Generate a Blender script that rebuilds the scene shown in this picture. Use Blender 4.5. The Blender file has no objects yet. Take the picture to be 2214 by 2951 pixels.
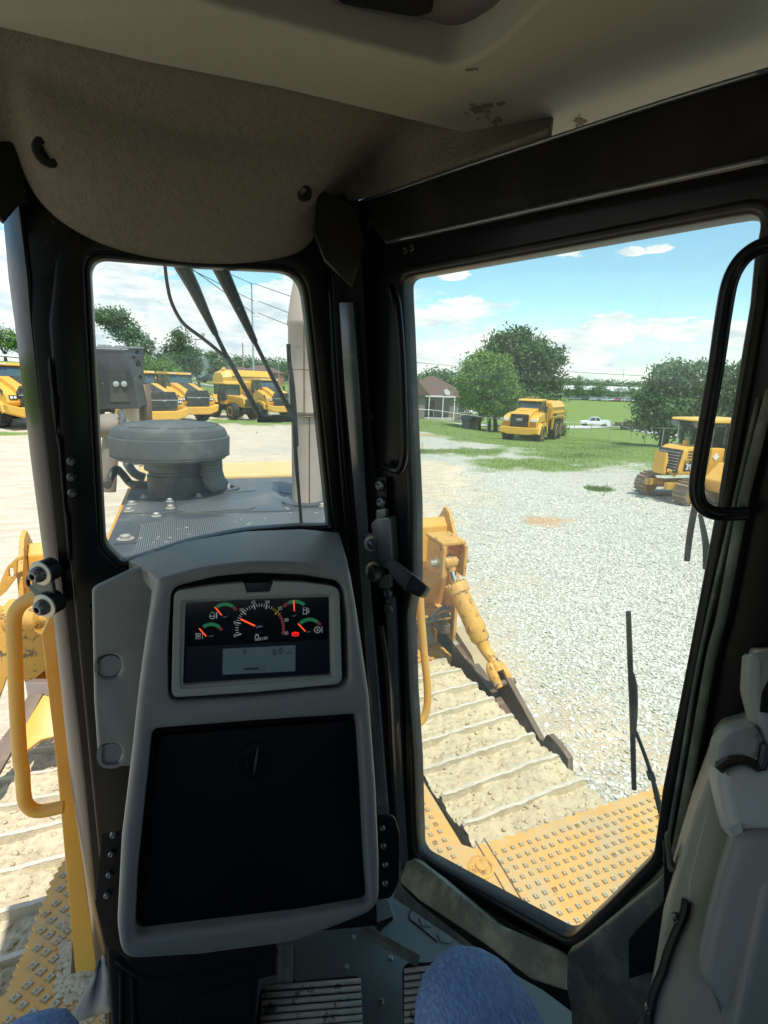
import bpy, math, random
import numpy as np
from math import sin, cos, tan, radians, pi, sqrt, atan2
from mathutils import Vector, Matrix, noise
from mathutils.geometry import tessellate_polygon
random.seed(7); rng = np.random.default_rng(7)
S = bpy.context.scene
COL = S.collection
# ------------------------------------------------------------------ camera
# machine frame: +Y is the nose of the bulldozer, +X its right side, ground at z=0
FPX, CXP, CYP = 1123.0, 830.0, 1106.0
YAW, PIT, ROL = radians(21.6), radians(13.8), radians(2.04)
CAM = np.array([0, 0, 3.8])
_f = np.array([sin(YAW)*cos(PIT), cos(YAW)*cos(PIT), -sin(PIT)])
_r0 = np.array([cos(YAW), -sin(YAW), 0.0]); _u0 = np.cross(_r0, _f)
_R = cos(ROL)*_r0 + sin(ROL)*_u0; _U = -sin(ROL)*_r0 + cos(ROL)*_u0
cd = bpy.data.cameras.new('camera'); cam = bpy.data.objects.new('camera', cd); COL.objects.link(cam)
cd.sensor_fit = 'HORIZONTAL'; cd.sensor_width = 36; cd.lens = 36*FPX/1660; cd.clip_start = 0.02; cd.clip_end = 6000
cam.matrix_world = Matrix(((_R[0], _U[0], -_f[0], 0), (_R[1], _U[1], -_f[1], 0), (_R[2], _U[2], -_f[2], 3.8), (0, 0, 0, 1)))
S.camera = cam
def ray(x, y): return _f + (x-CXP)/FPX*_R - (y-CYP)/FPX*_U
def hz(x, y, z): d = ray(x, y); return CAM + d*(z-CAM[2])/d[2]
def hy(x, y, Y): d = ray(x, y); return CAM + d*Y/d[1]
def hd(x, y, D): return CAM + ray(x, y)*D
def hp(x, y, P, N): d = ray(x, y); return CAM + d*(np.dot(np.array(P)-CAM, N)/np.dot(d, N))
def az(x, D, z=0.0, y=835):
    d = ray(x, y); h = sqrt(d[0]**2+d[1]**2); return np.array([d[0]/h*D, d[1]/h*D, z])
# ------------------------------------------------------------------ light
SUN_EL, SUN_AZ = radians(68), radians(175)      # azimuth clockwise from +Y
S.view_settings.view_transform = 'Standard'; S.view_settings.look = 'None'
S.view_settings.exposure = 0.5; S.view_settings.gamma = 1
S.cycles.max_bounces = 10; S.cycles.diffuse_bounces = 5; S.cycles.glossy_bounces = 4
S.cycles.transparent_max_bounces = 24; S.cycles.use_denoising = True
S.cycles.sample_clamp_indirect = 6
sd = bpy.data.lights.new('sun', 'SUN'); sun = bpy.data.objects.new('sun', sd); COL.objects.link(sun)
sd.energy = 3.6; sd.angle = radians(0.5); sd.color = (1, 0.95, 0.87)
sv = Vector((sin(SUN_AZ)*cos(SUN_EL), cos(SUN_AZ)*cos(SUN_EL), sin(SUN_EL)))
sun.rotation_euler = sv.to_track_quat('Z', 'Y').to_euler()
W = bpy.data.worlds.new('World'); S.world = W; W.use_nodes = True
nt = W.node_tree; nt.nodes.clear()
def N(t, k, **kw):
    n = t.nodes.new(k)
    for a, v in kw.items(): setattr(n, a, v)
    return n
def L(t, a, b): t.links.new(a, b)
def mathn(t, op, a, b=None, c=None, clamp=False):
    n = N(t, 'ShaderNodeMath', operation=op, use_clamp=clamp)
    for i, v in enumerate((a, b, c)):
        if v is None: continue
        if isinstance(v, (int, float)): n.inputs[i].default_value = v
        else: L(t, v, n.inputs[i])
    return n.outputs[0]
def mixc(t, fac, a, b, mode='MIX'):
    n = N(t, 'ShaderNodeMix', data_type='RGBA', blend_type=mode)
    for i, v in ((0, fac), (6, a), (7, b)):
        if isinstance(v, (int, float)): n.inputs[i].default_value = v
        elif isinstance(v, tuple): n.inputs[i].default_value = (*v, 1)[:4]
        else: L(t, v, n.inputs[i])
    return n.outputs[2]
def sstep(t, v, lo, hi, a=0.0, b=1.0):
    n = N(t, 'ShaderNodeMapRange', interpolation_type='SMOOTHSTEP')
    L(t, v, n.inputs[0])
    for i, q in ((1, lo), (2, hi), (3, a), (4, b)): n.inputs[i].default_value = q
    return n.outputs[0]
def noisen(t, vec, scale, detail=4, rough=0.55, dist=0.0):
    n = N(t, 'ShaderNodeTexNoise'); n.inputs['Scale'].default_value = scale
    n.inputs['Detail'].default_value = detail; n.inputs['Roughness'].default_value = rough
    n.inputs['Distortion'].default_value = dist
    if vec is not None: L(t, vec, n.inputs['Vector'])
    return n.outputs[0]
sky = N(nt, 'ShaderNodeTexSky', sky_type='NISHITA'); sky.sun_disc = False
sky.sun_elevation = SUN_EL; sky.sun_rotation = SUN_AZ; sky.air_density = 1.0; sky.dust_density = 0.4; sky.ozone_density = 1.6
tc = N(nt, 'ShaderNodeTexCoord'); sep = N(nt, 'ShaderNodeSeparateXYZ'); L(nt, tc.outputs['Generated'], sep.inputs[0])
mp = N(nt, 'ShaderNodeMapping'); mp.inputs['Scale'].default_value = (1, 1, 3.6); L(nt, tc.outputs['Generated'], mp.inputs[0])
c1n = noisen(nt, mp.outputs[0], 3.6, 8, 0.6, 0.25)
c2n = noisen(nt, mp.outputs[0], 16, 6, 0.6)
el = sep.outputs[2]
# cover falls with elevation and is heavier towards the left of the nose
cover = sstep(nt, el, 0.04, 0.23, 0.20, -0.12)
lef = mathn(nt, 'MULTIPLY', sep.outputs[0], 1.0)
leftb = sstep(nt, lef, -0.15, 0.55, 0.19, 0.0)
cl = mathn(nt, 'ADD', mathn(nt, 'ADD', c1n, cover), leftb)
cl = mathn(nt, 'ADD', cl, mathn(nt, 'MULTIPLY', mathn(nt, 'SUBTRACT', c2n, 0.5), 0.22))
cm = sstep(nt, cl, 0.60, 0.70)
# a few separate cumulus heads
def puff(px, py, rx, rz):
    d = Vector(ray(px, py)).normalized()
    v = N(nt, 'ShaderNodeVectorMath', operation='SUBTRACT'); L(nt, tc.outputs['Generated'], v.inputs[0]); v.inputs[1].default_value = d
    s = N(nt, 'ShaderNodeVectorMath', operation='MULTIPLY'); L(nt, v.outputs[0], s.inputs[0]); s.inputs[1].default_value = (1/rx, 1/rx, 1/rz)
    l = N(nt, 'ShaderNodeVectorMath', operation='LENGTH'); L(nt, s.outputs[0], l.inputs[0])
    q = mathn(nt, 'ADD', l.outputs['Value'], mathn(nt, 'MULTIPLY', mathn(nt, 'SUBTRACT', c2n, 0.5), 3.6))
    return sstep(nt, q, 0.72, 1.06, 1.0, 0.0)
for a in ((1310, 712, .055, .030), (1275, 728, .05, .018), (1455, 712, .065, .018), (1005, 655, .032, .010), (985, 590, .04, .018), (1235, 545, .030, .010),
          (1420, 538, .020, .007), (1370, 542, .02, .007), (230, 600, .08, .035), (620, 640, .08, .03), (940, 790, .10, .030), (1040, 740, .06, .022), (1590, 720, .05, .02)):
    cm = mathn(nt, 'MAXIMUM', cm, puff(*a))
haze_h = sstep(nt, el, 0.0, 0.16, 0.75, 0.0)
cm = mathn(nt, 'MAXIMUM', cm, haze_h)
shade = sstep(nt, noisen(nt, mp.outputs[0], 11, 7, .62), 0.34, 0.60)
cloudc = mixc(nt, shade, (5.4, 6.4, 7.1), (8.3, 8.6, 8.6))
skyc = mixc(nt, 1.0, sky.outputs[0], (1.30, 1.62, 1.50), 'MULTIPLY')
bg = N(nt, 'ShaderNodeBackground'); bg.inputs['Strength'].default_value = 0.10
L(nt, mixc(nt, cm, skyc, cloudc), bg.inputs['Color'])
wo = N(nt, 'ShaderNodeOutputWorld'); L(nt, bg.outputs[0], wo.inputs['Surface'])
# ------------------------------------------------------------------ materials
def mat(name, col, rough=0.6, metal=0.0, var=0.15, vscale=8.0, bump=0.0, bscale=60.0, dirt=0.0, dirtc=(0.42, 0.36, 0.26), dscale=5.0, dlo=0.5, coat=0.0, spec=0.5, rust=0.0, rustc=(0.09, 0.05, 0.03), rscale=14.0, rlo=0.56):
    m = bpy.data.materials.new(name); m.use_nodes = True; t = m.node_tree
    b = t.nodes['Principled BSDF']; tcn = N(t, 'ShaderNodeTexCoord'); v = tcn.outputs['Object']
    n1 = noisen(t, v, vscale, 5, 0.6)
    c = mixc(t, n1, tuple(x*(1-var) for x in col), tuple(min(1, x*(1+var)) for x in col))
    r = None
    if rust:
        n3 = noisen(t, v, rscale, 8, 0.7); f = mathn(t, 'MULTIPLY', sstep(t, n3, rlo, rlo+0.05), rust)
        c = mixc(t, f, c, rustc)
    if dirt:
        n2 = noisen(t, v, dscale, 8, 0.68, 0.3); f = mathn(t, 'MULTIPLY', sstep(t, n2, dlo-0.08, dlo+0.16), dirt)
        c = mixc(t, f, c, dirtc)
        r = mathn(t, 'ADD', mathn(t, 'MULTIPLY', f, 0.9-rough), rough)
    L(t, c, b.inputs['Base Color'])
    if r is not None: L(t, r, b.inputs['Roughness'])
    else: b.inputs['Roughness'].default_value = rough
    b.inputs['Metallic'].default_value = metal; b.inputs['Coat Weight'].default_value = coat
    b.inputs['Specular IOR Level'].default_value = spec
    if bump:
        bn = N(t, 'ShaderNodeBump'); bn.inputs['Strength'].default_value = bump; bn.inputs['Distance'].default_value = 0.01
        L(t, noisen(t, v, bscale, 6, 0.65), bn.inputs['Height']); L(t, bn.outputs[0], b.inputs['Normal'])
    return m
def emis(name, col, s, base=None):
    m = bpy.data.materials.new(name); m.use_nodes = True; b = m.node_tree.nodes['Principled BSDF']
    b.inputs['Base Color'].default_value = (*(base or col), 1); b.inputs['Emission Color'].default_value = (*col, 1); b.inputs['Emission Strength'].default_value = s
    b.inputs['Roughness'].default_value = .5
    return m
M = {}
M['black'] = mat('black_paint', (.003, .004, .005), .30, spec=.22, var=.3, vscale=3, dirt=.015, dscale=7, dlo=.58, bump=.05, bscale=9)
M['gloss'] = mat('gloss_black_paint', (.012, .013, .014), .15, var=.3, bump=.04, bscale=14, coat=.0, spec=.10, rust=.5, rustc=(.02,.02,.02), rscale=6, rlo=.68)
M['strip'] = mat('sky_tinted_black_strip', (.050, .064, .072), .18, var=.2, bump=.03, bscale=20, spec=1.0, dirt=.2, dlo=.6)  # black gloss with the sky's bluish reflection tinted into the base colour
M['rubber'] = mat('black_rubber', (.008, .009, .009), .42, var=.2, dirt=.08, dlo=.6, spec=.4)
M['matte'] = mat('matte_black', (.003, .0035, .004), .75, var=.3, spec=.2)
M['sill'] = mat('dusty_sill', (.17, .175, .13), .6, var=.25, dirt=.8, dirtc=(.40, .41, .30), dscale=16, dlo=.50, rust=.8, rustc=(.04,.045,.04), rscale=12, rlo=.62, bump=.35, bscale=40)
M['sill2'] = mat('dusty_sill_dark', (.085, .098, .080), .65, var=.3, dirt=.7, dirtc=(.25, .275, .21), dscale=15, dlo=.50, bump=.25, bscale=40)
M['grey'] = mat('grey_moulded_plastic', (.20, .212, .20), .46, var=.06, vscale=2, bump=.12, bscale=420, dirt=.3, dirtc=(.3,.3,.27), dlo=.56)
M['bezel'] = mat('light_grey_bezel', (.29, .32, .28), .45, var=.04, bump=.08, bscale=420)
M['fabric'] = mat('tan_fabric', (.185, .17, .125), .95, var=.38, vscale=110, bump=1.0, bscale=260, dirt=.25, dirtc=(.16, .14, .10), dscale=2.2, dlo=.5)
M['vinyl'] = mat('beige_headliner_vinyl', (.245, .25, .205), .75, var=.08, vscale=3, bump=.12, bscale=160, dirt=.0)
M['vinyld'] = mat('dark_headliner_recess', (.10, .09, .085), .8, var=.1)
M['smudge'] = mat('smudge', (.05, .045, .035), .95)
M['yel'] = mat('yellow_paint', (.72, .36, .045), .42, var=.12, dirt=.35, dirtc=(.52, .34, .14), dscale=3, dlo=.55, rust=.6, rustc=(.16,.08,.04), rscale=9, rlo=.68)
M['yelclean'] = mat('yellow_tube_paint', (.70, .39, .075), .38, var=.08, dirt=.2, dirtc=(.50, .34, .16), dscale=6, dlo=.58, rust=.6, rustc=(.14,.09,.05), rscale=10, rlo=.70)
M['yelworn'] = mat('worn_yellow_paint', (.66, .36, .07), .5, var=.15, dirt=.4, dirtc=(.45, .33, .18), dscale=9, dlo=.55, rust=.95, rustc=(.13, .075, .045), rscale=16, rlo=.56, bump=.2, bscale=40)
M['tread'] = mat('tread_plate_yellow', (.68, .39, .11), .6, var=.14, vscale=10, dirt=.75, dirtc=(.50, .42, .26), dscale=6, dlo=.50, rust=.5, rustc=(.28, .20, .12), rscale=22, rlo=.62, bump=.15, bscale=80)
M['stud'] = mat('shaded_dirty_studs', (.40, .27, .11), .6, var=.35, vscale=50, dirt=.6, dirtc=(.22,.18,.11), dscale=30, dlo=.45)  # darker than the plate to paint in the studs' shadowed outline, plus dirt
M['studw'] = mat('worn_tread_studs', (.50, .46, .35), .45, var=.35, vscale=60, dirt=.4, dlo=.5)
M['rustst'] = mat('rusty_steel', (.15, .10, .065), .55, var=.3, vscale=5, dirt=.55, dirtc=(.40, .33, .24), dscale=9, dlo=.60, bump=.2, bscale=50)
M['polish'] = mat('worn_bright_steel', (.45, .45, .43), .35, metal=.7, var=.2, dirt=.4, dlo=.5)
M['mud'] = mat('dried_mud_steel', (.47, .40, .27), .9, var=.15, vscale=4, dirt=.75, dirtc=(.60, .53, .38), dscale=9, dlo=.48, bump=1.0, bscale=55)
M['mudedge'] = mat('scraped_grouser_edge', (.62, .58, .48), .6, var=.12, vscale=20, dirt=.4, dirtc=(.5,.42,.28), dlo=.55)
M['chrome'] = mat('chrome_rod', (.75, .78, .78), .12, metal=1, var=.03)
M['steel'] = mat('bolt_steel', (.16, .17, .17), .32, metal=.85, var=.2)
M['zinc'] = mat('zinc_washer', (.42, .42, .36), .4, metal=.6, var=.15)
M['hood'] = mat('dusty_hood_panel', (.060, .070, .080), .42, var=.18, vscale=4, dirt=.4, dirtc=(.30, .29, .27), dscale=3, dlo=.5, bump=.05)
M['cap'] = mat('grey_rubber_cap', (.078, .088, .088), .7, var=.12, dirt=.35, dirtc=(.24, .24, .22), dscale=8, dlo=.55, bump=.08, bscale=50)
M['creamy'] = mat('sun_faded_yellow', (.72, .50, .20), .6, var=.12, dirt=.5, dirtc=(.62, .52, .34), dscale=9, dlo=.48)
M['exh'] = mat('heat_stained_pipe', (.54, .44, .36), .6, var=.15, vscale=6, dirt=.55, dirtc=(.50, .43, .36), dscale=4, dlo=.5, rust=.5, rustc=(.30, .17, .10), rscale=7, rlo=.6)
M['mat'] = mat('rubber_floor_mat', (.13, .145, .12), .6, var=.12, dirt=.4, dirtc=(.17, .18, .15), dscale=9, dlo=.6, bump=.15, bscale=150)
M['rib'] = mat('worn_pedal_rib', (.46, .42, .34), .55, var=.3, vscale=40, rust=.85, rustc=(.03,.028,.025), rscale=35, rlo=.55)
M['tanp'] = mat('tan_side_panel', (.36, .345, .27), .55, var=.06, vscale=3, bump=.08, bscale=300, dirt=.3, dirtc=(.26,.24,.16), dlo=.55)
M['grey2'] = mat('grey_console_plastic', (.19, .215, .205), .55, var=.05, bump=.15, bscale=420)
M['silver'] = mat('zinc_latch', (.20, .21, .20), .38, metal=.6, var=.12, dirt=.25, dlo=.55)
M['lever'] = mat('dark_lever_grip', (.045, .052, .052), .35, var=.2, dirt=.3, dirtc=(.18,.19,.18), dscale=20, dlo=.55)
M['tyre'] = mat('tyre_rubber', (.035, .035, .035), .85, var=.2, dirt=.5, dirtc=(.24, .21, .17), dscale=3, dlo=.55)
M['dk'] = mat('dark_machine_parts', (.02, .021, .022), .5, var=.3, dirt=.2)
M['wind'] = mat('far_cab_glass', (.06, .10, .11), .08, var=.3, spec=.9, vscale=2)
M['wh'] = mat('white_paint', (.78, .79, .80), .4, var=.05)
M['lamp'] = mat('lamp_glass', (.75, .78, .8), .15, var=.1, spec=.9)
M['yfar'] = mat('machine_yellow', (.74, .41, .06), .38, var=.10, vscale=1.5, dirt=.2, dirtc=(.50, .35, .15), dscale=1.6, dlo=.6)
M['yfar2'] = mat('machine_yellow_pale', (.80, .50, .10), .4, var=.08, vscale=1.5)
M['vent'] = mat('orange_vent_panel', (.75, .42, .10), .5, var=.08)
M['mudg'] = mat('muddy_grouser', (.60, .52, .36), .85, var=.15, vscale=8, dirt=.6, dirtc=(.40, .33, .22), dscale=14, dlo=.5, bump=.8, bscale=45)
M['bark'] = mat('bark', (.10, .08, .06), .9, var=.3, bump=.5, bscale=12)
M['brick'] = mat('pale_brick', (.22, .20, .175), .85, var=.15, vscale=6)
M['redbrick'] = mat('red_brick', (.36, .16, .12), .85, var=.15, vscale=2)
M['roofb'] = mat('brown_shingle', (.13, .085, .07), .9, var=.2, vscale=3, bump=.2)
M['roofg'] = mat('grey_shingle', (.30, .33, .33), .9, var=.12, vscale=3)
M['pole'] = mat('weathered_pole', (.32, .28, .22), .85, var=.15)
M['galv'] = mat('galvanised_steel', (.45, .48, .48), .5, metal=.3, var=.1)
M['wire'] = mat('wire', (.05, .055, .06), .6)
M['wirep'] = mat('pale_wire', (.35, .38, .36), .6)
M['screen'] = mat('display_screen_glass', (.005, .008, .013), .12, var=.2, vscale=3, spec=.6)
def denim():
    m = mat('blue_denim', (.105, .20, .41), .92, var=.30, vscale=9, bump=.0)
    t = m.node_tree; b = t.nodes['Principled BSDF']; v = N(t, 'ShaderNodeTexCoord').outputs['Object']
    mpn = N(t, 'ShaderNodeMapping'); mpn.inputs['Scale'].default_value = (520, 90, 90); mpn.inputs['Rotation'].default_value = (0.2, .3, -.45); L(t, v, mpn.inputs[0])
    n = noisen(t, mpn.outputs[0], 1.0, 3, .7)
    old = b.inputs['Base Color'].links[0].from_socket
    L(t, mixc(t, sstep(t, n, .38, .66), old, mixc(t, 1.0, old, (1.9, 1.75, 1.5), 'MULTIPLY')), b.inputs['Base Color'])
    fm = N(t, 'ShaderNodeMapping'); fm.inputs['Scale'].default_value = (20, 7, 26); fm.inputs['Rotation'].default_value = (.3, .2, .5); L(t, v, fm.inputs[0])
    fo = noisen(t, fm.outputs[0], 1.0, 3, .5, .6)
    bn = N(t, 'ShaderNodeBump'); bn.inputs['Strength'].default_value = .8; bn.inputs['Distance'].default_value = .012; L(t, mathn(t, 'ADD', mathn(t, 'MULTIPLY', n, .10), fo), bn.inputs['Height']); L(t, bn.outputs[0], b.inputs['Normal'])
    return m
M['denim'] = denim()
def perf():
    m = bpy.data.materials.new('perforated_mesh'); m.use_nodes = True; t = m.node_tree; b = t.nodes['Principled BSDF']
    v = N(t, 'ShaderNodeTexCoord').outputs['Object']
    w = N(t, 'ShaderNodeTexWave', wave_type='BANDS', bands_direction='X'); w.inputs['Scale'].default_value = 48; L(t, v, w.inputs[0])
    w2 = N(t, 'ShaderNodeTexWave', wave_type='BANDS', bands_direction='Y'); w2.inputs['Scale'].default_value = 17; L(t, v, w2.inputs[0])
    f = sstep(t, mathn(t, 'MULTIPLY', w.outputs['Fac'], mathn(t, 'ADD', mathn(t, 'MULTIPLY', w2.outputs['Fac'], .5), .5)), .25, .55)
    L(t, mixc(t, f, (.012, .013, .015), (.20, .215, .225)), b.inputs['Base Color']); b.inputs['Roughness'].default_value = .5
    return m
M['perf'] = perf()
def glass(name, dust, spots, tint=(1, 1, 1), refl=1.0):
    m = bpy.data.materials.new(name); m.use_nodes = True; t = m.node_tree; t.nodes.remove(t.nodes['Principled BSDF'])
    out = t.nodes['Material Output']; tr = N(t, 'ShaderNodeBsdfTransparent'); tr.inputs[0].default_value = (*tint, 1)
    gl = N(t, 'ShaderNodeBsdfGlossy'); gl.inputs['Roughness'].default_value = .02
    df = N(t, 'ShaderNodeBsdfDiffuse'); df.inputs[0].default_value = (.80, .86, .80, 1)
    tl = N(t, 'ShaderNodeBsdfTranslucent'); tl.inputs[0].default_value = (.80, .86, .80, 1)
    ad = N(t, 'ShaderNodeMixShader'); ad.inputs[0].default_value = .6; L(t, df.outputs[0], ad.inputs[1]); L(t, tl.outputs[0], ad.inputs[2])
    v = N(t, 'ShaderNodeTexCoord').outputs['Object']
    n1 = sstep(t, noisen(t, v, 3.5, 6, .65, .4), .42, .80, 0, dust)
    sc = N(t, 'ShaderNodeMapping'); sc.inputs['Scale'].default_value = (26, 26, 5); L(t, v, sc.inputs[0])
    n2 = sstep(t, noisen(t, sc.outputs[0], 1, 4, .6), .60, .80, 0, dust*.8)
    n3 = sstep(t, noisen(t, v, 85, 2, .5), .755, .79, 0, spots)
    f = mathn(t, 'ADD', mathn(t, 'ADD', mathn(t, 'ADD', n1, dust*.42), n2), n3, clamp=True)
    a = N(t, 'ShaderNodeMixShader'); L(t, f, a.inputs[0]); L(t, tr.outputs[0], a.inputs[1]); L(t, ad.outputs[0], a.inputs[2])
    lw = N(t, 'ShaderNodeLayerWeight'); lw.inputs[0].default_value = .5; fr5 = mathn(t, 'ADD', mathn(t, 'MULTIPLY', mathn(t, 'POWER', lw.outputs['Facing'], 5.0), .9), .035)
    b = N(t, 'ShaderNodeMixShader'); L(t, mathn(t, 'MULTIPLY', fr5, refl*.35), b.inputs[0]); L(t, a.outputs[0], b.inputs[1]); L(t, gl.outputs[0], b.inputs[2])
    L(t, b.outputs[0], out.inputs[0]); return m
M['glass'] = glass('dusty_window_glass', .11, .45, (.985, 1, .98))
M['glassd'] = glass('dusty_door_glass', .10, .4, (.985, 1, .96))
M['hose'] = mat('light_hose', (.22, .22, .20), .6)
M['pane'] = glass('cab_pane_far', .04, 0, (.35, .42, .42))
def leafm(name, a, b_):
    m = bpy.data.materials.new(name); m.use_nodes = True; t = m.node_tree; b = t.nodes['Principled BSDF']
    g = N(t, 'ShaderNodeNewGeometry'); c = mixc(t, g.outputs['Random Per Island'], a, b_); L(t, c, b.inputs['Base Color'])
    b.inputs['Roughness'].default_value = .7
    tl = N(t, 'ShaderNodeBsdfTranslucent'); L(t, c, tl.inputs[0]); mx = N(t, 'ShaderNodeMixShader'); mx.inputs[0].default_value = .25
    L(t, b.outputs[0], mx.inputs[1]); L(t, tl.outputs[0], mx.inputs[2]); L(t, mx.outputs[0], t.nodes['Material Output'].inputs[0]); return m
M['leafd'] = leafm('dark_foliage', (.05, .115, .045), (.15, .25, .09))
M['leafm'] = leafm('mid_foliage', (.09, .20, .04), (.23, .39, .09))
M['leafb'] = leafm('blue_green_foliage', (.065, .135, .065), (.17, .27, .12))
M['blade'] = leafm('grass_blades', (.10, .17, .04), (.22, .30, .09))
# ------------------------------------------------------------------ mesh helpers
def meta(o, label=None, cat=None, group=None, kind=None):
    if label: o['label'] = label
    if cat: o['category'] = cat
    if group: o['group'] = group
    if kind: o['kind'] = kind
    return o
def thing(name, label, cat, loc=(0, 0, 0), rz=0.0, group=None):
    o = bpy.data.objects.new(name, None); COL.objects.link(o); o.location = loc; o.rotation_euler = (0, 0, rz)
    return meta(o, label, cat, group)
def copy_tree(o, parent=None):
    c = o.copy(); COL.objects.link(c); c.parent = parent
    for ch in list(o.children): copy_tree(ch, c)
    return c
class MB:
    def __init__(s): s.v = []; s.f = []
    def add(s, vs, fs):
        b = len(s.v); s.v += [tuple(map(float, q)) for q in vs]; s.f += [tuple(i+b for i in q) for q in fs]; return s
    def box(s, c, d, R=None, taper=1.0):
        c = np.array(c, float); vs = []
        for z in (-.5, .5):
            k = taper if z > 0 else 1
            for x, y in ((-.5, -.5), (.5, -.5), (.5, .5), (-.5, .5)):
                p = np.array([x*d[0]*k, y*d[1]*k, z*d[2]])
                if R is not None: p = R @ p
                vs.append(c+p)
        return s.add(vs, [(3, 2, 1, 0), (4, 5, 6, 7), (0, 1, 5, 4), (1, 2, 6, 5), (2, 3, 7, 6), (3, 0, 4, 7)])
    def ring(s, rings, cap0=True, cap1=True, closed=True):
        n = len(rings[0]); vs = [p for r in rings for p in r]; fs = []
        for i in range(len(rings)-1):
            for j in range(n if closed else n-1):
                k = (j+1) % n; fs.append((i*n+j, i*n+k, (i+1)*n+k, (i+1)*n+j))
        if cap0: fs.append(tuple(range(n-1, -1, -1)))
        if cap1: fs.append(tuple((len(rings)-1)*n+j for j in range(n)))
        return s.add(vs, fs)
    def tube(s, pts, r, n=10, smooth=0, flat=1.0):
        pts = [np.array(p, float) for p in pts]; rs = list(r) if hasattr(r, '__len__') else [r]*len(pts)
        if smooth:
            P, Q = [], []
            for i in range(len(pts)-1):
                p0, p1, p2, p3 = pts[max(i-1, 0)], pts[i], pts[i+1], pts[min(i+2, len(pts)-1)]
                for k in range(smooth):
                    t = k/smooth
                    P.append(.5*((2*p1)+(-p0+p2)*t+(2*p0-5*p1+4*p2-p3)*t*t+(-p0+3*p1-3*p2+p3)*t**3)); Q.append(rs[i]*(1-t)+rs[i+1]*t)
            P.append(pts[-1]); Q.append(rs[-1]); pts, rs = P, Q
        rings = []; up = None
        for i, p in enumerate(pts):
            t = pts[min(i+1, len(pts)-1)]-pts[max(i-1, 0)]; t = t/(np.linalg.norm(t)+1e-12)
            if up is None:
                a = np.array([0, 0, 1.]) if abs(t[2]) < .9 else np.array([1., 0, 0]); up = a-t*np.dot(a, t)
            else: up = up-t*np.dot(up, t)
            up /= np.linalg.norm(up); sd_ = np.cross(t, up)
            rings.append([p+rs[i]*(cos(2*pi*j/n)*sd_+sin(2*pi*j/n)*flat*up) for j in range(n)])
        return s.ring(rings)
    def lathe(s, c, prof, n=32, axis=(0, 0, 1)):
        c = np.array(c, float); a = np.array(axis, float); a /= np.linalg.norm(a)
        q = np.array([1., 0, 0]) if abs(a[0]) < .9 else np.array([0, 1., 0]); u = q-a*np.dot(a, q); u /= np.linalg.norm(u); w = np.cross(a, u)
        return s.ring([[c+a*h+r*(cos(2*pi*j/n)*u+sin(2*pi*j/n)*w) for j in range(n)] for r, h in prof])
    def sphere(s, c, r, nu=12, nv=8, sc=(1, 1, 1)):
        c = np.array(c, float)
        return s.ring([[c+np.array([sin(pi*i/nv)*cos(2*pi*j/nu)*sc[0], sin(pi*i/nv)*sin(2*pi*j/nu)*sc[1], -cos(pi*i/nv)*sc[2]])*r for j in range(nu)] for i in range(nv+1)], False, False)
    def hull(s, poly, x0, x1, ax=0, w=None):
        """prism: poly of (a,b) in the plane normal to axis ax, from x0 to x1; w: optional inset list"""
        def mk(x, i, p):
            if ax == 0: return (x, p[0], p[1])
            if ax == 1: return (p[0], x, p[1])
            return (p[0], p[1], x)
        r0 = [mk(x0*(1 if w is None else w[i]), i, p) for i, p in enumerate(poly)]
        r1 = [mk(x1*(1 if w is None else w[i]), i, p) for i, p in enumerate(poly)]
        return s.ring([r0, r1])
    def build(s, name, m, parent=None, label=None, smooth=False, cat=None, group=None, kind=None, ang=40, bev=0):
        me = bpy.data.meshes.new(name); me.from_pydata(s.v, [], s.f); me.materials.append(M[m] if isinstance(m, str) else m)
        me.validate(); o = bpy.data.objects.new(name, me); COL.objects.link(o)
        import bmesh
        bm = bmesh.new(); bm.from_mesh(me)
        if smooth or bev or len(s.f) < 4000: bmesh.ops.recalc_face_normals(bm, faces=bm.faces)
        if bev:
            es = [e for e in bm.edges if len(e.link_faces) == 2 and e.calc_face_angle(0) > radians(25)]
            bmesh.ops.bevel(bm, geom=es, offset=bev, segments=2, affect='EDGES', clamp_overlap=True, profile=.5)
        if smooth:
            for f in bm.faces: f.smooth = True
            for e in bm.edges: e.smooth = not (len(e.link_faces) == 2 and e.calc_face_angle(0) > radians(ang))
        bm.to_mesh(me); bm.free()
        if parent: o.parent = parent
        return meta(o, label, cat, group, kind)
def rp(pts, seg=6):
    """round the corners of a pixel polygon; points are (x,y) or (x,y,r)"""
    out = []; n = len(pts)
    for i, p in enumerate(pts):
        r = p[2] if len(p) > 2 else 0; c = np.array(p[:2], float)
        if not r: out.append(tuple(c)); continue
        a = np.array(pts[i-1][:2], float)-c; b = np.array(pts[(i+1) % n][:2], float)-c
        la, lb = np.linalg.norm(a), np.linalg.norm(b); q = min(r, la*.48, lb*.48); a = c+a/la*q; b = c+b/lb*q
        for k in range(seg+1):
            t = k/seg; out.append(tuple((1-t)**2*a+2*t*(1-t)*c+t*t*b))
    return out
class Plane:
    def __init__(s, P, N_):
        s.P = np.array(P, float); n = np.array(N_, float); s.N = n/np.linalg.norm(n)
        u = np.cross(np.array([0, 0, 1.]), s.N) if abs(s.N[2]) < .95 else np.array([1., 0, 0])
        u -= s.N*np.dot(u, s.N); s.u = u/np.linalg.norm(u); s.v = np.cross(s.N, s.u)
    def hit(s, x, y, off=0.0): return hp(x, y, s.P+s.N*off, s.N)
    def to2(s, p): q = np.array(p)-s.P; return np.array([np.dot(q, s.u), np.dot(q, s.v)])
    def to3(s, q, h=0.0): return s.P+s.u*q[0]+s.v*q[1]+s.N*h
def area2(p): return .5*sum(p[i-1][0]*p[i][1]-p[i][0]*p[i-1][1] for i in range(len(p)))
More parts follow.
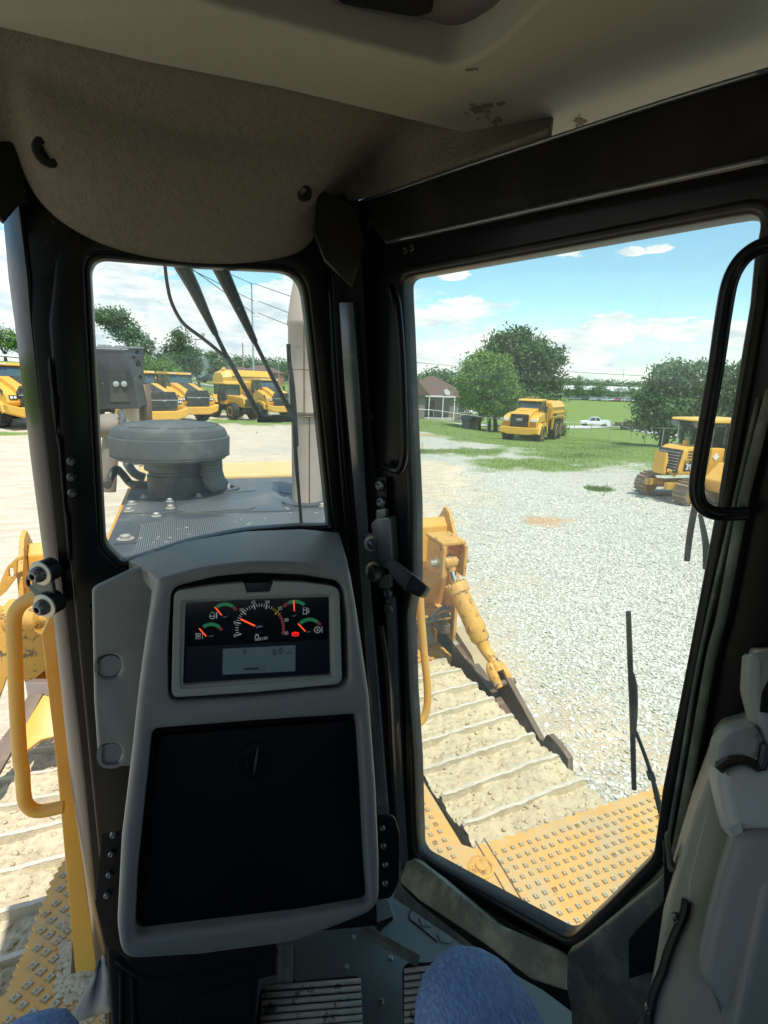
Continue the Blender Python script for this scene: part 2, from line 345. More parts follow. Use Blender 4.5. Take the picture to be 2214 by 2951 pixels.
def offs(p, d):
    n = len(p); out = []
    for i in range(n):
        a, b, c = np.array(p[i-1]), np.array(p[i]), np.array(p[(i+1) % n]); e1 = b-a; e2 = c-b
        e1 /= np.linalg.norm(e1)+1e-12; e2 /= np.linalg.norm(e2)+1e-12
        n1 = np.array([-e1[1], e1[0]]); n2 = np.array([-e2[1], e2[0]]); m_ = n1+n2; l = np.dot(m_, m_)
        m_ = m_*2/l if l > .4 else n1
        out.append(b+m_*d)
    return out
def plate_mb(pl, outer, holes=(), thick=.01, bev=.002, off=0.0, mb=None, local=False, seg=3):
    mb = mb or MB()
    def conv(px):
        if local: return [np.array(q[:2], float) for q in px]
        q = [pl.to2(pl.hit(x, y, off)) for x, y in px]
        return [p for i, p in enumerate(q) if np.linalg.norm(p-q[i-1]) > 1e-5]
    loops = []
    o = conv(outer); o = o if area2(o) > 0 else o[::-1]; loops.append(o)
    for h in holes:
        q = conv(h); loops.append(q if area2(q) < 0 else q[::-1])
    tops = []
    for lp in loops:
        rs = []; levels = [(0, -thick)]
        for k in range(seg+1):
            a = k/seg*pi/2; levels.append((bev*(1-cos(a)), -bev+bev*sin(a)))
        if bev <= 0: levels = [(0, -thick), (0, 0)]
        for d, h in levels:
            q = offs(lp, d) if d else lp; rs.append([pl.to3(p, h+off) for p in q])
        mb.ring(rs, False, False); tops.append(offs(lp, bev) if bev > 0 else lp)
    for h, rev in ((off, False), (off-thick, True)):
        lps = tops if not rev else loops
        flat = [p for l in lps for p in l]; tri = tessellate_polygon([[Vector((p[0], p[1], 0)) for p in l] for l in lps])
        mb.add([pl.to3(p, h) for p in flat], [tuple(t) if not rev else tuple(t[::-1]) for t in tri])
    return mb
def plate(name, pl, outer, m, parent=None, holes=(), thick=.01, bev=.002, off=0.0, local=False, smooth=False, **kw):
    mb = plate_mb(pl, outer, holes, thick, bev, off, local=local)
    import bmesh
    o = mb.build(name, m, parent, smooth=False, **kw)
    bm = bmesh.new(); bm.from_mesh(o.data); bmesh.ops.remove_doubles(bm, verts=bm.verts, dist=1e-6)
    bmesh.ops.recalc_face_normals(bm, faces=bm.faces)
    for f in bm.faces: f.smooth = True
    for e in bm.edges: e.smooth = not (len(e.link_faces) == 2 and e.calc_face_angle(0) > radians(33))
    bm.to_mesh(o.data); bm.free(); return o
def crop(x0, y0, s): return lambda x, y, *r: ((x0+x/s)*.7498, (y0+y/s)*.7498, *[q/s*.7498 for q in r])
def text3(name, s, pl, px, py, hpx, m, parent=None, off=.0008, rotpx=0.0, extr=.0002, align='CENTER', **kw):
    """raised lettering on a plane; hpx = letter height in pixels"""
    c = bpy.data.curves.new(name, 'FONT'); c.body = s; c.align_x = align; c.align_y = 'CENTER'; c.extrude = extr
    a = pl.hit(px, py, off); b = pl.hit(px, py-hpx, off); c.size = np.linalg.norm(a-b)*1.38; c.resolution_u = 2
    tmp = bpy.data.objects.new(name, c); COL.objects.link(tmp); bpy.context.view_layer.update()
    me = bpy.data.meshes.new_from_object(tmp.evaluated_get(bpy.context.evaluated_depsgraph_get())); bpy.data.objects.remove(tmp)
    r = rotpx; u = pl.u*cos(r)+pl.v*sin(r); v = -pl.u*sin(r)+pl.v*cos(r)
    for q in me.vertices: q.co = Vector(a+u*q.co[0]+v*q.co[1]+pl.N*q.co[2])
    me.materials.clear(); me.materials.append(M[m] if isinstance(m, str) else m)
    o = bpy.data.objects.new(name, me); COL.objects.link(o)
    if parent: o.parent = parent
    return meta(o, **kw)
def textl(name, s, size, m, parent, loc, rot, extr=.01, **kw):
    c = bpy.data.curves.new(name, 'FONT'); c.body = s; c.align_x = 'CENTER'; c.align_y = 'CENTER'; c.extrude = extr; c.size = size; c.resolution_u = 2
    c.offset = size*.02
    tmp = bpy.data.objects.new(name, c); COL.objects.link(tmp); bpy.context.view_layer.update()
    me = bpy.data.meshes.new_from_object(tmp.evaluated_get(bpy.context.evaluated_depsgraph_get())); bpy.data.objects.remove(tmp)
    me.materials.clear(); me.materials.append(M[m]); o = bpy.data.objects.new(name, me); COL.objects.link(o); o.parent = parent
    o.location = loc; o.rotation_euler = rot; return meta(o, **kw)
def pbolt(mb, pl, px, py, rpx, h=.008, n=6, off=0.0, washer=0):
    c = pl.hit(px, py, off); r = np.linalg.norm(c-pl.hit(px+rpx, py, off))
    if n == 6: mb.lathe(c, [(r, 0), (r, h*.75), (r*.8, h)], 6, pl.N)
    else: mb.lathe(c, [(r, 0), (r, h*.35), (r*.92, h*.7), (r*.6, h), (r*.42, h), (r*.40, h*.6), (.0004, h*.6)], 16, pl.N)
    return mb
def hx(x, y, X): d = ray(x, y); return CAM + d*X/d[0]
c1 = crop(250, 730, 2.338); c3 = crop(1170, 1440, 2.8); c5 = crop(900, 800, 2.2125); c6 = crop(250, 1480, 1.8444)
c7 = crop(1100, 2200, 1.4901); c8 = crop(480, 1640, 3.0741); cR = crop(1750, 1900, 2.1056); cB = crop(0, 2200, 2.945); cL = crop(0, 1560, 3.2061)
cT = crop(0, 930, 2.8733); cH = crop(1850, 600, 2.4588); cF = crop(700, 2600, 2.3714); cS = crop(1150, 1400, 1.9529)
def mapc(c, pts): return [c(*p) for p in pts]
# ================================================================== the bulldozer we sit in
DZ = thing('bulldozer', 'large yellow bulldozer seen from inside its black and grey operator cab', 'bulldozer')
WSP = Plane((0, 1.10, 3.8), (0, -1, 0))
DRP = Plane((.38, 1.10, 3.8), (-.914, -.407, 0))
FACE = Plane((0, .75, 3.4), (0, -cos(radians(12)), sin(radians(12))))
# ---- windshield frame
ws_hole = rp([(*c1(15, 20), 42), (*c1(760, 85), 10), (*c1(1440, 120), 52), (*c1(1490, 500), 20), (*c1(1632, 1836), 4), (*c1(1400, 1838), 20), (*c1(1050, 1868), 30), (*c1(700, 1940), 30), (*c1(240, 2085), 8), (*c1(120, 1960), 16)], 8)
wf = plate('windshield_frame', WSP, [(36, 300), (38, 425), (59, 600), (66.5, 697), (99, 984), (123, 1206), (140, 1331), (180, 1684), (205, 1948), (225, 2047), (238, 2260), (880, 2260), (835, 1750), (800, 1200), (782, 900), (775, 300)], 'black', DZ, holes=[ws_hole], thick=.03, bev=.004)
inner = [(118, 560), (104, 697), (123, 930), (156, 1270), (190, 1620), (232, 2040), (300, 2120), (790, 2120), (770, 1600), (740, 1170), (722, 800), (700, 520), (640, 480), (160, 480)]
ws_h2 = rp([(*c1(-25, -15), 46), (*c1(760, 55), 10), (*c1(1475, 95), 58), (*c1(1525, 500), 20), (*c1(1668, 1866), 4), (*c1(1400, 1868), 20), (*c1(1050, 1898), 30), (*c1(700, 1975), 30), (*c1(225, 2130), 10), (*c1(80, 1990), 20)], 8)
o = plate('post_cover', WSP, inner, 'black', wf, holes=[ws_h2], thick=.014, bev=.006, off=.014)
# window rubber
o = plate('window_seal', WSP, ws_h2, 'rubber', wf, holes=[ws_hole], thick=.012, bev=.005, off=.006)
plate('windshield', Plane((0, 1.112, 3.8), (0, -1, 0)), rp([(180, 530), (690, 575), (745, 1180), (200, 1250)]), 'glass', DZ, thick=.003, bev=0)
mb = MB()
for x, y in ((600, 1145), (600, 1275), (610, 1405)):
    px, py = cT(x, y); pbolt(mb, WSP, px, py, 9, .018, 6, .014); pbolt(mb, WSP, px-2, py, 11, .006, 12, .014)
mb.build('bolt', 'steel', wf)
mb = MB(); rw = [cT(415, 290), cT(425, 420), cT(440, 560), cT(450, 640), cT(470, 900), cT(490, 960), cT(505, 1100), cT(535, 1500), cT(555, 1620), cT(565, 1760), cT(580, 1960)]
mb.tube([WSP.hit(*q, .016) for q in rw], [.003, .005, .004, .006, .002, .005, .004, .003, .005, .004, .003], 8, 5); mb.build('weld_bead', 'black', wf, smooth=True)
mb = MB()
for x, y in ((118, 480), (195, 1310), (197, 1345), (105, 520)): pbolt(mb, WSP, x, y, 5, .003, 12, .014)
mb.build('plug', 'black', wf)
# glossy deep side of the left post (faces out through the open left side)
GLP = Plane(WSP.hit(66.5, 697), (-.85, -.52, 0))
def strip(name, pl, left, right, m, parent, thick=.004, off=0.0, **kw): return plate(name, pl, list(left)+list(right)[::-1], m, parent, thick=thick, bev=.0008, off=off, **kw)
lp = plate('left_post_face', GLP, [cT(120, 0), cT(250, 1100), cT(360, 1950), cL(490, 690), cL(650, 2200), cB(740, 1100), cB(815, 1720), cB(900, 2212), (242, 2240), (225, 2047), (205, 1948), (180, 1684), (140, 1331), (123, 1206), (99, 984), (66.5, 697), (59, 600), (38, 425), (20, 430), (7, 475), (18, 600)], 'gloss', DZ, thick=.004, bev=.0008)
# the left hinge plate with two cushioned bolts
HPL = Plane(WSP.hit(100, 1270)+np.array([0, -.03, 0]), (-.25, -.96, .1))
hg = plate('hinge_plate', HPL, rp([(*cL(225, 340), 14), (*cL(330, 215), 8), (*cL(470, 230), 6), (*cL(520, 640), 6), (*cL(470, 690), 4), (*cL(430, 640), 10), (*cL(330, 520), 6), (*cL(240, 410), 10)]), 'strip', DZ, holes=[rp([(*cL(248, 352), 5), (*cL(292, 358), 5), (*cL(292, 412), 5), (*cL(252, 408), 5)])], thick=.008, bev=.002)
def cushion(parent, pl, c, ax, ks):
    """rubber cushion, washer and button head screw; c centre, ax axis, ks scale"""
    MB().lathe(c, [(.021*ks, -.024), (.021*ks, -.001), (.019*ks, .001)], 24, ax).build('cushion', 'rubber', parent, smooth=True)
    MB().lathe(c, [(.0225*ks, .001), (.0225*ks, .004), (.020*ks, .0055), (.012*ks, .0055)], 24, ax).build('washer', 'zinc', parent, smooth=True)
    MB().lathe(c, [(.0145*ks, .005), (.0145*ks, .010), (.0125*ks, .017), (.008*ks, .021), (.0055*ks, .021), (.005*ks, .012), (.0003, .012)], 20, ax).build('screw_head', 'steel', parent, smooth=True)
for x, y in ((385, 290), (425, 590)): cushion(hg, HPL, HPL.hit(*cL(x, y), .004), (-.55, -.8, -.05), 1.05)
# ---- front right corner: strips, cable, latch
SA = Plane(WSP.hit(760, 900)+np.array([0, -.045, 0]), (-.55, -.83, -.05))
sa = plate('corner_strip', SA, [c5(170, 155), c5(258, 155), c5(300, 700), c5(340, 1350), c5(360, 1640), (800, 1248), (818, 1500), (839, 1762), (846, 1850), (822, 1850), (816, 1762), (797, 1500), (779, 1248), c5(290, 1640), c5(250, 1180), c5(205, 700)], 'strip', DZ, thick=.02, bev=.001)
o = plate('corner_gap', Plane(SA.P+np.array([0, .02, 0]), SA.N), [(722, 440), (775, 440), (800, 900), (842, 1300), (880, 1860), (818, 1860), (770, 1240), (745, 900), (715, 600)], 'matte', DZ, thick=.01, bev=.001)
# moulding ridges either side of the corner
mb = MB()
for pts in ([(712, 600), (722, 800), (738, 1010), (752, 1180), (760, 1270)], [(719, 560), (730, 800), (745, 1000), (758, 1160)]):
    mb.tube([WSP.hit(*q, .03) for q in pts], .0035, 8, 4)
mb.build('ridge', 'black', DZ, smooth=True)
mb = MB(); mb.tube([WSP.hit(*q, .045) for q in [(822, 1350), (835, 1420), (842, 1520), (848, 1640), (856, 1760), (862, 1850)]], .007, 10, 4); mb.build('drain_hose', 'rubber', DZ, smooth=True)
SB = Plane(DRP.P+DRP.N*.045, (-.80, -.58, 0))
plate('door_edge_strip', SB, [(833, 1290), (853, 1290), (862, 1500), (872, 1700), (884, 1880), (866, 1880), (853, 1700), (843, 1500)], 'strip', DZ, thick=.012, bev=.001)
# ---- right door
door = thing('door', None, None); door.parent = DZ; door.name = 'cab_door'
dh = rp([(869, 640), (*(868, 598), 44), (1200, 537), (*(1560, 470), 10), (*(1648, 455), 72), (1628, 560), (1619, 657), (1545, 1104), (1485, 1425), (1430, 1709), (*(1410, 1855), 22), (1312, 1955), (*(1228, 2034), 22), (*(1076, 1950), 10), (*(899, 1850), 24), (893, 1650), (883, 1500), (*(877, 1330), 14), (*(891, 1265), 12), (890, 1091), (881, 905), (873, 713)], 8)
plate('door_frame', DRP, [(758, 470), (768, 432), (1190, 298), (1450, 212), (1760, 118), (1900, 900), (1760, 1700), (1445, 1868), (1228, 2075), (1065, 1985), (878, 1890), (864, 1870), (846, 1500), (822, 1300), (800, 900), (770, 600)], 'black', door, holes=[dh], thick=.035, bev=.006)
q = [DRP.to2(DRP.hit(x, y, .008)) for x, y in dh]; q = q if area2(q) > 0 else q[::-1]
g = offs(q, -.017)
mb = plate_mb(DRP, g, [q], .014, .0065, .008, local=True); mb.build('door_seal', 'rubber', door, smooth=True, ang=40)
plate('door_glass', Plane(DRP.P-DRP.N*.012, DRP.N), rp([(840, 560), (1690, 400), (1500, 1880), (1225, 2090), (860, 1900)]), 'glassd', door, thick=.003, bev=0)
# door pull tube on the left stile and the large grab bar at right
mb = MB(); mb.tube([DRP.hit(*c5(*p[:2]), p[2]) for p in ((505, 60, .02), (530, 130, .045), (548, 220, .05), (570, 500, .05), (582, 800, .05), (590, 1040, .05), (585, 1150, .05), (560, 1225, .05), (510, 1222, .045), (440, 1190, .015))], .0075, 12, 4); mb.build('door_pull', 'black', door, smooth=True)
mb = MB(); mb.tube([DRP.hit(*cH(*p[:2]), p[2]) for p in ((1010, 225, .03), (895, 255, .055), (800, 290, .06), (700, 375, .06), (625, 520, .06), (580, 750, .06), (530, 1100, .06), (470, 1450, .06), (405, 1830, .06), (388, 2000, .06), (425, 2110, .06), (540, 2165, .055), (730, 2160, .03))], .0088, 14, 4); mb.build('grab_bar', 'black', door, smooth=True)
# stile details
mb = MB(); mb.tube([DRP.hit(*q, .02) for q in [(1668, 840), (1612, 1060), (1560, 1330), (1536, 1425), (1497, 1645), (1454, 1880)]], .006, 8, 4); mb.tube([DRP.hit(*q, .012) for q in [(1640, 860), (1590, 1080), (1512, 1425), (1475, 1640), (1436, 1860)]], .003, 8, 4); mb.build('stile_bead', 'sill2', door, smooth=True)
mb = MB()
for x, y in ((437, 1325), (445, 1432), (488, 2010), (492, 2105)): pbolt(mb, DRP, *c5(x, y), 9, .008, 16, .016)
mb.build('latch_screw', 'steel', door, smooth=True)
plate('latch_base', DRP, rp([c5(405, 1270), c5(470, 1270), c5(475, 1500), c5(405, 1500)]), 'black', door, thick=.014, bev=.002, off=.014)
plate('latch_base', DRP, rp([c5(430, 1965), c5(512, 1955), c5(518, 2212), c5(465, 2212)]), 'black', door, thick=.014, bev=.002, off=.014)
la = plate('latch_plate', DRP, rp([(*c5(368, 1570), 6), (*c5(410, 1530), 4), (*c5(490, 1528), 6), (*c5(507, 1800), 6), (*c5(470, 1860), 6), (*c5(425, 1830), 4)]), 'silver', door, thick=.022, bev=.003, off=.024)
plate('latch_tab', DRP, rp([(*c5(405, 1480), 3), (*c5(468, 1470), 3), (*c5(468, 1525), 3), (*c5(405, 1545), 3)]), 'silver', la, thick=.01, bev=.002, off=.022)
plate('latch_tab', DRP, rp([(*c5(400, 1905), 3), (*c5(495, 1890), 3), (*c5(498, 1975), 3), (*c5(430, 1985), 3)]), 'silver', la, thick=.01, bev=.002, off=.022)
LV = Plane(DRP.hit(*c5(560, 1900), .06), (-.62, -.62, .48))
lv = plate('door_lever', LV, rp([(*c5(462, 1822), 5), (*c5(522, 1797), 5), (*c5(642, 1890), 3), (*c5(592, 1992), 3), (*c5(500, 1905), 4)]), 'lever', door, thick=.022, bev=.003)
plate('lever_grip', LV, rp([(*c5(640, 1886), 4), (*c5(733, 1968), 9), (*c5(724, 1990), 6), (*c5(692, 2036), 8), (*c5(588, 1996), 6)]), 'rubber', lv, thick=.026, bev=.006, off=.003)
MB().lathe(DRP.hit(*c5(445, 1880), .01), [(.014, 0), (.014, .03), (.011, .034)], 20, DRP.N).build('lever_pivot', 'lever', lv, smooth=True)
HR = Plane(WSP.hit(805, 1200)+np.array([0, -.07, 0]), (-.30, -.95, 0))
hr = plate('hinge_plate', HR, rp([(*c5(338, 1632), 8), (*c5(405, 1628), 8), (*c5(468, 1678), 12), (*c5(484, 1735), 10), (*c5(432, 1850), 6), (*c5(402, 1912), 8), (*c5(350, 1915), 6), (*c5(328, 1880), 6)]), 'strip', DZ, holes=[rp([(*c5(447, 1705), 4), (*c5(470, 1700), 4), (*c5(470, 1745), 4), (*c5(450, 1748), 4)])], thick=.007, bev=.002)
for x, y in ((378, 1690), (386, 1855)): cushion(hr, HR, HR.hit(*c5(x, y), .003), (-.15, -.98, .05), .82)
# ---- roof rails above the door
RL = Plane(DRP.P+DRP.N*.03, DRP.N)
rr = plate('roof_rail', RL, [(690, 400), (700, 404), (760, 440), (980, 366), (1190, 297), (1450, 212), (1700, 138), (1760, 330), (1660, 346), (1250, 432), (830, 524), (800, 480), (740, 620), (700, 560)], 'sill2', DZ, thick=.03, bev=.004)
rr.data.materials[0] = mat('dusty_roof_rail', (.006, .006, .006), .6, dirt=.10, dirtc=(.10, .09, .065), dscale=5, dlo=.52, spec=.15)
mb = MB(); mb.tube([RL.hit(*q, .004) for q in [(835, 523), (1000, 487), (1250, 431), (1500, 378), (1700, 335)]], .004, 8, 3); mb.tube([RL.hit(*q, .004) for q in [(762, 442), (980, 368), (1190, 299), (1450, 214), (1700, 139)]], .003, 8, 3); mb.build('rail_highlight_bead', 'strip', rr, smooth=True)  # lighter worn-edge tubes stand in for the rail's highlight lines
mb = MB()
for x, y in ((878, 541), (893, 535)): pbolt(mb, DRP, x, y, 7, .006, 16, .0)
mb.build('plug', 'rubber', rr, smooth=True)
# small gusset under the roof in the corner
plate('corner_gusset', Plane(WSP.P+np.array([0, -.05, 0]), (-.3, -.95, 0)), [(688, 404), (762, 440), (790, 520), (760, 620), (700, 560), (676, 500)], 'black', DZ, thick=.02, bev=.003)
# ---- headliner
bot = [(-60, 306), (0, 304), (46, 300), (66, 365), (88, 415), (118, 450), (150, 478), (210, 512), (270, 533), (330, 546), (390, 555), (450, 559), (510, 559), (560, 553), (610, 546), (650, 530), (668, 505), (680, 470), (688, 430), (692, 405), (726, 424), (762, 440), (860, 407), (980, 367), (1100, 327), (1192, 297)]
topb = [(-60+i*1260/25, -30+280*(i/25)) for i in range(26)]
rows = []
for k in range(13):
    s = k/12; r = []
    for i in range(26):
        b, t_ = bot[i], topb[i]; px = b[0]+(t_[0]-b[0])*s**1.2; py = b[1]+(t_[1]-b[1])*s
        edge = 1.07 if i < 20 else DRP.hit(b[0], b[1], .03)[1]; Yt = hz(t_[0], t_[1], 4.245)[1]
        Y = edge+(Yt-edge)*s-(.035*sin(pi*min(1, s*1.6+.05)) if 2 < i < 20 else .0)*1.0
        r.append(hy(px, py, Y))
    rows.append(r)
back = [[p+np.array([0, .02, .02]) for p in r] for r in rows]
mb = MB(); mb.ring(rows, False, False, closed=False); hl = mb.build('headliner', 'fabric', DZ, smooth=True, ang=70)
sm = hl.modifiers.new('sub', 'SUBSURF'); sm.levels = sm.render_levels = 2
sm = hl.modifiers.new('sol', 'SOLIDIFY'); sm.thickness = .012; sm.offset = 1
from mathutils.bvhtree import BVHTree
bv = BVHTree.FromPolygons([Vector(q) for q in mb.v], mb.f)
for x, y, r in ((103, 327, .020), (657, 416, .0135)):
    c = np.array(bv.ray_cast(Vector(CAM), Vector(ray(x, y)).normalized())[0])-.013*np.array(Vector(ray(x, y)).normalized()); MB().lathe(c, [(r, .01), (r, 0), (r*.85, -.004), (r*.5, -.005), (r*.45, 0), (.0004, 0)], 20, tuple(Vector(ray(x, y)).normalized())).build('headliner_button', 'matte', hl, smooth=True)
OV = Plane((0, .8, 4.205), (0, 0, -1))
ov = plate('overhead_panel', OV, rp([(-120, 48), (0, 62), (100, 86), (320, 138), (600, 192), (830, 247), (1000, 289), (1110, 306, 10), (1192, 316, 8), (1300, 298, 10), (1480, 236), (1650, 162, 10), (1760, 100), (1860, -420), (-300, -420)]), 'vinyl', DZ, holes=[rp([(250, -240), (300, -50), (480, 18), (760, 92), (985, 150, 40), (1060, 110, 20), (1290, -110), (1300, -240)])], thick=.05, bev=.007)
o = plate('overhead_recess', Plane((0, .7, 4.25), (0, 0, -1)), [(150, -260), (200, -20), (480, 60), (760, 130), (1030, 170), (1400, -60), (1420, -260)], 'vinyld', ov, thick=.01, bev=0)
plate('dome_lamp', Plane((0, .7, 4.235), (0, 0, -1)), rp([(690, -30, 10), (740, 12, 10), (900, 40, 14), (935, 30, 8), (940, -60, 10)]), 'matte', ov, thick=.012, bev=.004)
mb = MB()
for cx_, cy_, R_, n_ in ((1035, 238, 26, 36), (1085, 222, 8, 8), (1250, 262, 18, 20), (1165, 286, 12, 12), (1068, 262, 14, 12), (1020, 152, 6, 6)):
    for i in range(n_):
        a = random.random()*6.28; rr_ = R_*abs(random.gauss(0, .55)); x = cx_+cos(a)*rr_*1.3; y = cy_+sin(a)*rr_*.7
        if y > 290: continue
        s_ = random.uniform(2, 6)*1.0; an = random.uniform(-.8, .8); k = random.randint(5, 7)
        pts = [(x+cos(an)*s_*1.6*cos(j*6.28/k)*random.uniform(.6, 1.2)-sin(an)*s_*.6*sin(j*6.28/k), y+sin(an)*s_*1.2*cos(j*6.28/k)+cos(an)*s_*.6*sin(j*6.28/k)*random.uniform(.6, 1.2)) for j in range(k)]
        mb.add([OV.hit(*p, .0008+.00002*i) for p in pts], [tuple(range(k))])
M['smudge'] = mat('grease_smudge', (.11, .10, .075), .95, var=.3); mb.build('grease_smudge', 'smudge', ov)
# ---- cab shell that the view cannot quite reach: roof, rear wall, left door header, floor
mb = MB(); mb.box((.08, .12, 4.36), (1.75, 2.25, .09)); roof = mb.build('cab_roof', 'yel', DZ)
mb = MB()
mb.box((.08, -.92, 2.95), (1.5, .06, 1.15)); mb.box((.08, -.92, 4.12), (1.5, .06, .42)); mb.box((-.62, -.20, 3.6), (.05, .75, 1.5)); mb.box((.84, -.45, 3.6), (.05, .9, 1.5)); mb.box((-.62, -.92, 3.6), (.16, .08, 1.1)); mb.box((.78, -.92, 3.6), (.16, .08, 1.1))
mb.box((-.60, -.35, 2.85), (.05, 1.1, .95)); mb.box((.83, -.40, 2.85), (.05, .95, .95)); mb.box((-.60, .1, 4.26), (.06, 1.9, .12)); mb.box((.80, -.45, 4.24), (.06, .8, .16))
mb.box((.82, .05, 3.5), (.07, .12, 1.4)); mb.build('dimming_cab_shell', 'black', DZ)  # unseen walls, openings closed down to dim the cab interior
side_ = [(.735, .33), (.765, .345), (.865, -.02), (.835, -.03)]
MB().ring([[(x, y, z) for x, y in side_] for z in (2.35, 3.20)]).build('rear_side_panel', 'black', DZ)
MB().ring([[(x, y, z) for x, y in side_] for z in (4.10, 4.32)]).build('rear_side_header', 'black', DZ)
side_ = [(.748, .335), (.752, .337), (.852, -.025), (.848, -.026)]
MB().ring([[(x, y, z) for x, y in side_] for z in (3.18, 4.12)]).build('rear_side_window', 'glass', DZ)
# door header and post at far left edge
mb = MB(); mb.tube([(-.27, 1.12, 4.20), (-.62, .35, 4.24)], .05, 4); mb.build('left_door_header', 'black', DZ)
o = plate('left_header_plate', Plane((-.24, 1.05, 4.1), (0.3, -.95, 0)), [(-90, 290), (0, 304), (46, 300), (60, 430), (40, 440), (8, 478), (0, 470), (-90, 420)], 'matte', DZ, thick=.02, bev=.003)
# ---- floor and sills
fl = plate('cab_floor', Plane((0, .8, 2.40), (0, 0, 1)), [], 'mat', DZ) if False else None
mb = MB(); mb.ring([[(-.12, 1.15, z), (.60, 1.15, z), (.93, .35, z), (.93, -.9, z), (-.60, -.9, z), (-.60, .05, z), (-.30, .55, z)] for z in (2.35, 2.40)]); fl = mb.build('floor_mat', 'mat', DZ)
FZ = Plane((0, .8, 2.401), (0, 0, 1))
for cx_, cy_, r_ in ((1262, 112, 62), (1393, 222, 66), (1545, 310, 76)):
    plate('hexagon_relief', FZ, [cF(cx_+r_*cos(k*pi/3+.15), cy_+r_*.95*sin(k*pi/3+.15)) for k in range(6)], 'mat', fl, thick=.004, bev=.0015, off=.003)
mb = MB()
for p in ([cF(1175, 15), cF(1135, 100), cF(1200, 160), cF(1330, 270)], [cF(345, 290), cF(342, 520), cF(360, 532)]): mb.tube([FZ.hit(*q, .001) for q in p], .002, 6, 3)
mb.build('mat_crease', 'rubber', fl, smooth=True)
mb = MB()
for x, y in ((710, 440), (1010, 383), (948, 680), (758, 238)): mb.lathe(FZ.hit(*cF(x, y)), [(.006, 0), (.006, .002), (.003, .003), (.003, .001), (.0003, .001)], 12)
mb.build('mat_stud', 'rib', fl, smooth=True)
mb = MB()
for i in range(60):
    x = 850+random.gauss(150, 130); y = 470+random.gauss(80, 150); a = radians(-70+random.gauss(0, 12)); l_ = random.uniform(8, 70)
    x2, y2 = x+cos(a)*l_*.3, y-sin(a)*l_
    w_ = random.uniform(.6, 2.2); mb.add([FZ.hit(*cF(*p), .0006) for p in ((x-w_, y), (x+w_, y), (x2+w_, y2), (x2-w_, y2))], [(0, 1, 2, 3)])
mb.build('scuff_mark', mat('scuff', (.20, .22, .19), .9), fl)
SL = Plane(DRP.hit(1060, 2000, .05), (-.62, -.28, .73))
sl = plate('door_sill', SL, rp([(*c7(75, 505), 6), c7(105, 420), c7(140, 405), c7(240, 480), c7(500, 690), c7(770, 805), c7(800, 825), (*c7(795, 975), 6), c7(640, 925), c7(430, 765), c7(160, 585)]), 'sill', DZ, thick=.05, bev=.005, off=.0)
plate('sill_filler', DRP, [(858, 1850), (880, 1880), (1065, 1975), (1228, 2065), (1446, 1858), (1480, 1900), (1228, 2140), (1040, 2070), (850, 1940)], 'sill2', sl, thick=.012, bev=.001, off=.002)
plate('sill_edge', Plane(SL.P-np.array([0, 0, .02]), (-.85, -.4, .2)), [c7(76, 500), c7(160, 580), c7(430, 765), c7(640, 925), c7(795, 972), c7(818, 1070), c7(690, 975), c7(600, 925), c7(400, 790), c7(155, 600), c7(100, 545)], 'matte', sl, thick=.02, bev=.002)
SR = Plane(DRP.P+DRP.N*.045, (-.914, -.407, .12))
plate('rear_sill', SR, rp([c7(797, 820), c7(850, 790), c7(1180, 520), (*c7(1208, 480), 4), c7(1215, 330), c7(1235, 600), c7(1300, 700), c7(1100, 1119), c7(1010, 1200), c7(820, 1200), c7(812, 1060), c7(793, 960)]), 'sill2', DZ, thick=.02, bev=.003)
plate('rear_sill_shade_plate', Plane(SR.P+SR.N*.02, SR.N), [c7(1208, 600), c7(1215, 310), c7(1225, 312), c7(1245, 440), c7(1262, 460), c7(1330, 500), c7(1300, 800), c7(1180, 890), c7(1060, 930), c7(1060, 760)], 'matte', DZ, thick=.01, bev=.002)  # black plate over the sill, shade put in as colour
plate('sill_bracket', Plane(SR.P+SR.N*.035, SR.N), rp([c7(1212, 306), c7(1224, 310), c7(1245, 440), c7(1262, 462), c7(1240, 470), c7(1226, 452)]), 'sill2', DZ, thick=.01, bev=.002)
# pedals
def pedal(name, c, out, ribs, z, tilt):
    pl = Plane(hz(*c(*out[0][:2]), z), (0, -sin(tilt), cos(tilt)))
    p = plate(name, pl, rp([(*c(*q[:2]), q[2]) for q in out]), 'rust' if False else 'rubber', DZ, thick=.012, bev=.002)
    mb = MB()
    for (xa, ya, xb, yb) in ribs:
        a, b = pl.hit(*c(xa, ya), .001), pl.hit(*c(xb, yb), .001); mb.tube([a, (a+b)/2, b], .0050, 8, flat=1.0)
    mb.build('pedal_rib', 'rib', p, smooth=True); return p
rb = [(130+ -2*i, 588+i*52-i*i*.1, 806+i*2, 538+i*50) for i in range(9)]
p1 = pedal('pedal', cF, [(160, 560, 12), (800, 495, 12), (830, 1000, 4), (60, 1000, 4), (118, 600, 12)], rb, 2.50, .35)
plate('pedal_arm', Plane(p1.data.vertices[0].co+Vector((0, .02, -.01)), (0, -.3, .95)), [cF(255, 300), cF(345, 290), cF(342, 550), cF(235, 565)], 'sill', p1, thick=.015, bev=.002)
rb = [(1103, 470+i*49, 1500, 430+i*47) for i in range(9)]
p2 = pedal('pedal', cF, [(1095, 440, 8), (1130, 412, 6), (1560, 390, 6), (1580, 1000, 4), (1105, 1000, 4)], rb, 2.50, .35)
mb = MB(); A = hz(*cF(800, 175), 2.56); B = hz(*cF(1200, 400), 2.52); mb.tube([A+np.array([-.05, .1, .02]), A, (A+B)/2, B], .013, 6, flat=.8); mb.build('pedal_arm', 'sill2', p2, smooth=False)
M['rustst2'] = M['sill']
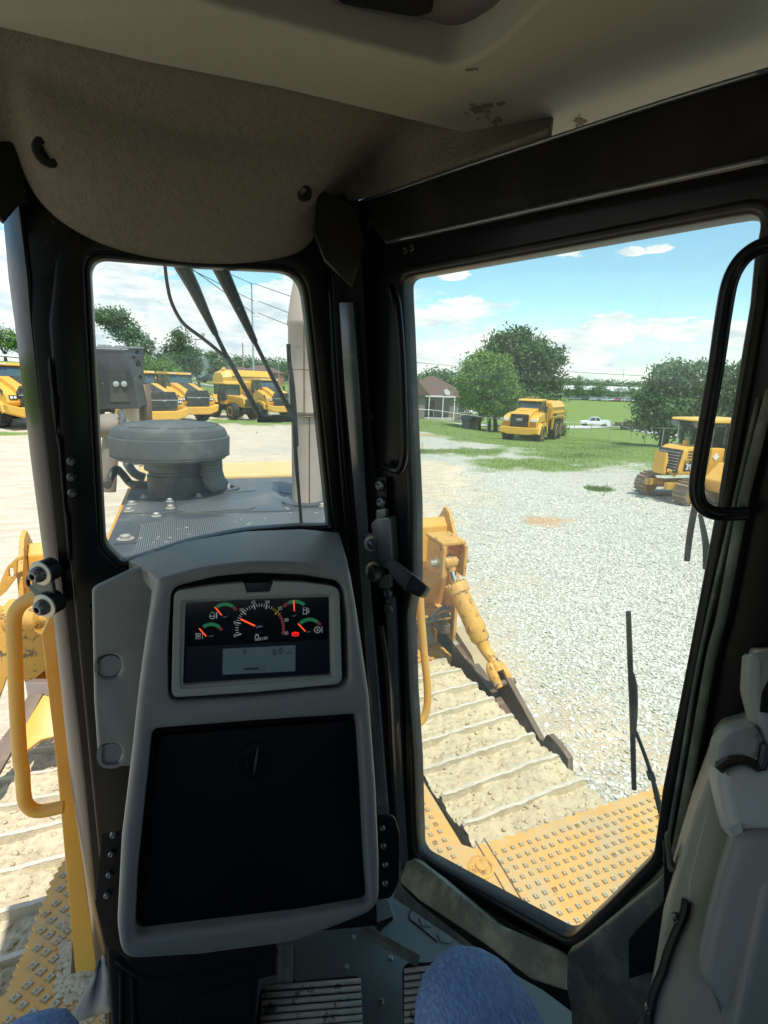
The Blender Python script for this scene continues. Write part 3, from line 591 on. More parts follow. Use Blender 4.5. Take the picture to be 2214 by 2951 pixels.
# footrest pocket next to the console
mb = MB(); P0 = hz(*cF(900, 130), 2.46); 
plate('cable_guide', Plane(P0, (-.2, -.5, .84)), [cF(890, 110), cF(905, -60), cF(1000, -10), cF(1038, 100), cF(1030, 130), cF(930, 215), cF(890, 160)], 'mat', DZ, holes=[[cF(915, 130), cF(925, -30), cF(990, 0), cF(1015, 90)]], thick=.03, bev=.003)
# brackets either side of console
BR = Plane(FACE.P+np.array([0, .16, 0]), (-.2, -.97, .1))
br = plate('console_bracket', BR, rp([(812, 1765), (*(852, 1763), 12), (*(864, 1800), 8), (*(863, 1905), 10), (*(845, 1942), 10), (815, 1945)]), 'black', DZ, thick=.006, bev=.002)
mb = MB()
for x, y in ((826, 1786), (828, 1825), (832, 1865), (832, 1905)): pbolt(mb, BR, x, y, 6, .008, 16)
mb.build('bracket_bolt', 'steel', br, smooth=True)
bl = plate('console_bracket', BR, [cB(860, 620), cB(1120, 560), cB(1120, 1700), cB(990, 1600), cB(890, 1560), cB(805, 1180)], 'matte', DZ, thick=.006, bev=.002)
mb = MB()
for x, y in ((965, 595), (950, 755), (932, 930), (912, 1105)): pbolt(mb, BR, *cB(x, y), 7, .008, 16)
mb.build('bracket_bolt', 'steel', bl, smooth=True)
# heater housing low under the console and the rubber boot by the left sill
HB = Plane((0, .86, 2.6), (0, -.8, .6))
hb = plate('heater_housing', HB, rp([(228, 2040), (560, 2030), (*(600, 2030), 10), (600, 2110), (560, 2120), (545, 2330), (245, 2330)]), 'matte', DZ, thick=.10, bev=.012)
plate('housing_lip', HB, rp([(*(380, 2190), 8), (*(450, 2150), 10), (*(520, 2125), 10), (540, 2140), (538, 2240), (395, 2240)]), 'matte', hb, thick=.01, bev=.004, off=.01)
mb = MB()
for p_ in ([(250, 2075), (330, 2120), (470, 2090), (600, 2055)], [(262, 2100), (262, 2212)], [(285, 2110), (290, 2230)]): mb.tube([HB.hit(*q, .002) for q in p_], .004, 8, 4)
mb.build('housing_fold', 'matte', hb, smooth=True)
LB = Plane(GLP.hit(215, 2050), (-.5, -.6, .6))
mb = MB(); rows = []
for k in range(7):
    s = k/6; a, b = Vector(LB.hit(*cB(640-20*s, 1990+260*s))), Vector(LB.hit(*cB(895+10*s, 1560+700*s))); r = []
    for j in range(9):
        t_ = j/8; px = cB(820-260*s+ (75+330*s)*t_, 1740+480*s-(180-60*s)*t_); r.append(LB.hit(*px, .012*noise.noise(Vector((s*3, t_*4, 1)))+.006*sin(t_*9)))
    rows.append(r)
mb.ring(rows, False, False, closed=False); o = mb.build('rubber_boot', mat('grey_rubber_boot', (.13, .14, .145), .55, var=.15, dirt=.5, dirtc=(.42, .36, .26), dlo=.5), DZ, smooth=True, ang=80)
sm = o.modifiers.new('sol', 'SOLIDIFY'); sm.thickness = .006
# ---- console body
ff = rp([(*c6(385, 262), 4), (*c6(425, 332), 4), (*c6(600, 285), 20), (*c6(860, 250), 30), (*c6(1150, 255), 30), (*c6(1405, 298), 10), (*c6(1440, 500), 20), (800, 1500), (815, 1700), (*(822, 1860), 10), (*(822, 1968), 42), (*(640, 2040), 40), (434, 2068), (*(262, 2079), 46), (*(252, 2000), 20), (262, 1812), (282, 1650), (298, 1500), (*c6(330, 560), 20), (*c6(372, 350), 10)][1:], 8)
clh = rp([(*c6(452, 395), 24), (*c6(700, 335), 20), (*c6(900, 318), 30), (*c6(1150, 328), 20), (*c6(1362, 362), 24), (*c6(1388, 560), 10), (*c6(1398, 930), 28), (*c6(900, 980), 10), (*c6(435, 1008), 24), (*c6(432, 720), 10)], 8)
sth = rp([(*(328, 1578), 18), (*(550, 1560), 10), (*(776, 1545), 18), (786, 1700), (792, 1850), (*(800, 1958), 14), (*(650, 1985), 20), (*(289, 2030), 14), (*(295, 1900), 10)], 8)
cs = plate('console', FACE, ff, 'grey', DZ, holes=[clh, sth], thick=.035, bev=.010)
def backpt(px, py):
    xs = [340, 450, 560, 680, 770]; bx = [278, 400, 530, 652, 742]; by = [1212, 1170, 1148, 1143, 1152]
    return WSP.hit(np.interp(px, xs, bx), np.interp(px, xs, by), .04)
fr_, bk, bk2 = [], [], []
q2 = offs([FACE.to2(FACE.hit(x, y)) for x, y in ff] if area2([FACE.to2(FACE.hit(x, y)) for x, y in ff]) > 0 else [FACE.to2(FACE.hit(x, y)) for x, y in ff][::-1], .0)
ffo = ff if area2([FACE.to2(FACE.hit(x, y)) for x, y in ff]) > 0 else ff[::-1]
for x, y in ffo:
    f0 = FACE.hit(x, y)-FACE.N*.012; fr_.append(f0)
    if y < 1262: b0 = backpt(x, y)
    else: b0 = f0+np.array([0, .30, .0])
    w0 = min(1, max(0, (1330-y)/68)) if 1262 <= y < 1330 else (1 if y < 1262 else 0)
    if 1262 <= y < 1330: b0 = b0*(1-w0)+backpt(x, 1240)*w0
    bk.append(b0); bk2.append(b0+np.array([0, .0, -.05]) if y < 1262 else b0)
mid = [a*.75+b*.25+(np.array([0, 0, .006]) if a[2] > 3.48 else 0) for a, b in zip(fr_, bk)]
MB().ring([fr_, mid, bk, bk2], False, False).build('console_body', 'grey', cs, smooth=True, ang=50)
WG = Plane(FACE.P+np.array([0, .17, 0]), (.12, -.99, .05))
dimp = [rp([(x-r, y-r, r), (x+r, y-r, r), (x+r, y+r, r), (x-r, y+r, r)], 8) for x, y, r in ((237, 1441, 26), (240, 1631, 24))]
wg = plate('console_wing', WG, rp([(*c6(28, 408), 10), c6(60, 385), c6(230, 305), c6(385, 255), c6(480, 262), c6(400, 700), c6(330, 1350), c6(230, 1345), (*c6(76, 1352), 10), (*c6(62, 1320), 6), c6(40, 1000), c6(34, 700)]), 'grey', cs, holes=dimp, thick=.012, bev=.005)
for x, y, r in ((237, 1441, 26), (240, 1631, 24)):
    c = WG.hit(x, y); R_ = np.linalg.norm(c-WG.hit(x+r, y))
    MB().lathe(c, [(R_*1.0, -.004), (R_*.86, -.012), (R_*.6, -.018), (.0004, -.020)], 28, WG.N).build('screw_dimple', 'grey', wg, smooth=True)
    MB().lathe(c-WG.N*.019, [(.008, 0), (.008, .004), (.0045, .006), (.0035, .002), (.0003, .002)], 16, WG.N).build('recessed_screw', 'steel', wg, smooth=True)
# storage lid
SD = Plane(FACE.P-FACE.N*.022, FACE.N)
MB_ = plate('storage_lid', SD, rp([(*(338, 1590), 16), (*(550, 1572), 10), (*(766, 1556), 16), (*(792, 1940), 14), (*(640, 1972), 20), (*(304, 2018), 12)]), mat('black_lid_plastic', (.003, .003, .004), .42, var=.1, spec=.15, bump=.1, bscale=400), cs, thick=.008, bev=.004)
plate('lid_gap', Plane(FACE.P-FACE.N*.034, FACE.N), [(300, 1560), (800, 1530), (815, 2000), (270, 2050)], 'matte', cs, thick=.003, bev=0)
kc = SD.hit(*c6(900, 1310)); MB().lathe(kc, [(.030, 0), (.030, .003), (.028, .004), (.0005, .004)], 32, SD.N).lathe(kc, [(.017, .004), (.015, .009), (.0005, .010)], 24, SD.N)\
    .build('lid_knob', MB_.data.materials[0], MB_, smooth=True)
a, b = SD.hit(*c6(911, 1236), .012), SD.hit(*c6(888, 1385), .012); MB().tube([a, (a+b)/2, b], [.0008, .0018, .0008], 8).build('knob_edge', 'steel', MB_, smooth=True)
# ---- instrument cluster
ICP = Plane(FACE.P-FACE.N*.004, FACE.N)
ic = thing('instrument_cluster', None, None); ic.parent = DZ
plate('cluster_gasket', Plane(FACE.P-FACE.N*.026, FACE.N), clh, 'matte', ic, thick=.006, bev=0)
bz = rp([(*c6(463, 412), 16), (*c6(640, 385), 10), (*c6(835, 366), 3), (*c6(852, 420), 3), (*c6(975, 416), 3), (*c6(996, 360), 3), (*c6(1150, 364), 10), (*c6(1345, 390), 20), (*c6(1350, 600), 8), (*c6(1360, 905), 18), (*c6(900, 950), 10), (*c6(450, 980), 18), (*c6(455, 700), 8)], 6)
sh = rp([(*c6(525, 474), 5), (*c6(900, 455), 2), (*c6(1296, 443), 5), (*c6(1302, 862), 5), (*c6(900, 888), 2), (*c6(512, 914), 5)], 5)
bzo = plate('bezel', ICP, bz, 'bezel', ic, holes=[rp([(*c6(502, 462), 8), (*c6(900, 445), 2), (*c6(1306, 430), 8), (*c6(1316, 872), 8), (*c6(900, 902), 2), (*c6(494, 932), 8)], 5)], thick=.022, bev=.002)
plate('inner_bezel', Plane(ICP.P-ICP.N*.004, ICP.N), rp([(*c6(495, 455), 4), (*c6(1312, 424), 4), (*c6(1322, 878), 4), (*c6(488, 938), 4)], 4), 'bezel', bzo, holes=[sh], thick=.014, bev=.003)
plate('light_sensor', Plane(ICP.P-ICP.N*.006, ICP.N), [c6(838, 368), c6(994, 362), c6(974, 414), c6(854, 418)], 'rubber', bzo, thick=.01, bev=.001)
SCP = Plane(ICP.P-ICP.N*.014, ICP.N)
scr = plate('display_screen', SCP, [c6(505, 465), c6(1308, 435), c6(1316, 872), c6(500, 922)], 'screen', ic, thick=.003, bev=0)
M['e_wh'] = emis('printed_white', (.62, .65, .62), .10); M['e_gr'] = emis('printed_green', (.025, .26, .11), .14); M['e_rd'] = emis('printed_dark_red', (.24, .035, .04), .12)
M['e_or'] = emis('needle_orange', (1.0, .10, .02), .60); M['e_wr'] = emis('warning_red', (1.0, .012, .012), 1.0); M['e_ye'] = emis('printed_yellow', (.60, .46, .03), .12)
M['lcd'] = emis('lcd_window', (.12, .19, .23), .08, (.08, .12, .14)); M['lcdt'] = mat('lcd_segments', (.02, .03, .035), .6); M['pnl'] = mat('lower_display_panel', (.006, .010, .022), .25)
def qstrip(mb, pts, w, off):
    """flat printed line in screen pixels of the cluster crop"""
    L_, R2 = [], []
    for i, p in enumerate(pts):
        a = np.array(pts[max(i-1, 0)]); b = np.array(pts[min(i+1, len(pts)-1)]); d = b-a; d = d/(np.linalg.norm(d)+1e-9); n_ = np.array([-d[1], d[0]])*w/2
        L_.append(SCP.hit(*c8(*(np.array(p)+n_)), off)); R2.append(SCP.hit(*c8(*(np.array(p)-n_)), off))
    k = len(pts); mb.add(L_+R2, [(i, i+1, k+i+1, k+i) for i in range(k-1)])
def arc(cx_, cy_, r, a0, a1, n=24, sy=1.0): return [(cx_+r*cos(radians(a0+(a1-a0)*i/n)), cy_-sy*r*sin(radians(a0+(a1-a0)*i/n))) for i in range(n+1)]
for (cx_, cy_, r, g0, g1, r0_, r1_) in ((395, 600, 112, 128, 48, 46, 32), (520, 428, 118, 128, 54, 52, 32), (1138, 418, 132, 116, 50, 140, 118), (1268, 560, 115, 136, 52, 50, 34)):
    mb = MB(); qstrip(mb, arc(cx_, cy_, r, g0, g1), 30, .0006); mb.build('gauge_arc', 'e_gr', ic)
    mb = MB(); qstrip(mb, arc(cx_, cy_, r, r0_, r1_, 6), 30, .0006); mb.build('gauge_red_zone', 'e_rd', ic)
    mb = MB(); mb.lathe(SCP.hit(*c8(cx_, cy_), .0), [(.0055, 0), (.0055, .0025), (.0045, .003), (.0002, .003)], 24, SCP.N); mb.build('needle_hub', 'screen', ic, smooth=True)
for a, b, w_ in (((352, 595), (290, 526), 12), ((488, 408), (428, 334), 12), ((1133, 372), (1127, 276), 11), ((1232, 552), (1166, 482), 11), ((785, 502), (655, 442), 15)):
    mb = MB(); qstrip(mb, [a, ((a[0]+b[0])/2, (a[1]+b[1])/2), b], w_, .0022); mb.build('needle', 'e_or', ic)
MB().lathe(SCP.hit(*c8(830, 520)), [(.008, 0), (.008, .0025), (.007, .003), (.0002, .003)], 28, SCP.N).build('needle_hub', 'screen', ic, smooth=True)
TC = (832, 520)
def tpos(v, r):  # tach value -> pixel
    a = radians(198-(v/35)*216) if True else 0
    return (TC[0]+r*cos(a)*1.0, TC[1]-r*sin(a)*.97)
mbw, mby = MB(), MB()
for i in range(0, 28):
    big = i % 5 == 0; r0_, r1_ = (178, 222) if big else (194, 222)
    if i > 26: continue
    qstrip(mby if i >= 23 else mbw, [tpos(i, r0_), tpos(i, (r0_+r1_)/2), tpos(i, r1_)], 10 if big else 5, .0006)
mbw.build('tachometer_ticks', 'e_wh', ic); mby.build('tachometer_yellow_ticks', 'e_ye', ic)
mb = MB(); qstrip(mb, [tpos(26.2+i*.45, 205) for i in range(20)], 26, .0006); mb.build('tachometer_red_zone', 'e_rd', ic)
for v, (x, y) in ((0, (606, 590)), (5, (605, 474)), (10, (663, 362)), (15, (769, 295)), (20, (893, 292)), (25, (1007, 347)), (30, (1062, 452)), (35, (1062, 567))):
    text3('dial_numeral', str(v), SCP, *c8(x, y), 7.2, 'e_wh', ic, rotpx=.03)
text3('multiplier_text', 'X100', SCP, *c8(857, 615), 6.2, 'e_wh', ic, rotpx=.03)
def sketch(name, lines, m, w=5, off=.0007):
    mb = MB()
    for l in lines: qstrip(mb, l, w, off)
    return mb.build(name, m, ic)
def circ(x, y, r, n=18): return arc(x, y, r, 0, 360, n)
sketch('fuel_icon', [[(1212, 395), (1212, 342), (1242, 340), (1242, 395)], [(1206, 398), (1248, 396)], [(1214, 362), (1242, 361)], [(1242, 370), (1252, 372), (1254, 388), (1262, 386), (1260, 355), (1248, 344)]], 'e_wh')
sketch('engine_icon', [circ(801, 602, 17), [(790, 585), (790, 577), (814, 576), (814, 584)], [(780, 628), (822, 627)]], 'e_wh')
sketch('coolant_icon', [[(388, 395), (386, 408), (383, 422), (390, 436), (405, 440), (420, 436), (427, 420), (424, 404), (416, 394)], [(395, 383), (421, 383)], [(386, 415), (395, 420), (404, 414), (413, 420), (424, 414)], [(440, 380), (441, 436)], [(446, 380), (446, 436)]], 'e_wh')
sketch('oil_icon', [[(262, 566), (262, 618), (298, 616), (298, 566)], [(256, 572), (302, 570)], [(280, 578), (272, 596), (280, 606), (289, 595), (280, 578)], [(317, 566), (318, 616)]], 'e_wh')
sketch('gear_oil_icon', [circ(1337, 537, 25), [(1337, 526), (1330, 540), (1337, 548), (1345, 540), (1337, 526)], [(1377, 506), (1379, 562)]]+[[(1337+25*cos(a), 537+25*sin(a)), (1337+33*cos(a), 537+33*sin(a))] for a in [k*pi/5 for k in range(10)]], 'e_wh')
sketch('parking_brake_lamp', [circ(1142, 575, 18), arc(1142, 575, 29, 140, 220, 8), arc(1142, 575, 29, -40, 40, 8), [(1137, 586), (1139, 564), (1148, 564), (1150, 571), (1139, 574)]], 'e_wr', 5)
plate('lower_panel', SCP, [c8(175, 690), c8(1450, 622), c8(1456, 940), c8(160, 1018)], 'pnl', ic, thick=.0004, bev=0, off=.0005)
plate('lcd', SCP, [c8(500, 706), c8(1143, 674), c8(1141, 903), c8(495, 936)], 'lcd', ic, thick=.0004, bev=0, off=.001)
text3('speed_digits', '0.0', SCP, *c8(985, 732), 13.5, 'lcdt', ic, off=.0016, rotpx=.04)
text3('speed_unit', 'mph', SCP, *c8(1083, 738), 4.5, 'lcdt', ic, off=.0016, rotpx=.04)
text3('gear_letter', 'P', SCP, *c8(697, 737), 11, 'lcdt', ic, off=.0016, rotpx=.04)
mb = MB()
for l in ([(690, 886), (812, 880)],): qstrip(mb, l, 18, .0016)
for l in ([(815, 868), (870, 865), (871, 897), (816, 900), (815, 868)],): qstrip(mb, l, 3, .0016)
mb.build('lcd_bar', 'lcdt', ic)
# ---- right hand side console (bottom right of the view)
SC1 = Plane(hd(1560, 1900, .60), (-.70, -.50, .34))
sc = plate('side_console', SC1, rp([(*cR(905, -60), 10), (*cR(868, 185), 12), (*cR(912, 390), 10), (*cR(720, 450), 16), cR(675, 520), cR(620, 690), cR(520, 970), cR(420, 1310), cR(330, 1660), cR(280, 2000), cR(235, 2260), cR(1250, 2260), cR(1250, -60)]), 'tanp', DZ, thick=.12, bev=.004)
plate('panel_overlay', Plane(SC1.P+SC1.N*.004, SC1.N), rp([cR(665, 680), cR(600, 930), (*cR(500, 1330), 6), (*cR(485, 1480), 6), cR(380, 1760), cR(262, 2240), cR(740, 2260), cR(600, 1900), cR(620, 1500), cR(760, 1100), cR(700, 900)]), 'tanp', sc, thick=.006, bev=.002)
mb = MB(); mb.tube([SC1.hit(*cR(*p), .006) for p in ((482, 1465), (470, 1540), (420, 1660), (372, 1780), (340, 1890), (295, 2000), (262, 2140), (250, 2250))], .0052, 8, 4); mb.build('console_edge_seal', 'rubber', sc, smooth=True)
mb = MB()
for x, y in ((416, 1555), (250, 2100)): pbolt(mb, SC1, *cR(x, y), 8, .012, 16)
mb.build('console_screw', 'steel', sc, smooth=True)
SC2 = Plane(hd(1600, 1900, .535), (-.62, -.62, .48))
plate('armrest_cap', SC2, rp([(*cR(672, 672), 4), (*cR(690, 505), 14), (*cR(760, 435), 14), (*cR(910, 392), 8), (*cR(965, 500), 4), (*cR(935, 655), 4), (*cR(800, 600), 20)]), 'grey2', sc, thick=.05, bev=.008)
mb = MB(); mb.tube([SC2.hit(*cR(*p), .001) for p in ((675, 672), (720, 632), (800, 612), (870, 625), (935, 652), (965, 520))], .005, 8, 3); mb.build('cap_seam', 'rubber', sc, smooth=True)
plate('armrest_bolster', SC2, rp([(*cR(690, 668), 8), (*cR(800, 612), 20), (*cR(935, 655), 6), (*cR(975, 520), 4), cR(1250, 500), cR(1250, 1120), (*cR(850, 1060), 20), (*cR(765, 1110), 10), cR(720, 950), cR(680, 760)]), mat('light_grey_bolster', (.34, .38, .36), .5, var=.05, bump=.12, bscale=400), sc, thick=.05, bev=.012)
plate('armrest_side', Plane(SC2.P+SC2.N*.003, (-.75, -.5, .30)), rp([(*cR(762, 1100), 14), (*cR(850, 1056), 20), (*cR(1000, 1068), 10), cR(1250, 1100), cR(1250, 2300), cR(810, 2300), (*cR(560, 1935), 12), (*cR(553, 1870), 8), cR(620, 1580), cR(700, 1290)]), 'grey2', sc, thick=.05, bev=.012)
plate('seat_side', Plane(SC2.P+SC2.N*.012, (-.55, -.7, .35)), rp([cR(1010, 1320), (*cR(945, 1345), 12), cR(900, 1600), cR(760, 2300), cR(1250, 2300), cR(1250, 1300)]), 'grey2', sc, thick=.03, bev=.008)
plate('upper_trim', Plane(SC2.P, SC2.N), rp([cR(1250, -60), (*cR(880, -40), 10), (*cR(866, 190), 12), (*cR(920, 400), 14), cR(970, 540), cR(1250, 700)]), 'grey2', sc, thick=.04, bev=.010)
plate('trim_slot', Plane(SC2.P+SC2.N*.004, SC2.N), rp([cR(945, 200), cR(990, 120), cR(1100, 200), cR(1000, 330), cR(935, 320)]), 'matte', sc, thick=.006, bev=.001)
plate('control_box', Plane(hd(1400, 2150, .78), (-.6, -.6, .5)), rp([(*cR(-60, 2030), 8), cR(140, 1900), (*cR(280, 1862), 10), cR(300, 1900), cR(250, 2300), cR(-160, 2300)]), 'grey2', DZ, thick=.05, bev=.010)
# ================================================================== bulldozer, outside of the cab
# ---- hood
HZ = 3.25
HDP = Plane((0, 2.5, HZ), (0, 0, 1))
hood = thing('hood', None, None); hood.parent = DZ; hood.name = 'engine_hood'
plate('hood_panel', HDP, [(-.255, 1.25), (1.30, 1.25), (1.30, 3.02), (-.245, 3.02)] and [(-.255, 1.15, .0), (1.30, 1.15), (1.30, 3.02), (-.245, 3.02)], 'hood', hood, thick=.02, bev=.004, local=False) if False else None
def hplate(name, pts, m, parent, thick=.004, z=HZ, bev=.001, rad=0):
    pl = Plane((0, 0, z), (0, 0, 1)); return plate(name, pl, rp([(*p[:2], p[2] if len(p) > 2 else rad) for p in pts]) , m, parent, thick=thick, bev=bev, local='w')
_plate_mb = plate_mb
def plate_mb(pl, outer, holes=(), thick=.01, bev=.002, off=0.0, mb=None, local=False, seg=3):
    if local == 'w':
        cv = lambda l: [pl.to2(np.array([x, y, pl.P[2]])) for x, y in l]
        return _plate_mb(pl, cv(outer), [cv(h) for h in holes], thick, bev, off, mb, True, seg)
    return _plate_mb(pl, outer, holes, thick, bev, off, mb, local, seg)
hplate('hood_panel', [(-.255, 1.15), (.46, 1.15), (.82, 2.0), (.86, 3.02), (-.245, 3.02)], 'hood', hood, .02, HZ, .004)
mb = MB(); mb.ring([[(-.24, 1.16, z), (.44, 1.16, z), (.80, 2.0, z), (.84, 2.98, z), (-.23, 2.98, z)] for z in (2.3, 3.23)]); mb.build('hood_side', 'yel', hood)
def hpx(pts, z=HZ): return [(*hz(*c1(*p[:2]), z)[:2], p[2] if len(p) > 2 else 0) for p in pts]
for pts in ([(355, 1850, .04), (385, 1818, .03), (1390, 1744, .03), (1640, 1736), (1640, 1950), (1200, 2200), (300, 2200)], [(620, 1700, .03), (700, 1682, .03), (1090, 1663, .04), (1142, 1690, .05), (1130, 1722, .04), (700, 1748, .03), (615, 1740, .03)],
            [(830, 1612, .02), (900, 1597, .02), (1035, 1572, .02), (1142, 1560, .03), (1142, 1600, .03), (850, 1622, .02)], [(1290, 1560, .03), (1400, 1548, .02), (1640, 1545, .02), (1640, 1625), (1420, 1630, .02), (1300, 1612, .03)], [(1325, 1690, .02), (1640, 1683), (1640, 1706), (1340, 1704, .02)]):
    q = [p for p in hpx(pts)]; pl = Plane((0, 0, HZ+.0035), (0, 0, 1)); plate('perforated_screen', pl, rp(q), 'perf', hood, thick=.003, bev=.0005, local='w')
# low seams and access plate
mb = MB()
for seg_ in ([(325, 1670), (800, 1655), (840, 1605), (860, 1590)], [(230, 1755), (590, 1745), (597, 1660)], [(180, 1960), (345, 1950)], [(597, 1745), (620, 1750), (1390, 1735)]):
    mb.tube([hz(*c1(*p), HZ+.001) for p in seg_], .003, 6)
mb.build('panel_seam', 'dk', hood)
mb = MB(); mbb = MB()
for x, y, r in ((262, 1925, .022), (285, 1738, .016), (305, 1692, .016), (385, 1648, .014), (560, 1672, .014), (565, 1718, .016), (470, 1772, .015), (755, 1640, .014), (815, 1547, .012), (600, 1632, .008), (1585, 1706, .012), (360, 1548, .016)):
    c = hz(*c1(x, y), HZ); r *= .8; mb.lathe(c, [(r*1.6, .001), (r*1.6, .003)], 20); mb.lathe(c, [(r, .003), (r, .014), (r*.8, .016)], 6)
mb.build('hood_bolt', mat('dusty_bolt', (.48, .45, .40), .5, metal=.3, dirt=.4), hood)
mb = MB()
for i in range(60):
    u = random.random(); x, y = random.uniform(360, 1600), random.uniform(1690, 1960); r = random.uniform(.001, .004)*(1+random.random()); c = hz(*c1(x, y), HZ+.0045)
    if not (-.2 < c[0] < 1.2): continue
    k = random.randint(5, 8); mb.add([c+np.array([r*cos(j*6.28/k)*random.uniform(.6, 1.6), r*sin(j*6.28/k)*random.uniform(.5, 1), 0]) for j in range(k)], [tuple(range(k))])
mb.build('dropping_splash', mat('pale_splash', (.62, .58, .50), .8), hood)
# yellow radiator guard top at the nose, side flange at left, grab rail
mb = MB(); mb.box((.31, 3.30, 2.80), (1.12, .50, .93)); mb.build('radiator_guard', 'creamy', DZ, bev=.015)
mb = MB(); mb.hull([(1.2, 3.21), (3.05, 3.215), (3.05, 3.16), (1.2, 3.16)], -.275, -.252, 0); mb.build('hood_flange', 'yel', hood)
mb = MB(); mb.tube([hz(*c1(140, 1560), 3.3), hy(*c1(150, 1530), 2.75), hy(*c1(195, 1455), 2.8), hy(*c1(235, 1480), 2.85), hy(*c1(290, 1545), 2.85), hy(*c1(330, 1558), 2.8), hz(*c1(415, 1560), 3.262)], .019, 10, 4); mb.build('hydraulic_hose', 'dk', DZ, smooth=True)
mb = MB(); mb.tube([hy(*c1(170, 1190), 3.1), hy(*c1(160, 1300), 3.1), hy(*c1(150, 1450), 3.1), hy(*c1(140, 1600), 3.1)], .042, 12); mb.sphere(hy(*c1(165, 1165), 3.1), .085, 12, 8, (1.2, 1, .8)); mb.build('lift_cylinder', mat('dusty_cylinder', (.26, .22, .18), .7, dirt=.4, dirtc=(.36,.32,.26)), DZ, smooth=True)
mb = MB(); mb.tube([hy(*c1(225, 1070), 3.05), hy(*c1(245, 1110), 3.0), hy(*c1(232, 1150), 2.98)], .016, 8, 4); mb.tube([hy(*c1(270, 1410), 2.95), hy(*c1(320, 1480), 2.9), hy(*c1(390, 1510), 2.9)], .022, 8, 3); mb.build('cylinder_hose', 'cap', DZ, smooth=True)
# ---- dark guard box with lamps at the left front
BX = thing('lamp_guard_box', None, None); BX.parent = DZ
BP = Plane((0, 3.3, 3.8), (0, -1, 0))
q = [hy(*c1(*p), 3.3) for p in ((-140, 640), (238, 648), (268, 690), (300, 800), (350, 1045), (-140, 1055))]
q2 = [p+np.array([.045, .36, .02]) for p in q]; q2[1] = q2[1]+np.array([.05, 0, 0]); q2[2] = q2[2]+np.array([.03, 0, 0])
MB().ring([q, q2]).build('guard_box', mat('dark_dusty_box', (.020, .022, .026), .55, dirt=.28, dirtc=(.13, .13, .14), dscale=6, dlo=.5), BX, bev=.006)
top = [q[0]+np.array([0, 0, .004]), q[1]+np.array([0.0, 0, .004]), q2[1]+np.array([0, 0, .006]), q2[0]+np.array([0, 0, .006])]
MB().ring([top, [p+np.array([0, 0, .010]) for p in top]]).build('box_lid', mat('dusty_grey_lid', (.20, .215, .235), .6, dirt=.4, dirtc=(.35, .34, .32), dlo=.5), BX, bev=.003)
mb = MB()
for x, y in ((100, 590), (135, 565), (212, 592), (238, 566)):
    c = hy(*c1(x, y+6), 3.42); c[2] = q[1][2]+.012; mb.lathe(c, [(.022, 0), (.022, .012), (.016, .016)], 6)
mb.build('lid_bolt', 'zinc', BX)
for x in (198, 252):
    c = hy(*c1(x, 880), 3.285); MB().lathe(c, [(.014, -.02), (.016, .0), (.013, .006), (.0005, .009)], 20, (0, -1, 0)).build('work_lamp', 'galv', BX, smooth=True)
plate('lamp_window', BP, [c1(155, 815), c1(262, 815), c1(292, 1000), c1(160, 1000)], 'dk', BX, thick=.01, bev=.002, off=.006)
mb = MB(); mb.tube([hy(*c1(300, 1040), 3.5), hy(*c1(305, 1180), 3.5), hy(*c1(310, 1420), 3.5)], .042, 12); mb.build('lift_rod', 'exh', BX, smooth=True)
mb = MB(); mb.tube([hy(*c1(342, 1040), 3.55), hy(*c1(352, 1230), 3.55)], .02, 10); mb.tube([hy(*c1(375, 880), 3.6), hy(*c1(398, 1230), 3.6)], .045, 8); mb.build('lift_rod', 'rustst', BX, smooth=True)
mb = MB()
for x, y, r in ((330, 740, .018), (322, 665, .010), (300, 700, .009), (345, 830, .010)):
    t_ = (x-250)/120; c = hy(*c1(x-6, y), 3.40); mb.lathe(c+np.array([0.02, -.03, 0]), [(r, -.004), (r, .004), (.0003, .004)], 12, (.8, -.6, 0))
mb.build('box_hole', 'matte', BX)
# ---- air precleaner
AC = thing('air_precleaner', None, None); AC.parent = DZ
a0 = hz(*c1(610, 1612), HZ); k = 1/ (1123/2.62)
D_ = np.dot(a0-CAM, _f); s_ = D_/FPX*.3207*.985
def zz(y): return (1612-y)*s_*.985
MB().lathe(a0, [(182*s_, 0), (182*s_, zz(1480)), (170*s_, zz(1470)), (170*s_, zz(1455)), (196*s_, zz(1440)), (196*s_, zz(1370))], 40).build('intake_neck', 'dk', AC, smooth=True)
ac_ = a0+np.array([-18*s_, 0, 0])
MB().lathe(ac_, [(250*s_, zz(1376)), (345*s_, zz(1362)), (352*s_, zz(1348)), (366*s_, zz(1340)), (366*s_, zz(1332)), (371*s_, zz(1326)), (376*s_, zz(1225)), (374*s_, zz(1218)), (362*s_, zz(1214)), (360*s_, zz(1195)), (346*s_, zz(1165)), (318*s_, zz(1146)), (160*s_, zz(1122)), (40*s_, zz(1112)), (.0005, zz(1112))], 64).build('rubber_cap', 'cap', AC, smooth=True, ang=25)
mb = MB()
for a0_, a1_ in ((-140, -100), (-92, -62), (-55, -20), (-175, -150), (-12, 20), (30, 70), (80, 120), (130, 175)):
    for rr_ in (292, 304):
        mb.tube([ac_+np.array([rr_*s_*cos(radians(a)), rr_*s_*sin(radians(a)), zz(1144)+.001]) for a in np.linspace(a0_, a1_, 8)], .0035, 6)
for h in (1342, 1330): mb.lathe(ac_, [(368*s_, zz(h)-.002), (373*s_, zz(h)), (368*s_, zz(h)+.002)], 64)
mb.build('cap_rib', 'cap', AC, smooth=True)
mb = MB(); hp_ = [hy(*c1(835, 1370), 2.60), hy(*c1(842, 1480), 2.62), hy(*c1(865, 1545), 2.68), hz(*c1(905, 1590), HZ)]
mb.tube(hp_, .044, 12, 8); o = mb.build('ribbed_hose', 'hose', AC, smooth=True)
P = []
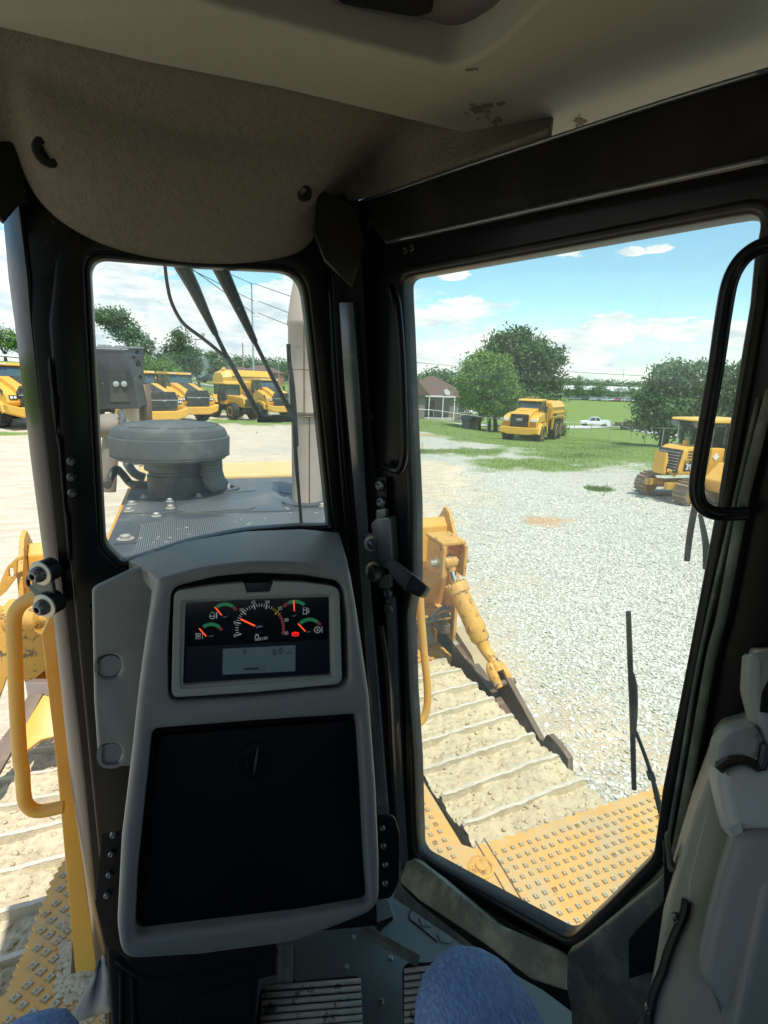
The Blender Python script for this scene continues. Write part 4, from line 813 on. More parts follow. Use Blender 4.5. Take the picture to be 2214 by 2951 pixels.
for i in range(3):
    for k_ in range(6): t_ = k_/6; P.append(hp_[i]*(1-t_)+hp_[i+1]*t_)
mb = MB()
for i in range(1, len(P)): mb.lathe(P[i], [(.044, -.006), (.054, 0), (.044, .006)], 16, P[i]-P[i-1])
mb.build('hose_rib', 'hose', AC, smooth=True)
mb = MB(); mb.lathe(hz(*c1(915, 1590), HZ), [(.085, .001), (.085, .012), (.06, .014), (.06, .001)], 32); mb.build('hose_flange', 'hood', AC, smooth=True)
# ---- exhaust stack
e0 = hz(*c1(1485, 1672), HZ)
EX = thing('exhaust_stack', None, None); EX.parent = DZ
MB().lathe(e0, [(.070, -.05), (.070, .40), (.072, .405), (.080, .41), (.082, .50), (.082, .78), (.086, .785), (.086, .80)], 40).build('exhaust_pipe', 'exh', EX, smooth=True)
MB().lathe(e0+np.array([.004, 0, 0]), [(.088, .795), (.086, .82), (.074, .90), (.058, .98), (.050, 1.03), (.050, 1.2), (.0005, 1.2)], 40).build('exhaust_cone', 'exh', EX, smooth=True)
mb = MB(); mb.tube([e0+np.array([-.030*1.0, -.078, z]) for z in (.41, .6, .78)], .003, 6); mb.tube([e0+np.array([-.005, -.070, z]) for z in (0, .2, .4)], .003, 6)
for z in (.40, .415, .60): mb.lathe(e0, [(.0815, z-.003), (.0835, z), (.0815, z+.003)], 40)
mb.build('weld_seam', 'rustst', EX, smooth=True)
mb = MB(); mb.lathe(e0, [(.085, -.001), (.118, -.001), (.118, .008), (.112, .010), (.085, .010)], 40); mb.build('stack_collar', 'hood', EX, smooth=True)
mb = MB(); mb.lathe(e0, [(.112, .0005), (.070, .0012)], 40); mb.build('stack_opening', 'matte', EX)
# ---- windshield wiper (two tapered arms, hose, blade) in front of the glass
WP = Plane((0, 1.22, 3.8), (0, -1, 0)); wi = thing('windshield_wiper', None, None); wi.parent = DZ
def wt(pts, m, name, flat=1.0, sm=3, n=8):
    mb = MB(); P_, R_ = [], []
    for x, y, w in pts: a = WP.hit(*c1(x, y)); P_.append(a); R_.append(w/2*.3207/FPX*np.dot(a-CAM, _f))
    mb.tube(P_, R_, n, sm, flat); return mb.build(name, m, wi, smooth=True)
wt([(600, -20, 118), (630, 60, 108), (720, 230, 86), (800, 400, 62), (870, 545, 40)], 'rubber', 'wiper_arm')
wt([(866, 535, 30), (930, 665, 30), (1000, 790, 34), (1060, 900, 34), (1120, 1000, 32), (1168, 1095, 34)], 'rubber', 'wiper_arm')
wt([(1150, 1115, 46), (1200, 1118, 46), (1300, 1114, 44), (1400, 1112, 50)], 'rubber', 'wiper_pivot', 1, 1)
wt([(1250, 1113, 62), (1312, 1112, 62)], 'rubber', 'pivot_sleeve', .9, 1)
wt([(850, -20, 118), (895, 85, 108), (980, 270, 84), (1060, 440, 62), (1135, 600, 42)], 'rubber', 'wiper_arm')
wt([(1130, 590, 30), (1200, 730, 28), (1260, 850, 30), (1330, 985, 34), (1395, 1100, 44)], 'rubber', 'wiper_arm')
wt([(515, -30, 22), (525, 60, 22), (540, 190, 23), (565, 310, 24), (610, 410, 24), (665, 485, 24), (780, 570, 24), (860, 635, 24), (930, 695, 24), (995, 775, 24), (1050, 880, 24), (1090, 970, 24), (1125, 1045, 24), (1180, 1095, 24), (1270, 1108, 24)], mat('grey_hose', (.16, .16, .15), .6), 'washer_hose', 1, 3)
wt([(1360, 610, 30), (1366, 780, 30)], 'rubber', 'wiper_blade', 1, 1)
wt([(1364, 700, 26), (1385, 900, 40), (1398, 1100, 44), (1412, 1300, 34)], 'dk', 'wiper_blade', 1)
wt([(1398, 1180, 22), (1412, 1400, 30), (1430, 1620, 22), (1448, 1840, 24)], 'rubber', 'wiper_blade', 1)
# ---- door wiper (right window) + second one at far right
DW = Plane(DRP.P-DRP.N*.09, DRP.N); wd = thing('door_wiper', None, None); wd.parent = DZ
def wt2(pts, name, m='rubber', flat=1.0, sm=2, conv=cS, par=None):
    mb = MB(); P_, R_ = [], []
    for x, y, w in pts:
        a = DW.hit(*conv(x, y)); P_.append(a); b = DW.hit(*conv(x+w/2, y)); R_.append(np.linalg.norm(a-b)*.85)
    mb.tube(P_, R_, 8, sm, flat); return mb.build(name, m, par or wd, smooth=True)
wt2([(1292, 706, 34), (1302, 1000, 36), (1312, 1250, 34), (1318, 1480, 34), (1324, 1706, 30)], 'wiper_blade')
wt2([(1312, 1040, 14), (1330, 1120, 28), (1334, 1250, 26), (1328, 1390, 20)], 'blade_bracket', 'dk')
wt2([(1330, 1380, 26), (1360, 1450, 24), (1400, 1560, 26), (1425, 1640, 30)], 'wiper_arm')
wt2([(1412, 1610, 58), (1426, 1655, 60)], 'arm_joint', 'cap', .6, 1)
wt2([(1425, 1640, 26), (1450, 1720, 30), (1475, 1830, 30)], 'wiper_arm', 'cap'); wt2([(1425, 1650, 20), (1456, 1790, 22), (1485, 1900, 22)], 'wiper_arm', 'rubber')
w2 = thing('door_wiper', None, None); w2.parent = DZ
DW = Plane(DRP.P-DRP.N*.07, DRP.N)
cW = crop(1600, 900, 2.7036)
wt2([(1095, 1500, 66), (1070, 1620, 64), (1045, 1780, 60), (1028, 1935, 58)], 'wiper_blade', conv=cW, par=w2)
wt2([(1130, 1570, 40), (1158, 1700, 56), (1180, 1850, 70), (1175, 2000, 60)], 'wiper_arm', 'cap', conv=cW, par=w2)
# ---- yellow grab handles and the yellow post at left
def handle(pts, D, r):
    mb = MB(); mb.tube([hy(*p, D) for p in pts], r, 16, 5); return mb.build('grab_handle', 'yelclean', DZ, smooth=True)
handle([cL(480, 480), cL(340, 515), cL(250, 545), cL(160, 625), cL(128, 740), cL(135, 1000), cL(155, 1500), cL(185, 2000), cB(190, 60), cB(203, 270), cB(228, 350), cB(290, 398), cB(380, 400), cB(540, 365)], 1.62, .0195)
handle([cS(-40, 400), cS(40, 415), cS(88, 465), cS(112, 560), cS(125, 750), cS(142, 950), cS(158, 1100), cS(160, 1230), cS(135, 1310), cS(80, 1348), cS(-20, 1345)], 2.3, .0215)
YP = Plane((0, 1.78, 2.0), (.1, -1, 0))
mb = plate('step_post', YP, [cL(385, 860), cL(500, 875), cB(600, 0), cB(810, 1720), cB(810, 1760), cB(640, 1775), cB(480, 0)], 'yelclean', DZ, thick=.035, bev=.003)
plate('post_cap', Plane(YP.P+YP.N*.006, YP.N), [cL(385, 862), cL(455, 705), cL(510, 690), cL(530, 1180), cL(425, 1165)], 'yelclean', mb, thick=.047, bev=.003)
plate('post_gasket', Plane(YP.P+YP.N*-.012, YP.N), [cL(425, 1165), cL(455, 1170), cB(508, 300), cB(620, 1400), cB(600, 1790), cB(640, 1780), cB(640, 1500), cB(520, 300), cL(470, 1180)], 'rustst', mb, thick=.02, bev=.001)
# ---- fenders with raised tread studs
FZr = 1.60
def fender(name, poly, studs_x, studs_y, lozenge, inside, sp):
    t_ = thing(name, None, None); t_.parent = DZ
    plate('tread_plate', Plane((0, 0, FZr), (0, 0, 1)), poly, 'tread', t_, thick=.012, bev=.001, local='w')
    mb, mb2 = MB(), MB(); i = 0
    y = studs_y[0]; row = 0
    while y < studs_y[1]:
        x = studs_x[0]+(sp/2 if (row % 2 and lozenge) else 0)
        while x < studs_x[1]:
            if inside(x, y):
                c = np.array([x+random.gauss(0, .0015), y+random.gauss(0, .0015), FZr]); k = 4; a0_ = 0 if lozenge else pi/4
                for r0_, r1_, h, m_ in ((.0165 if not lozenge else .020, .0120 if not lozenge else .0145, .008, mb),):
                    ri = []
                    for rr_, hh in ((r0_, 0), (r1_, h), (r1_*.68, h), (r1_*.5, .001)):
                        ri.append([c+np.array([rr_*cos(a0_+j*pi/2)*(1.15 if lozenge else 1), rr_*sin(a0_+j*pi/2), hh]) for j in range(4)])
                    m_.ring(ri, False, False)
                    if random.random() < .97: mb2.ring([[c+np.array([r1_*.95*cos(a0_+j*pi/2)*(1.15 if lozenge else 1), r1_*.95*sin(a0_+j*pi/2), h+.0006]) for j in range(4)], [c+np.array([r1_*.66*cos(a0_+j*pi/2)*(1.15 if lozenge else 1), r1_*.66*sin(a0_+j*pi/2), h+.0006]) for j in range(4)], [c+np.array([r1_*.42*cos(a0_+j*pi/2), r1_*.42*sin(a0_+j*pi/2), .002]) for j in range(4)]], False, True)
            x += sp
        y += sp*(.5 if lozenge else 1); row += 1
    mb.build('tread_studs', 'stud', t_, kind='stuff'); mb2.build('stud_wear', 'studw', t_, kind='stuff'); return t_
def saw(x0, x1, y, n, amp): # sawtooth edge
    return [(x0+(x1-x0)*i/n, y+(amp if i % 2 else -amp)) for i in range(n+1)]
fr1 = fender('fender', [(.55, .2), (2.62, .2)]+[(2.62, 1.70)]+saw(2.60, 1.24, 1.765, 36, .008)+[(1.19, 1.80), (1.19, 2.62), (.55, 2.62)], (.62, 2.6), (.35, 2.55), False,
       lambda x, y: (x > 1.30 and y < 1.73 and x < 2.57) or (x < 1.15 and y < 2.2) or (x < 1.20 and y < 1.7 and y > 1.0), .050)
mb = MB(); pts = [hz(*p, FZr) for p in (c7(440, 322), c7(520, 450), c7(640, 650))]
mb.tube([p+np.array([0, 0, .001]) for p in pts], .004, 6); mb.tube([p+np.array([-.05, 0, .001]) for p in pts], .004, 6); mb.build('fender_seam', 'rustst', fr1)
mb = MB(); c = hz(*c7(428, 447), FZr); mb.lathe(c, [(.062, .001), (.062, .005), (.050, .008), (.046, .003), (.026, .003), (.026, .014), (.012, .016), (.0005, .013)], 28); mb.build('round_cover', 'yelworn', fr1, smooth=True)
mb = MB(); c = np.array([1.3, 1.85, 1.35])
mb.hull([(1.80, 1.59), (2.6, 1.59), (2.6, 1.1), (1.80, 1.1)], 1.17, 1.19, 0); mb.box((1.3, 1.2, 1.3), (2.6, 1.0, .5)); mb.build('fender_skirt', 'dk', fr1)
lo = [hz(*cB(*p), FZr) for p in ((560, 795), (500, 885), (430, 1005), (372, 1165), (312, 1300), (255, 1470), (205, 1600), (150, 1700), (92, 1850), (45, 1960), (0, 1985), (-300, 2080))]
loj = []
for i in range(len(lo)-1):
    for k_ in range(4): t_ = k_/4; p = lo[i]*(1-t_)+lo[i+1]*t_; loj.append((p[0]+(.008 if k_ % 2 else -.006), p[1]))
poly = loj+[(-1.4, lo[-1][1]), (-1.4, .3), (-.05, .3), (-.05, 2.6), (lo[0][0], 2.65)]
def inl(x, y):
    if y > 1.72: xe = np.interp(y, [p[1] for p in lo[::-1]][1:], [p[0] for p in lo[::-1]][1:]); return x > xe+.03 and x < -.2 and y < 2.55
    return x < -.2
fl1 = fender('fender', poly, (-1.3, -.15), (.5, 2.6), True, inl, .070)
mb = MB()
for i in range(260):
    px, py = random.gauss(640, 85), random.gauss(1880, 130)
    if random.random() < .4: px, py = random.gauss(560, 40), random.gauss(1620, 90)
    c = hz(*cB(px, py), FZr+.004)
    if not inl(c[0], c[1]): continue
    r = random.uniform(.004, .013); mb.sphere(c, r, 6, 4, (random.uniform(.7, 1.5), random.uniform(.7, 1.5), random.uniform(.4, .9)))
mb.build('mud_crumbs', 'mud', fl1, kind='stuff', smooth=True)
mb = MB(); mb.hull([(.5, 1.58), (2.6, 1.58), (2.6, .6), (.5, .6)], -.30, -.28, 0); mb.box((.45, .6, 1.0), (1.1, 5.0, 1.1)); mb.build('machine_frame', 'dk', DZ)
# ---- tracks
TP, TR_, TY0, TY1, TZ = .25, .60, -1.7, 3.75, 1.20
def shoe_mesh(w, seed):
    """shoe in local coords: x along width, y along travel, z outward; grouser along the rear edge"""
    mb = MB(); nx, ny = 84, 22; rr_ = random.Random(seed); off = rr_.random()*50
    def h(x, y):
        base = 0.0
        m_ = noise.noise(Vector((x*5+off, y*9, off)))*.022+noise.noise(Vector((x*17+off, y*22, 3)))*.012+noise.noise(Vector((x*40, y*44+off, 7)))*.010+noise.noise(Vector((x*85, y*90+off, 5)))*.005
        return base+max(.004, .014+m_*1.5+(.034 if y > .045 else .008)*(.55+noise.noise(Vector((x*3+off, 0, 0)))))
    rows = []
    for j in range(ny+1):
        y = -.118+.216*j/ny; rows.append([np.array([-w/2+w*i/nx, y, h(-w/2+w*i/nx, y)]) for i in range(nx+1)])
    mb.ring(rows, False, False, closed=False)
    plate_ = MB(); plate_.box((0, -.01, -.012), (w, .235, .024))
    gm = MB()
    for _ in range(70):
        r_ = rr_.uniform(.004, .016); cx_, cy_ = rr_.uniform(-w/2+.02, w/2-.02), rr_.uniform(-.11, .085); mb.sphere((cx_, cy_, h(cx_, cy_)+r_*.15), r_, 6, 4, (rr_.uniform(.8, 1.6), rr_.uniform(.7, 1.3), rr_.uniform(.5, 1)))
    top, bt, bk_, tb = [], [], [], []
    for i in range(nx+1):
        x = -w/2+w*i/nx; wv = .008*noise.noise(Vector((x*7, off, 1)))+.004*noise.noise(Vector((x*23, off, 5))); e = .016 if i in (0, nx) else 0
        top.append((x, .098+wv, .072-e+wv*.6)); tb.append((x, .124+wv, .068-e+wv*.6)); bt.append((x, .088+wv, .0)); bk_.append((x, .130, -.02))
    gf = MB(); gf.ring([bt, top, tb, bk_], False, False, closed=False)
    for k_ in (0, nx): gf.add([bt[k_], top[k_], tb[k_], bk_[k_]], [(0, 1, 2, 3)])
    ea = [(x, y-.003-.003*noise.noise(Vector((x*30, off, 3))), z+.0005-.012*max(0, noise.noise(Vector((x*14, off, 9))))) for x, y, z in top]; eb = [(x, y, z+.002) for x, y, z in top]; ec = [(x, y+.001, z+.001) for x, y, z in tb]
    gm.ring([ea, eb, ec], False, False, closed=False); plate_.add(gf.v, gf.f)
    return mb, plate_, gm
def make_track(x0, x1, vis):
    w = x1-x0; tk = thing('track', None, None); tk.parent = DZ
    protos = []
    for s in range(5):
        a, b, c = shoe_mesh(w, s*11+3+int(x0*10)); o_ = MB(); o_.add(a.v, a.f); o_.add(b.v, b.f); me = o_.build('track_shoe', 'mudg', None, smooth=True, ang=80)
        g_ = c.build('grouser', 'mudedge', None, smooth=True, ang=50); protos.append((me, g_))
    Ls = TY1-TY0; per = 2*Ls+2*pi*TR_; n = int(round(per/TP)); used = set()
    for i in range(n):
        s = (i+.35)*per/n
        if s < Ls: p = (TY0+s, TZ); a = 0
        elif s < Ls+pi*TR_: t_ = (s-Ls)/TR_; p = (TY1+TR_*sin(t_), TR_+TR_*cos(t_)); a = -t_
        elif s < 2*Ls+pi*TR_: p = (TY1-(s-Ls-pi*TR_), 0.0); a = -pi
        else: t_ = (s-2*Ls-pi*TR_)/TR_; p = (TY0-TR_*sin(t_), TR_-TR_*cos(t_)); a = -pi-t_
        if vis == 'top' and a < -pi*.8: continue
        k_ = i % 5; me, g_ = protos[k_]
        if k_ in used: me = me.copy(); COL.objects.link(me); g_ = g_.copy(); COL.objects.link(g_)
        used.add(k_)
        # plain mesh data, sub-parts of the track: shoe and grouser
        R = Matrix.Translation(((x0+x1)/2, p[0], p[1]+ (0.004 if a == 0 else 0))) @ Matrix.Rotation(a, 4, 'X')
        for o_ in (me, g_): o_.parent = tk; o_.matrix_local = R
    mb = MB(); mb.box(((x0+x1)/2, (TY0+TY1)/2, .62), (w*.5, Ls+.2, .7)); mb.lathe(((x0+x1)/2-w*.2, TY1, .6), [(.5, 0), (.5, w*.4)], 28, (1, 0, 0)); mb.build('track_frame', 'rustst', tk)
    return tk
tkr = make_track(1.445, 2.425, 'all'); make_track(-1.46, -.48, 'all')
pv = Matrix.Translation((1.935, 2.2, 0)); tkr.matrix_local = pv @ Matrix.Rotation(radians(4.2), 4, 'Z') @ pv.inverted()
# ---- push arm, blade, tilt cylinder
PA = thing('push_arm', None, None); PA.parent = DZ
XA = 2.50
def yz(x, y, X=XA): p = hx(*c3(x, y), X); return (p[1], p[2])
arm = [yz(230, 1060), yz(310, 1060), yz(700, 1575), yz(900, 1890), yz(1100, 2130), (2.45, .80), (2.5, .55), (4.9, .45), (4.85, .95)]
MB().hull(arm, XA, XA+.10, 0).build('arm_beam', 'rustst', PA, bev=.004)
mb = MB(); a, b = hx(*c3(310, 1060), XA+.002), hx(*c3(900, 1890), XA+.002)
q = [a, b, b+np.array([.115, 0, .0]), a+np.array([.115, 0, .0])]; mb.ring([[p+np.array([0, 0, .001]) for p in q], [p+np.array([0, 0, .012]) for p in q]]); mb.build('arm_top_flange', mat('scuffed_top', (.33, .34, .29), .6, var=.25, vscale=18, dirt=.5, dirtc=(.5, .42, .28), dlo=.5), PA)
XB = XA+.075
up = [yz(740, 1375, XB), yz(790, 1400, XB), yz(1080, 1930, XB), yz(1110, 1950, XB), yz(1125, 1905, XB), yz(1150, 1895, XB), yz(1215, 1960, XB), yz(1290, 2060, XB), yz(1308, 2090, XB), yz(1310, 2200, XB), yz(1285, 2180, XB), yz(1235, 2100, XB), yz(1150, 2080, XB), yz(1040, 1990, XB), yz(800, 1660, XB), yz(720, 1480, XB)]
MB().hull(up, XB, XB+.05, 0).build('arm_lug', 'rustst', PA, bev=.004)
# brace between beam and blade
mb = MB(); mb.hull([yz(400, 1030, XB), yz(545, 1250, XB), yz(610, 1440, XB), yz(480, 1270, XB)], XB-.02, XB+.12, 0); mb.build('arm_gusset', mat('pale_worn_plate', (.42, .33, .20), .6, var=.2, dirt=.5), PA)
BLD = thing('blade', None, None); BLD.parent = DZ
BY = 4.55
prof = [(BY-.05, .12), (BY+.05, .5), (BY+.02, 1.3), (BY-.10, 1.9), (BY-.02, 2.42), (BY+.06, 2.50), (BY+.14, 2.42), (BY+.30, 1.6), (BY+.32, .8), (BY+.20, .1)]
MB().hull(prof, -1.15, 2.50, 0).build('mouldboard', 'yel', BLD, bev=.01)
for X in (-1.19, 2.50):
    e = [(BY-.30, .05), (BY-.28, 1.9), (BY-.20, 2.30), (BY-.02, 2.56), (BY+.08, 2.60), (BY+.5, 2.1), (BY+.55, .0)]
    MB().hull(e, X, X+.035, 0).build('end_plate', 'yelworn', BLD, bev=.003)
mb = MB()
for X in (-1.0, .1, 1.2): mb.box((X, BY-.10, 1.2), (.05, .35, 1.7))
mb.box((.7, BY-.12, 2.05), (3.5, .22, .03)); mb.box((.7, BY-.15, 1.55), (3.5, .30, .06)); mb.box((.7, BY-.22, .95), (3.5, .30, .40)); mb.build('blade_rib', 'yelworn', BLD, bev=.004)
mb = MB(); mb.box((1.4, BY-.25, 1.55), (2.1, .10, .02)); mb.build('blade_ledge', 'rustst', BLD)
mb = MB(); X0 = 2.28
c_ = hx(*c3(350, 500), X0)
mb.box(c_+np.array([-.11, .06, .03]), (.03, .34, .30)); mb.box(c_+np.array([.11, .06, .03]), (.03, .34, .30)); mb.box(c_+np.array([0, .10, .20]), (.25, .36, .03)); mb.build('cylinder_bracket', 'yelworn', BLD, bev=.006)
mb = MB(); mb.lathe(c_+np.array([-.20, 0, 0]), [(.035, 0), (.035, .06), (.055, .065), (.055, .08), (.03, .09), (.03, .40)], 20, (1, 0, 0)); mb.build('bracket_pin', 'zinc', BLD, smooth=True)
TC_ = thing('tilt_cylinder', None, None); TC_.parent = DZ
p0, p1_, p2_, p3_ = c_, hx(*c3(400, 680), 2.33), hx(*c3(590, 1095), 2.45), hx(*c3(755, 1400), 2.54)
MB().lathe(p0, [(.06, -.06), (.07, 0), (.06, .06)], 20, (1, 0, 0)).tube([p0, p0*.6+p1_*.4], [.055, .045], 16).build('rod_eye', 'yelworn', TC_, smooth=True)
MB().tube([p0*.7+p1_*.3, p1_+(p1_-p0)*.1], .033, 20).build('chrome_rod', 'chrome', TC_, smooth=True)
ax = (p2_-p1_); LN = np.linalg.norm(ax); ax = ax/LN
MB().lathe(p1_, [(.040, -.005), (.098, 0), (.104, .012), (.104, .085), (.093, .095), (.089, .10), (.089, LN-.10), (.095, LN-.095), (.095, LN-.055), (.088, LN-.04), (.088, LN+.02), (.075, LN+.05), (.04, LN+.075)], 36, ax).build('cylinder_barrel', 'yelworn', TC_, smooth=True, ang=30)
mb = MB()
for k_ in range(8):
    a = k_*pi/4; q_ = np.cross(ax, [0, 0, 1]); q_ /= np.linalg.norm(q_); w_ = np.cross(ax, q_); mb.lathe(p1_+(cos(a)*q_+sin(a)*w_)*.088-ax*.004, [(.015, -.012), (.015, .1)], 6, ax)
mb.build('gland_bolt', 'yelworn', TC_)
n1 = p2_+ax*.03
MB().tube([n1, n1+ax*.10, p3_-ax*.10, p3_-ax*.03], [.070, .052, .046, .055], 20, 4).build('cylinder_neck', 'yelworn', TC_, smooth=True)
for s_x in (-1, 1):
    mb = MB(); b0 = p3_-ax*.10; pts = [b0+np.array([s_x*.02, 0, 0]), b0+np.array([s_x*.062, .0, -.005])+ax*.03, p3_+np.array([s_x*.068, 0, 0])+ax*.02, p3_+np.array([s_x*.068, 0, 0])+ax*.12]
    mb.tube(pts, [.035, .038, .046, .040], 12, 4, .7); mb.build('clevis_fork', 'yelworn', TC_, smooth=True)
MB().lathe(p3_+ax*.09+np.array([-.115, 0, 0]), [(.026, 0), (.03, .01), (.03, .21), (.026, .23)], 16, (1, 0, 0)).build('clevis_pin', 'rustst', TC_, smooth=True)
mb = MB()
for dy in (0, 55):
    mb.tube([hx(*c3(*p), X) for p, X in (((350, 870+dy), 2.36), ((280, 880+dy), 2.28), ((180, 960+dy*.7), 2.20), ((80, 1030+dy*.4), 2.15), ((-40, 1050+dy*.4), 2.1))], .020, 10, 4)
mb.build('hydraulic_hose', 'cap', TC_, smooth=True)
mb = MB(); c = hx(*c3(60, 1170), 2.2); mb.lathe(c+np.array([-.25, 0, 0]), [(.10, 0), (.10, .22), (.15, .24), (.15, .34), (.11, .36), (.11, .45)], 24, (1, 0, .1)); mb.box(c+np.array([.12, .05, .08]), (.14, .2, .25)); mb.build('trunnion', 'mud', PA, bev=.006)
mb = MB(); c = hx(*c3(285, 1010), 2.42); mb.box(c, (.10, .22, .10)); mb.lathe(c+np.array([0, -.06, .05]), [(.035, 0), (.035, .05), (.02, .06)], 8); mb.build('arm_clamp', 'rustst', PA, bev=.006)
# left push arm and its cylinder end, seen past the left post
LA = thing('push_arm', None, None); LA.parent = DZ
mb = MB(); mb.hull([(2.3, .55), (4.5, .55), (4.5, 1.2), (3.2, 1.15), (2.3, 1.0)], -1.75, -1.62, 0); mb.build('arm_beam', 'rustst', LA, bev=.004)
lw = Plane((0, 4.15, 2), (0, -1, 0))
plate('arm_web', lw, rp([cL(-300, 560), cL(60, 640), cL(200, 600), cL(420, 700), cL(440, 1170), cL(260, 1320), cL(90, 1180), cL(-60, 1600), cL(-300, 1900)]), 'yelworn', LA, thick=.06, bev=.004)
plate('arm_plate', Plane((0, 3.4, 1.5), (0, -.6, .8)), [cL(230, 1700), cL(400, 1420), cL(480, 1440), cL(510, 1800), cL(380, 1830), cL(180, 1980)], 'yel', LA, thick=.03, bev=.003)
plate('arm_plate', Plane((0, 3.4, 1.5), (0, -.6, .8)), [cL(-200, 2100), cL(90, 1720), cL(260, 1420), cL(400, 1400), cL(130, 1900), cL(-100, 2300)], 'rustst', LA, thick=.03, bev=.003)
plate('arm_block', Plane((0, 3.7, 1.5), (0, -.9, .4)), [cL(230, 1300), cL(470, 1300), cL(475, 1500), cL(260, 1500)], mat('purple_grey_worn_steel', (.22, .17, .15), .6, dirt=.5), LA, thick=.2, bev=.01)
mb = MB(); c = hy(*cL(350, 700), 4.0); mb.lathe(c+np.array([-.16, 0, .03]), [(.10, 0), (.12, .01), (.12, .06), (.09, .07), (.09, .2), (.05, .22), (.05, .27)], 24, (.93, -.3, 0)); mb.build('cylinder_joint', 'yelworn', LA, smooth=True)
plate('blade_corner', Plane((0, 4.3, 2.2), (0, -1, 0)), rp([cL(-60, 560), cL(0, 380), cL(60, 240), cL(150, 150), cL(200, 140), cL(205, 175), cL(160, 180), cL(150, 340), cL(60, 460)]), 'yelworn', LA, thick=.03, bev=.003, holes=[rp([(*cL(82, 245), 6), (*cL(125, 245), 6), (*cL(125, 330), 6), (*cL(82, 330), 6)])])
# ================================================================== terrain
def azang(x): d = ray(x, 835); return atan2(d[0], d[1])
KX = [-900, -150, 0, 300, 550, 700, 900, 1100, 1280, 1450, 1600, 1800, 2600]
KD = [0, 20, 34, 42, 50, 60, 70, 85, 105, 130, 160, 220, 320, 600, 3000]
KZ = [[0, 0, .3, .5, 1.4, 3.2, 4.8, 5.2, 5.5, 5.5, 5.5, 6, 6, 6, 6],
      [0, 0, .3, .5, 1.4, 3.2, 4.8, 5.2, 5.5, 5.5, 5.5, 6, 6, 6, 6],
      [0, 0, .3, .5, 1.0, 3.0, 4.7, 5.0, 5.3, 5.5, 5.5, 6, 6, 6, 6],
      [0, 0, .2, .36, .42, .9, 2.8, 3.7, 4.0, 4.0, 4.0, 4, 4, 4, 4],
      [0, 0, .1, .15, .15, .15, .9, 2.5, 2.9, 3.0, 3.1, 3.3, 3.5, 3.5, 3.5],
      [0, 0, .05, .1, .2, .4, .8, 1.3, 1.8, 2.1, 2.3, 2.6, 3, 3.3, 3.5],
      [0, 0, 0, 0, .0, -.1, -.3, -.8, -1.2, -1.0, -.4, .6, 1.8, 2.5, 3],
      [0, 0, 0, -.25, -.65, -.9, -1.1, -1.6, -2.6, -2.9, -2.0, .2, 1.6, 2.5, 3],
      [0, 0, 0, -.25, -.65, -1.0, -1.5, -2.3, -3.2, -3.1, -2.0, .2, 1.6, 2.5, 3],
      [0, .1, .1, .0, -.5, -1.3, -2.0, -2.6, -3.1, -2.9, -1.8, .2, 1.6, 2.5, 3],
      [0, .2, .2, .1, -.4, -1.2, -2.0, -2.6, -2.9, -2.6, -1.8, .2, 1.6, 2.5, 3],
      [0, .2, .2, .1, -.4, -1.2, -2.0, -2.6, -2.9, -2.6, -1.8, .2, 1.6, 2.5, 3],
      [0, .2, .2, .1, -.4, -1.2, -2.0, -2.6, -2.9, -2.6, -1.8, .2, 1.6, 2.5, 3]]
KA = np.array([azang(x) for x in KX]); KZ = np.array(KZ, float); KDl = np.array(KD, float)
def ground_z(X, Y):
    a = math.atan2(X, Y); D = math.hypot(X, Y); a = min(max(a, KA[0]), KA[-1])
    i = min(max(int(np.searchsorted(KA, a))-1, 0), len(KA)-2); u = (a-KA[i])/(KA[i+1]-KA[i]); u = u*u*(3-2*u)
    j = min(max(int(np.searchsorted(KDl, D))-1, 0), len(KDl)-2); v = min(1, (D-KDl[j])/(KDl[j+1]-KDl[j])); v = v*v*(3-2*v)
    z = (KZ[i, j]*(1-u)+KZ[i+1, j]*u)*(1-v)+(KZ[i, j+1]*(1-u)+KZ[i+1, j+1]*u)*v
    return z
def gp(px, D):
    p = az(px, D); return np.array([p[0], p[1], ground_z(p[0], p[1])])
def gpx(px, py, D0=5, D1=400):
    """march a pixel's ray to the terrain"""
    d = ray(px, py); h = math.hypot(d[0], d[1]); D = D0
    while D < D1:
        p = CAM+d*D/h
        if p[2] < ground_z(p[0], p[1]): return np.array([p[0], p[1], ground_z(p[0], p[1])])
        D *= 1.005
    return CAM+d*D1/h
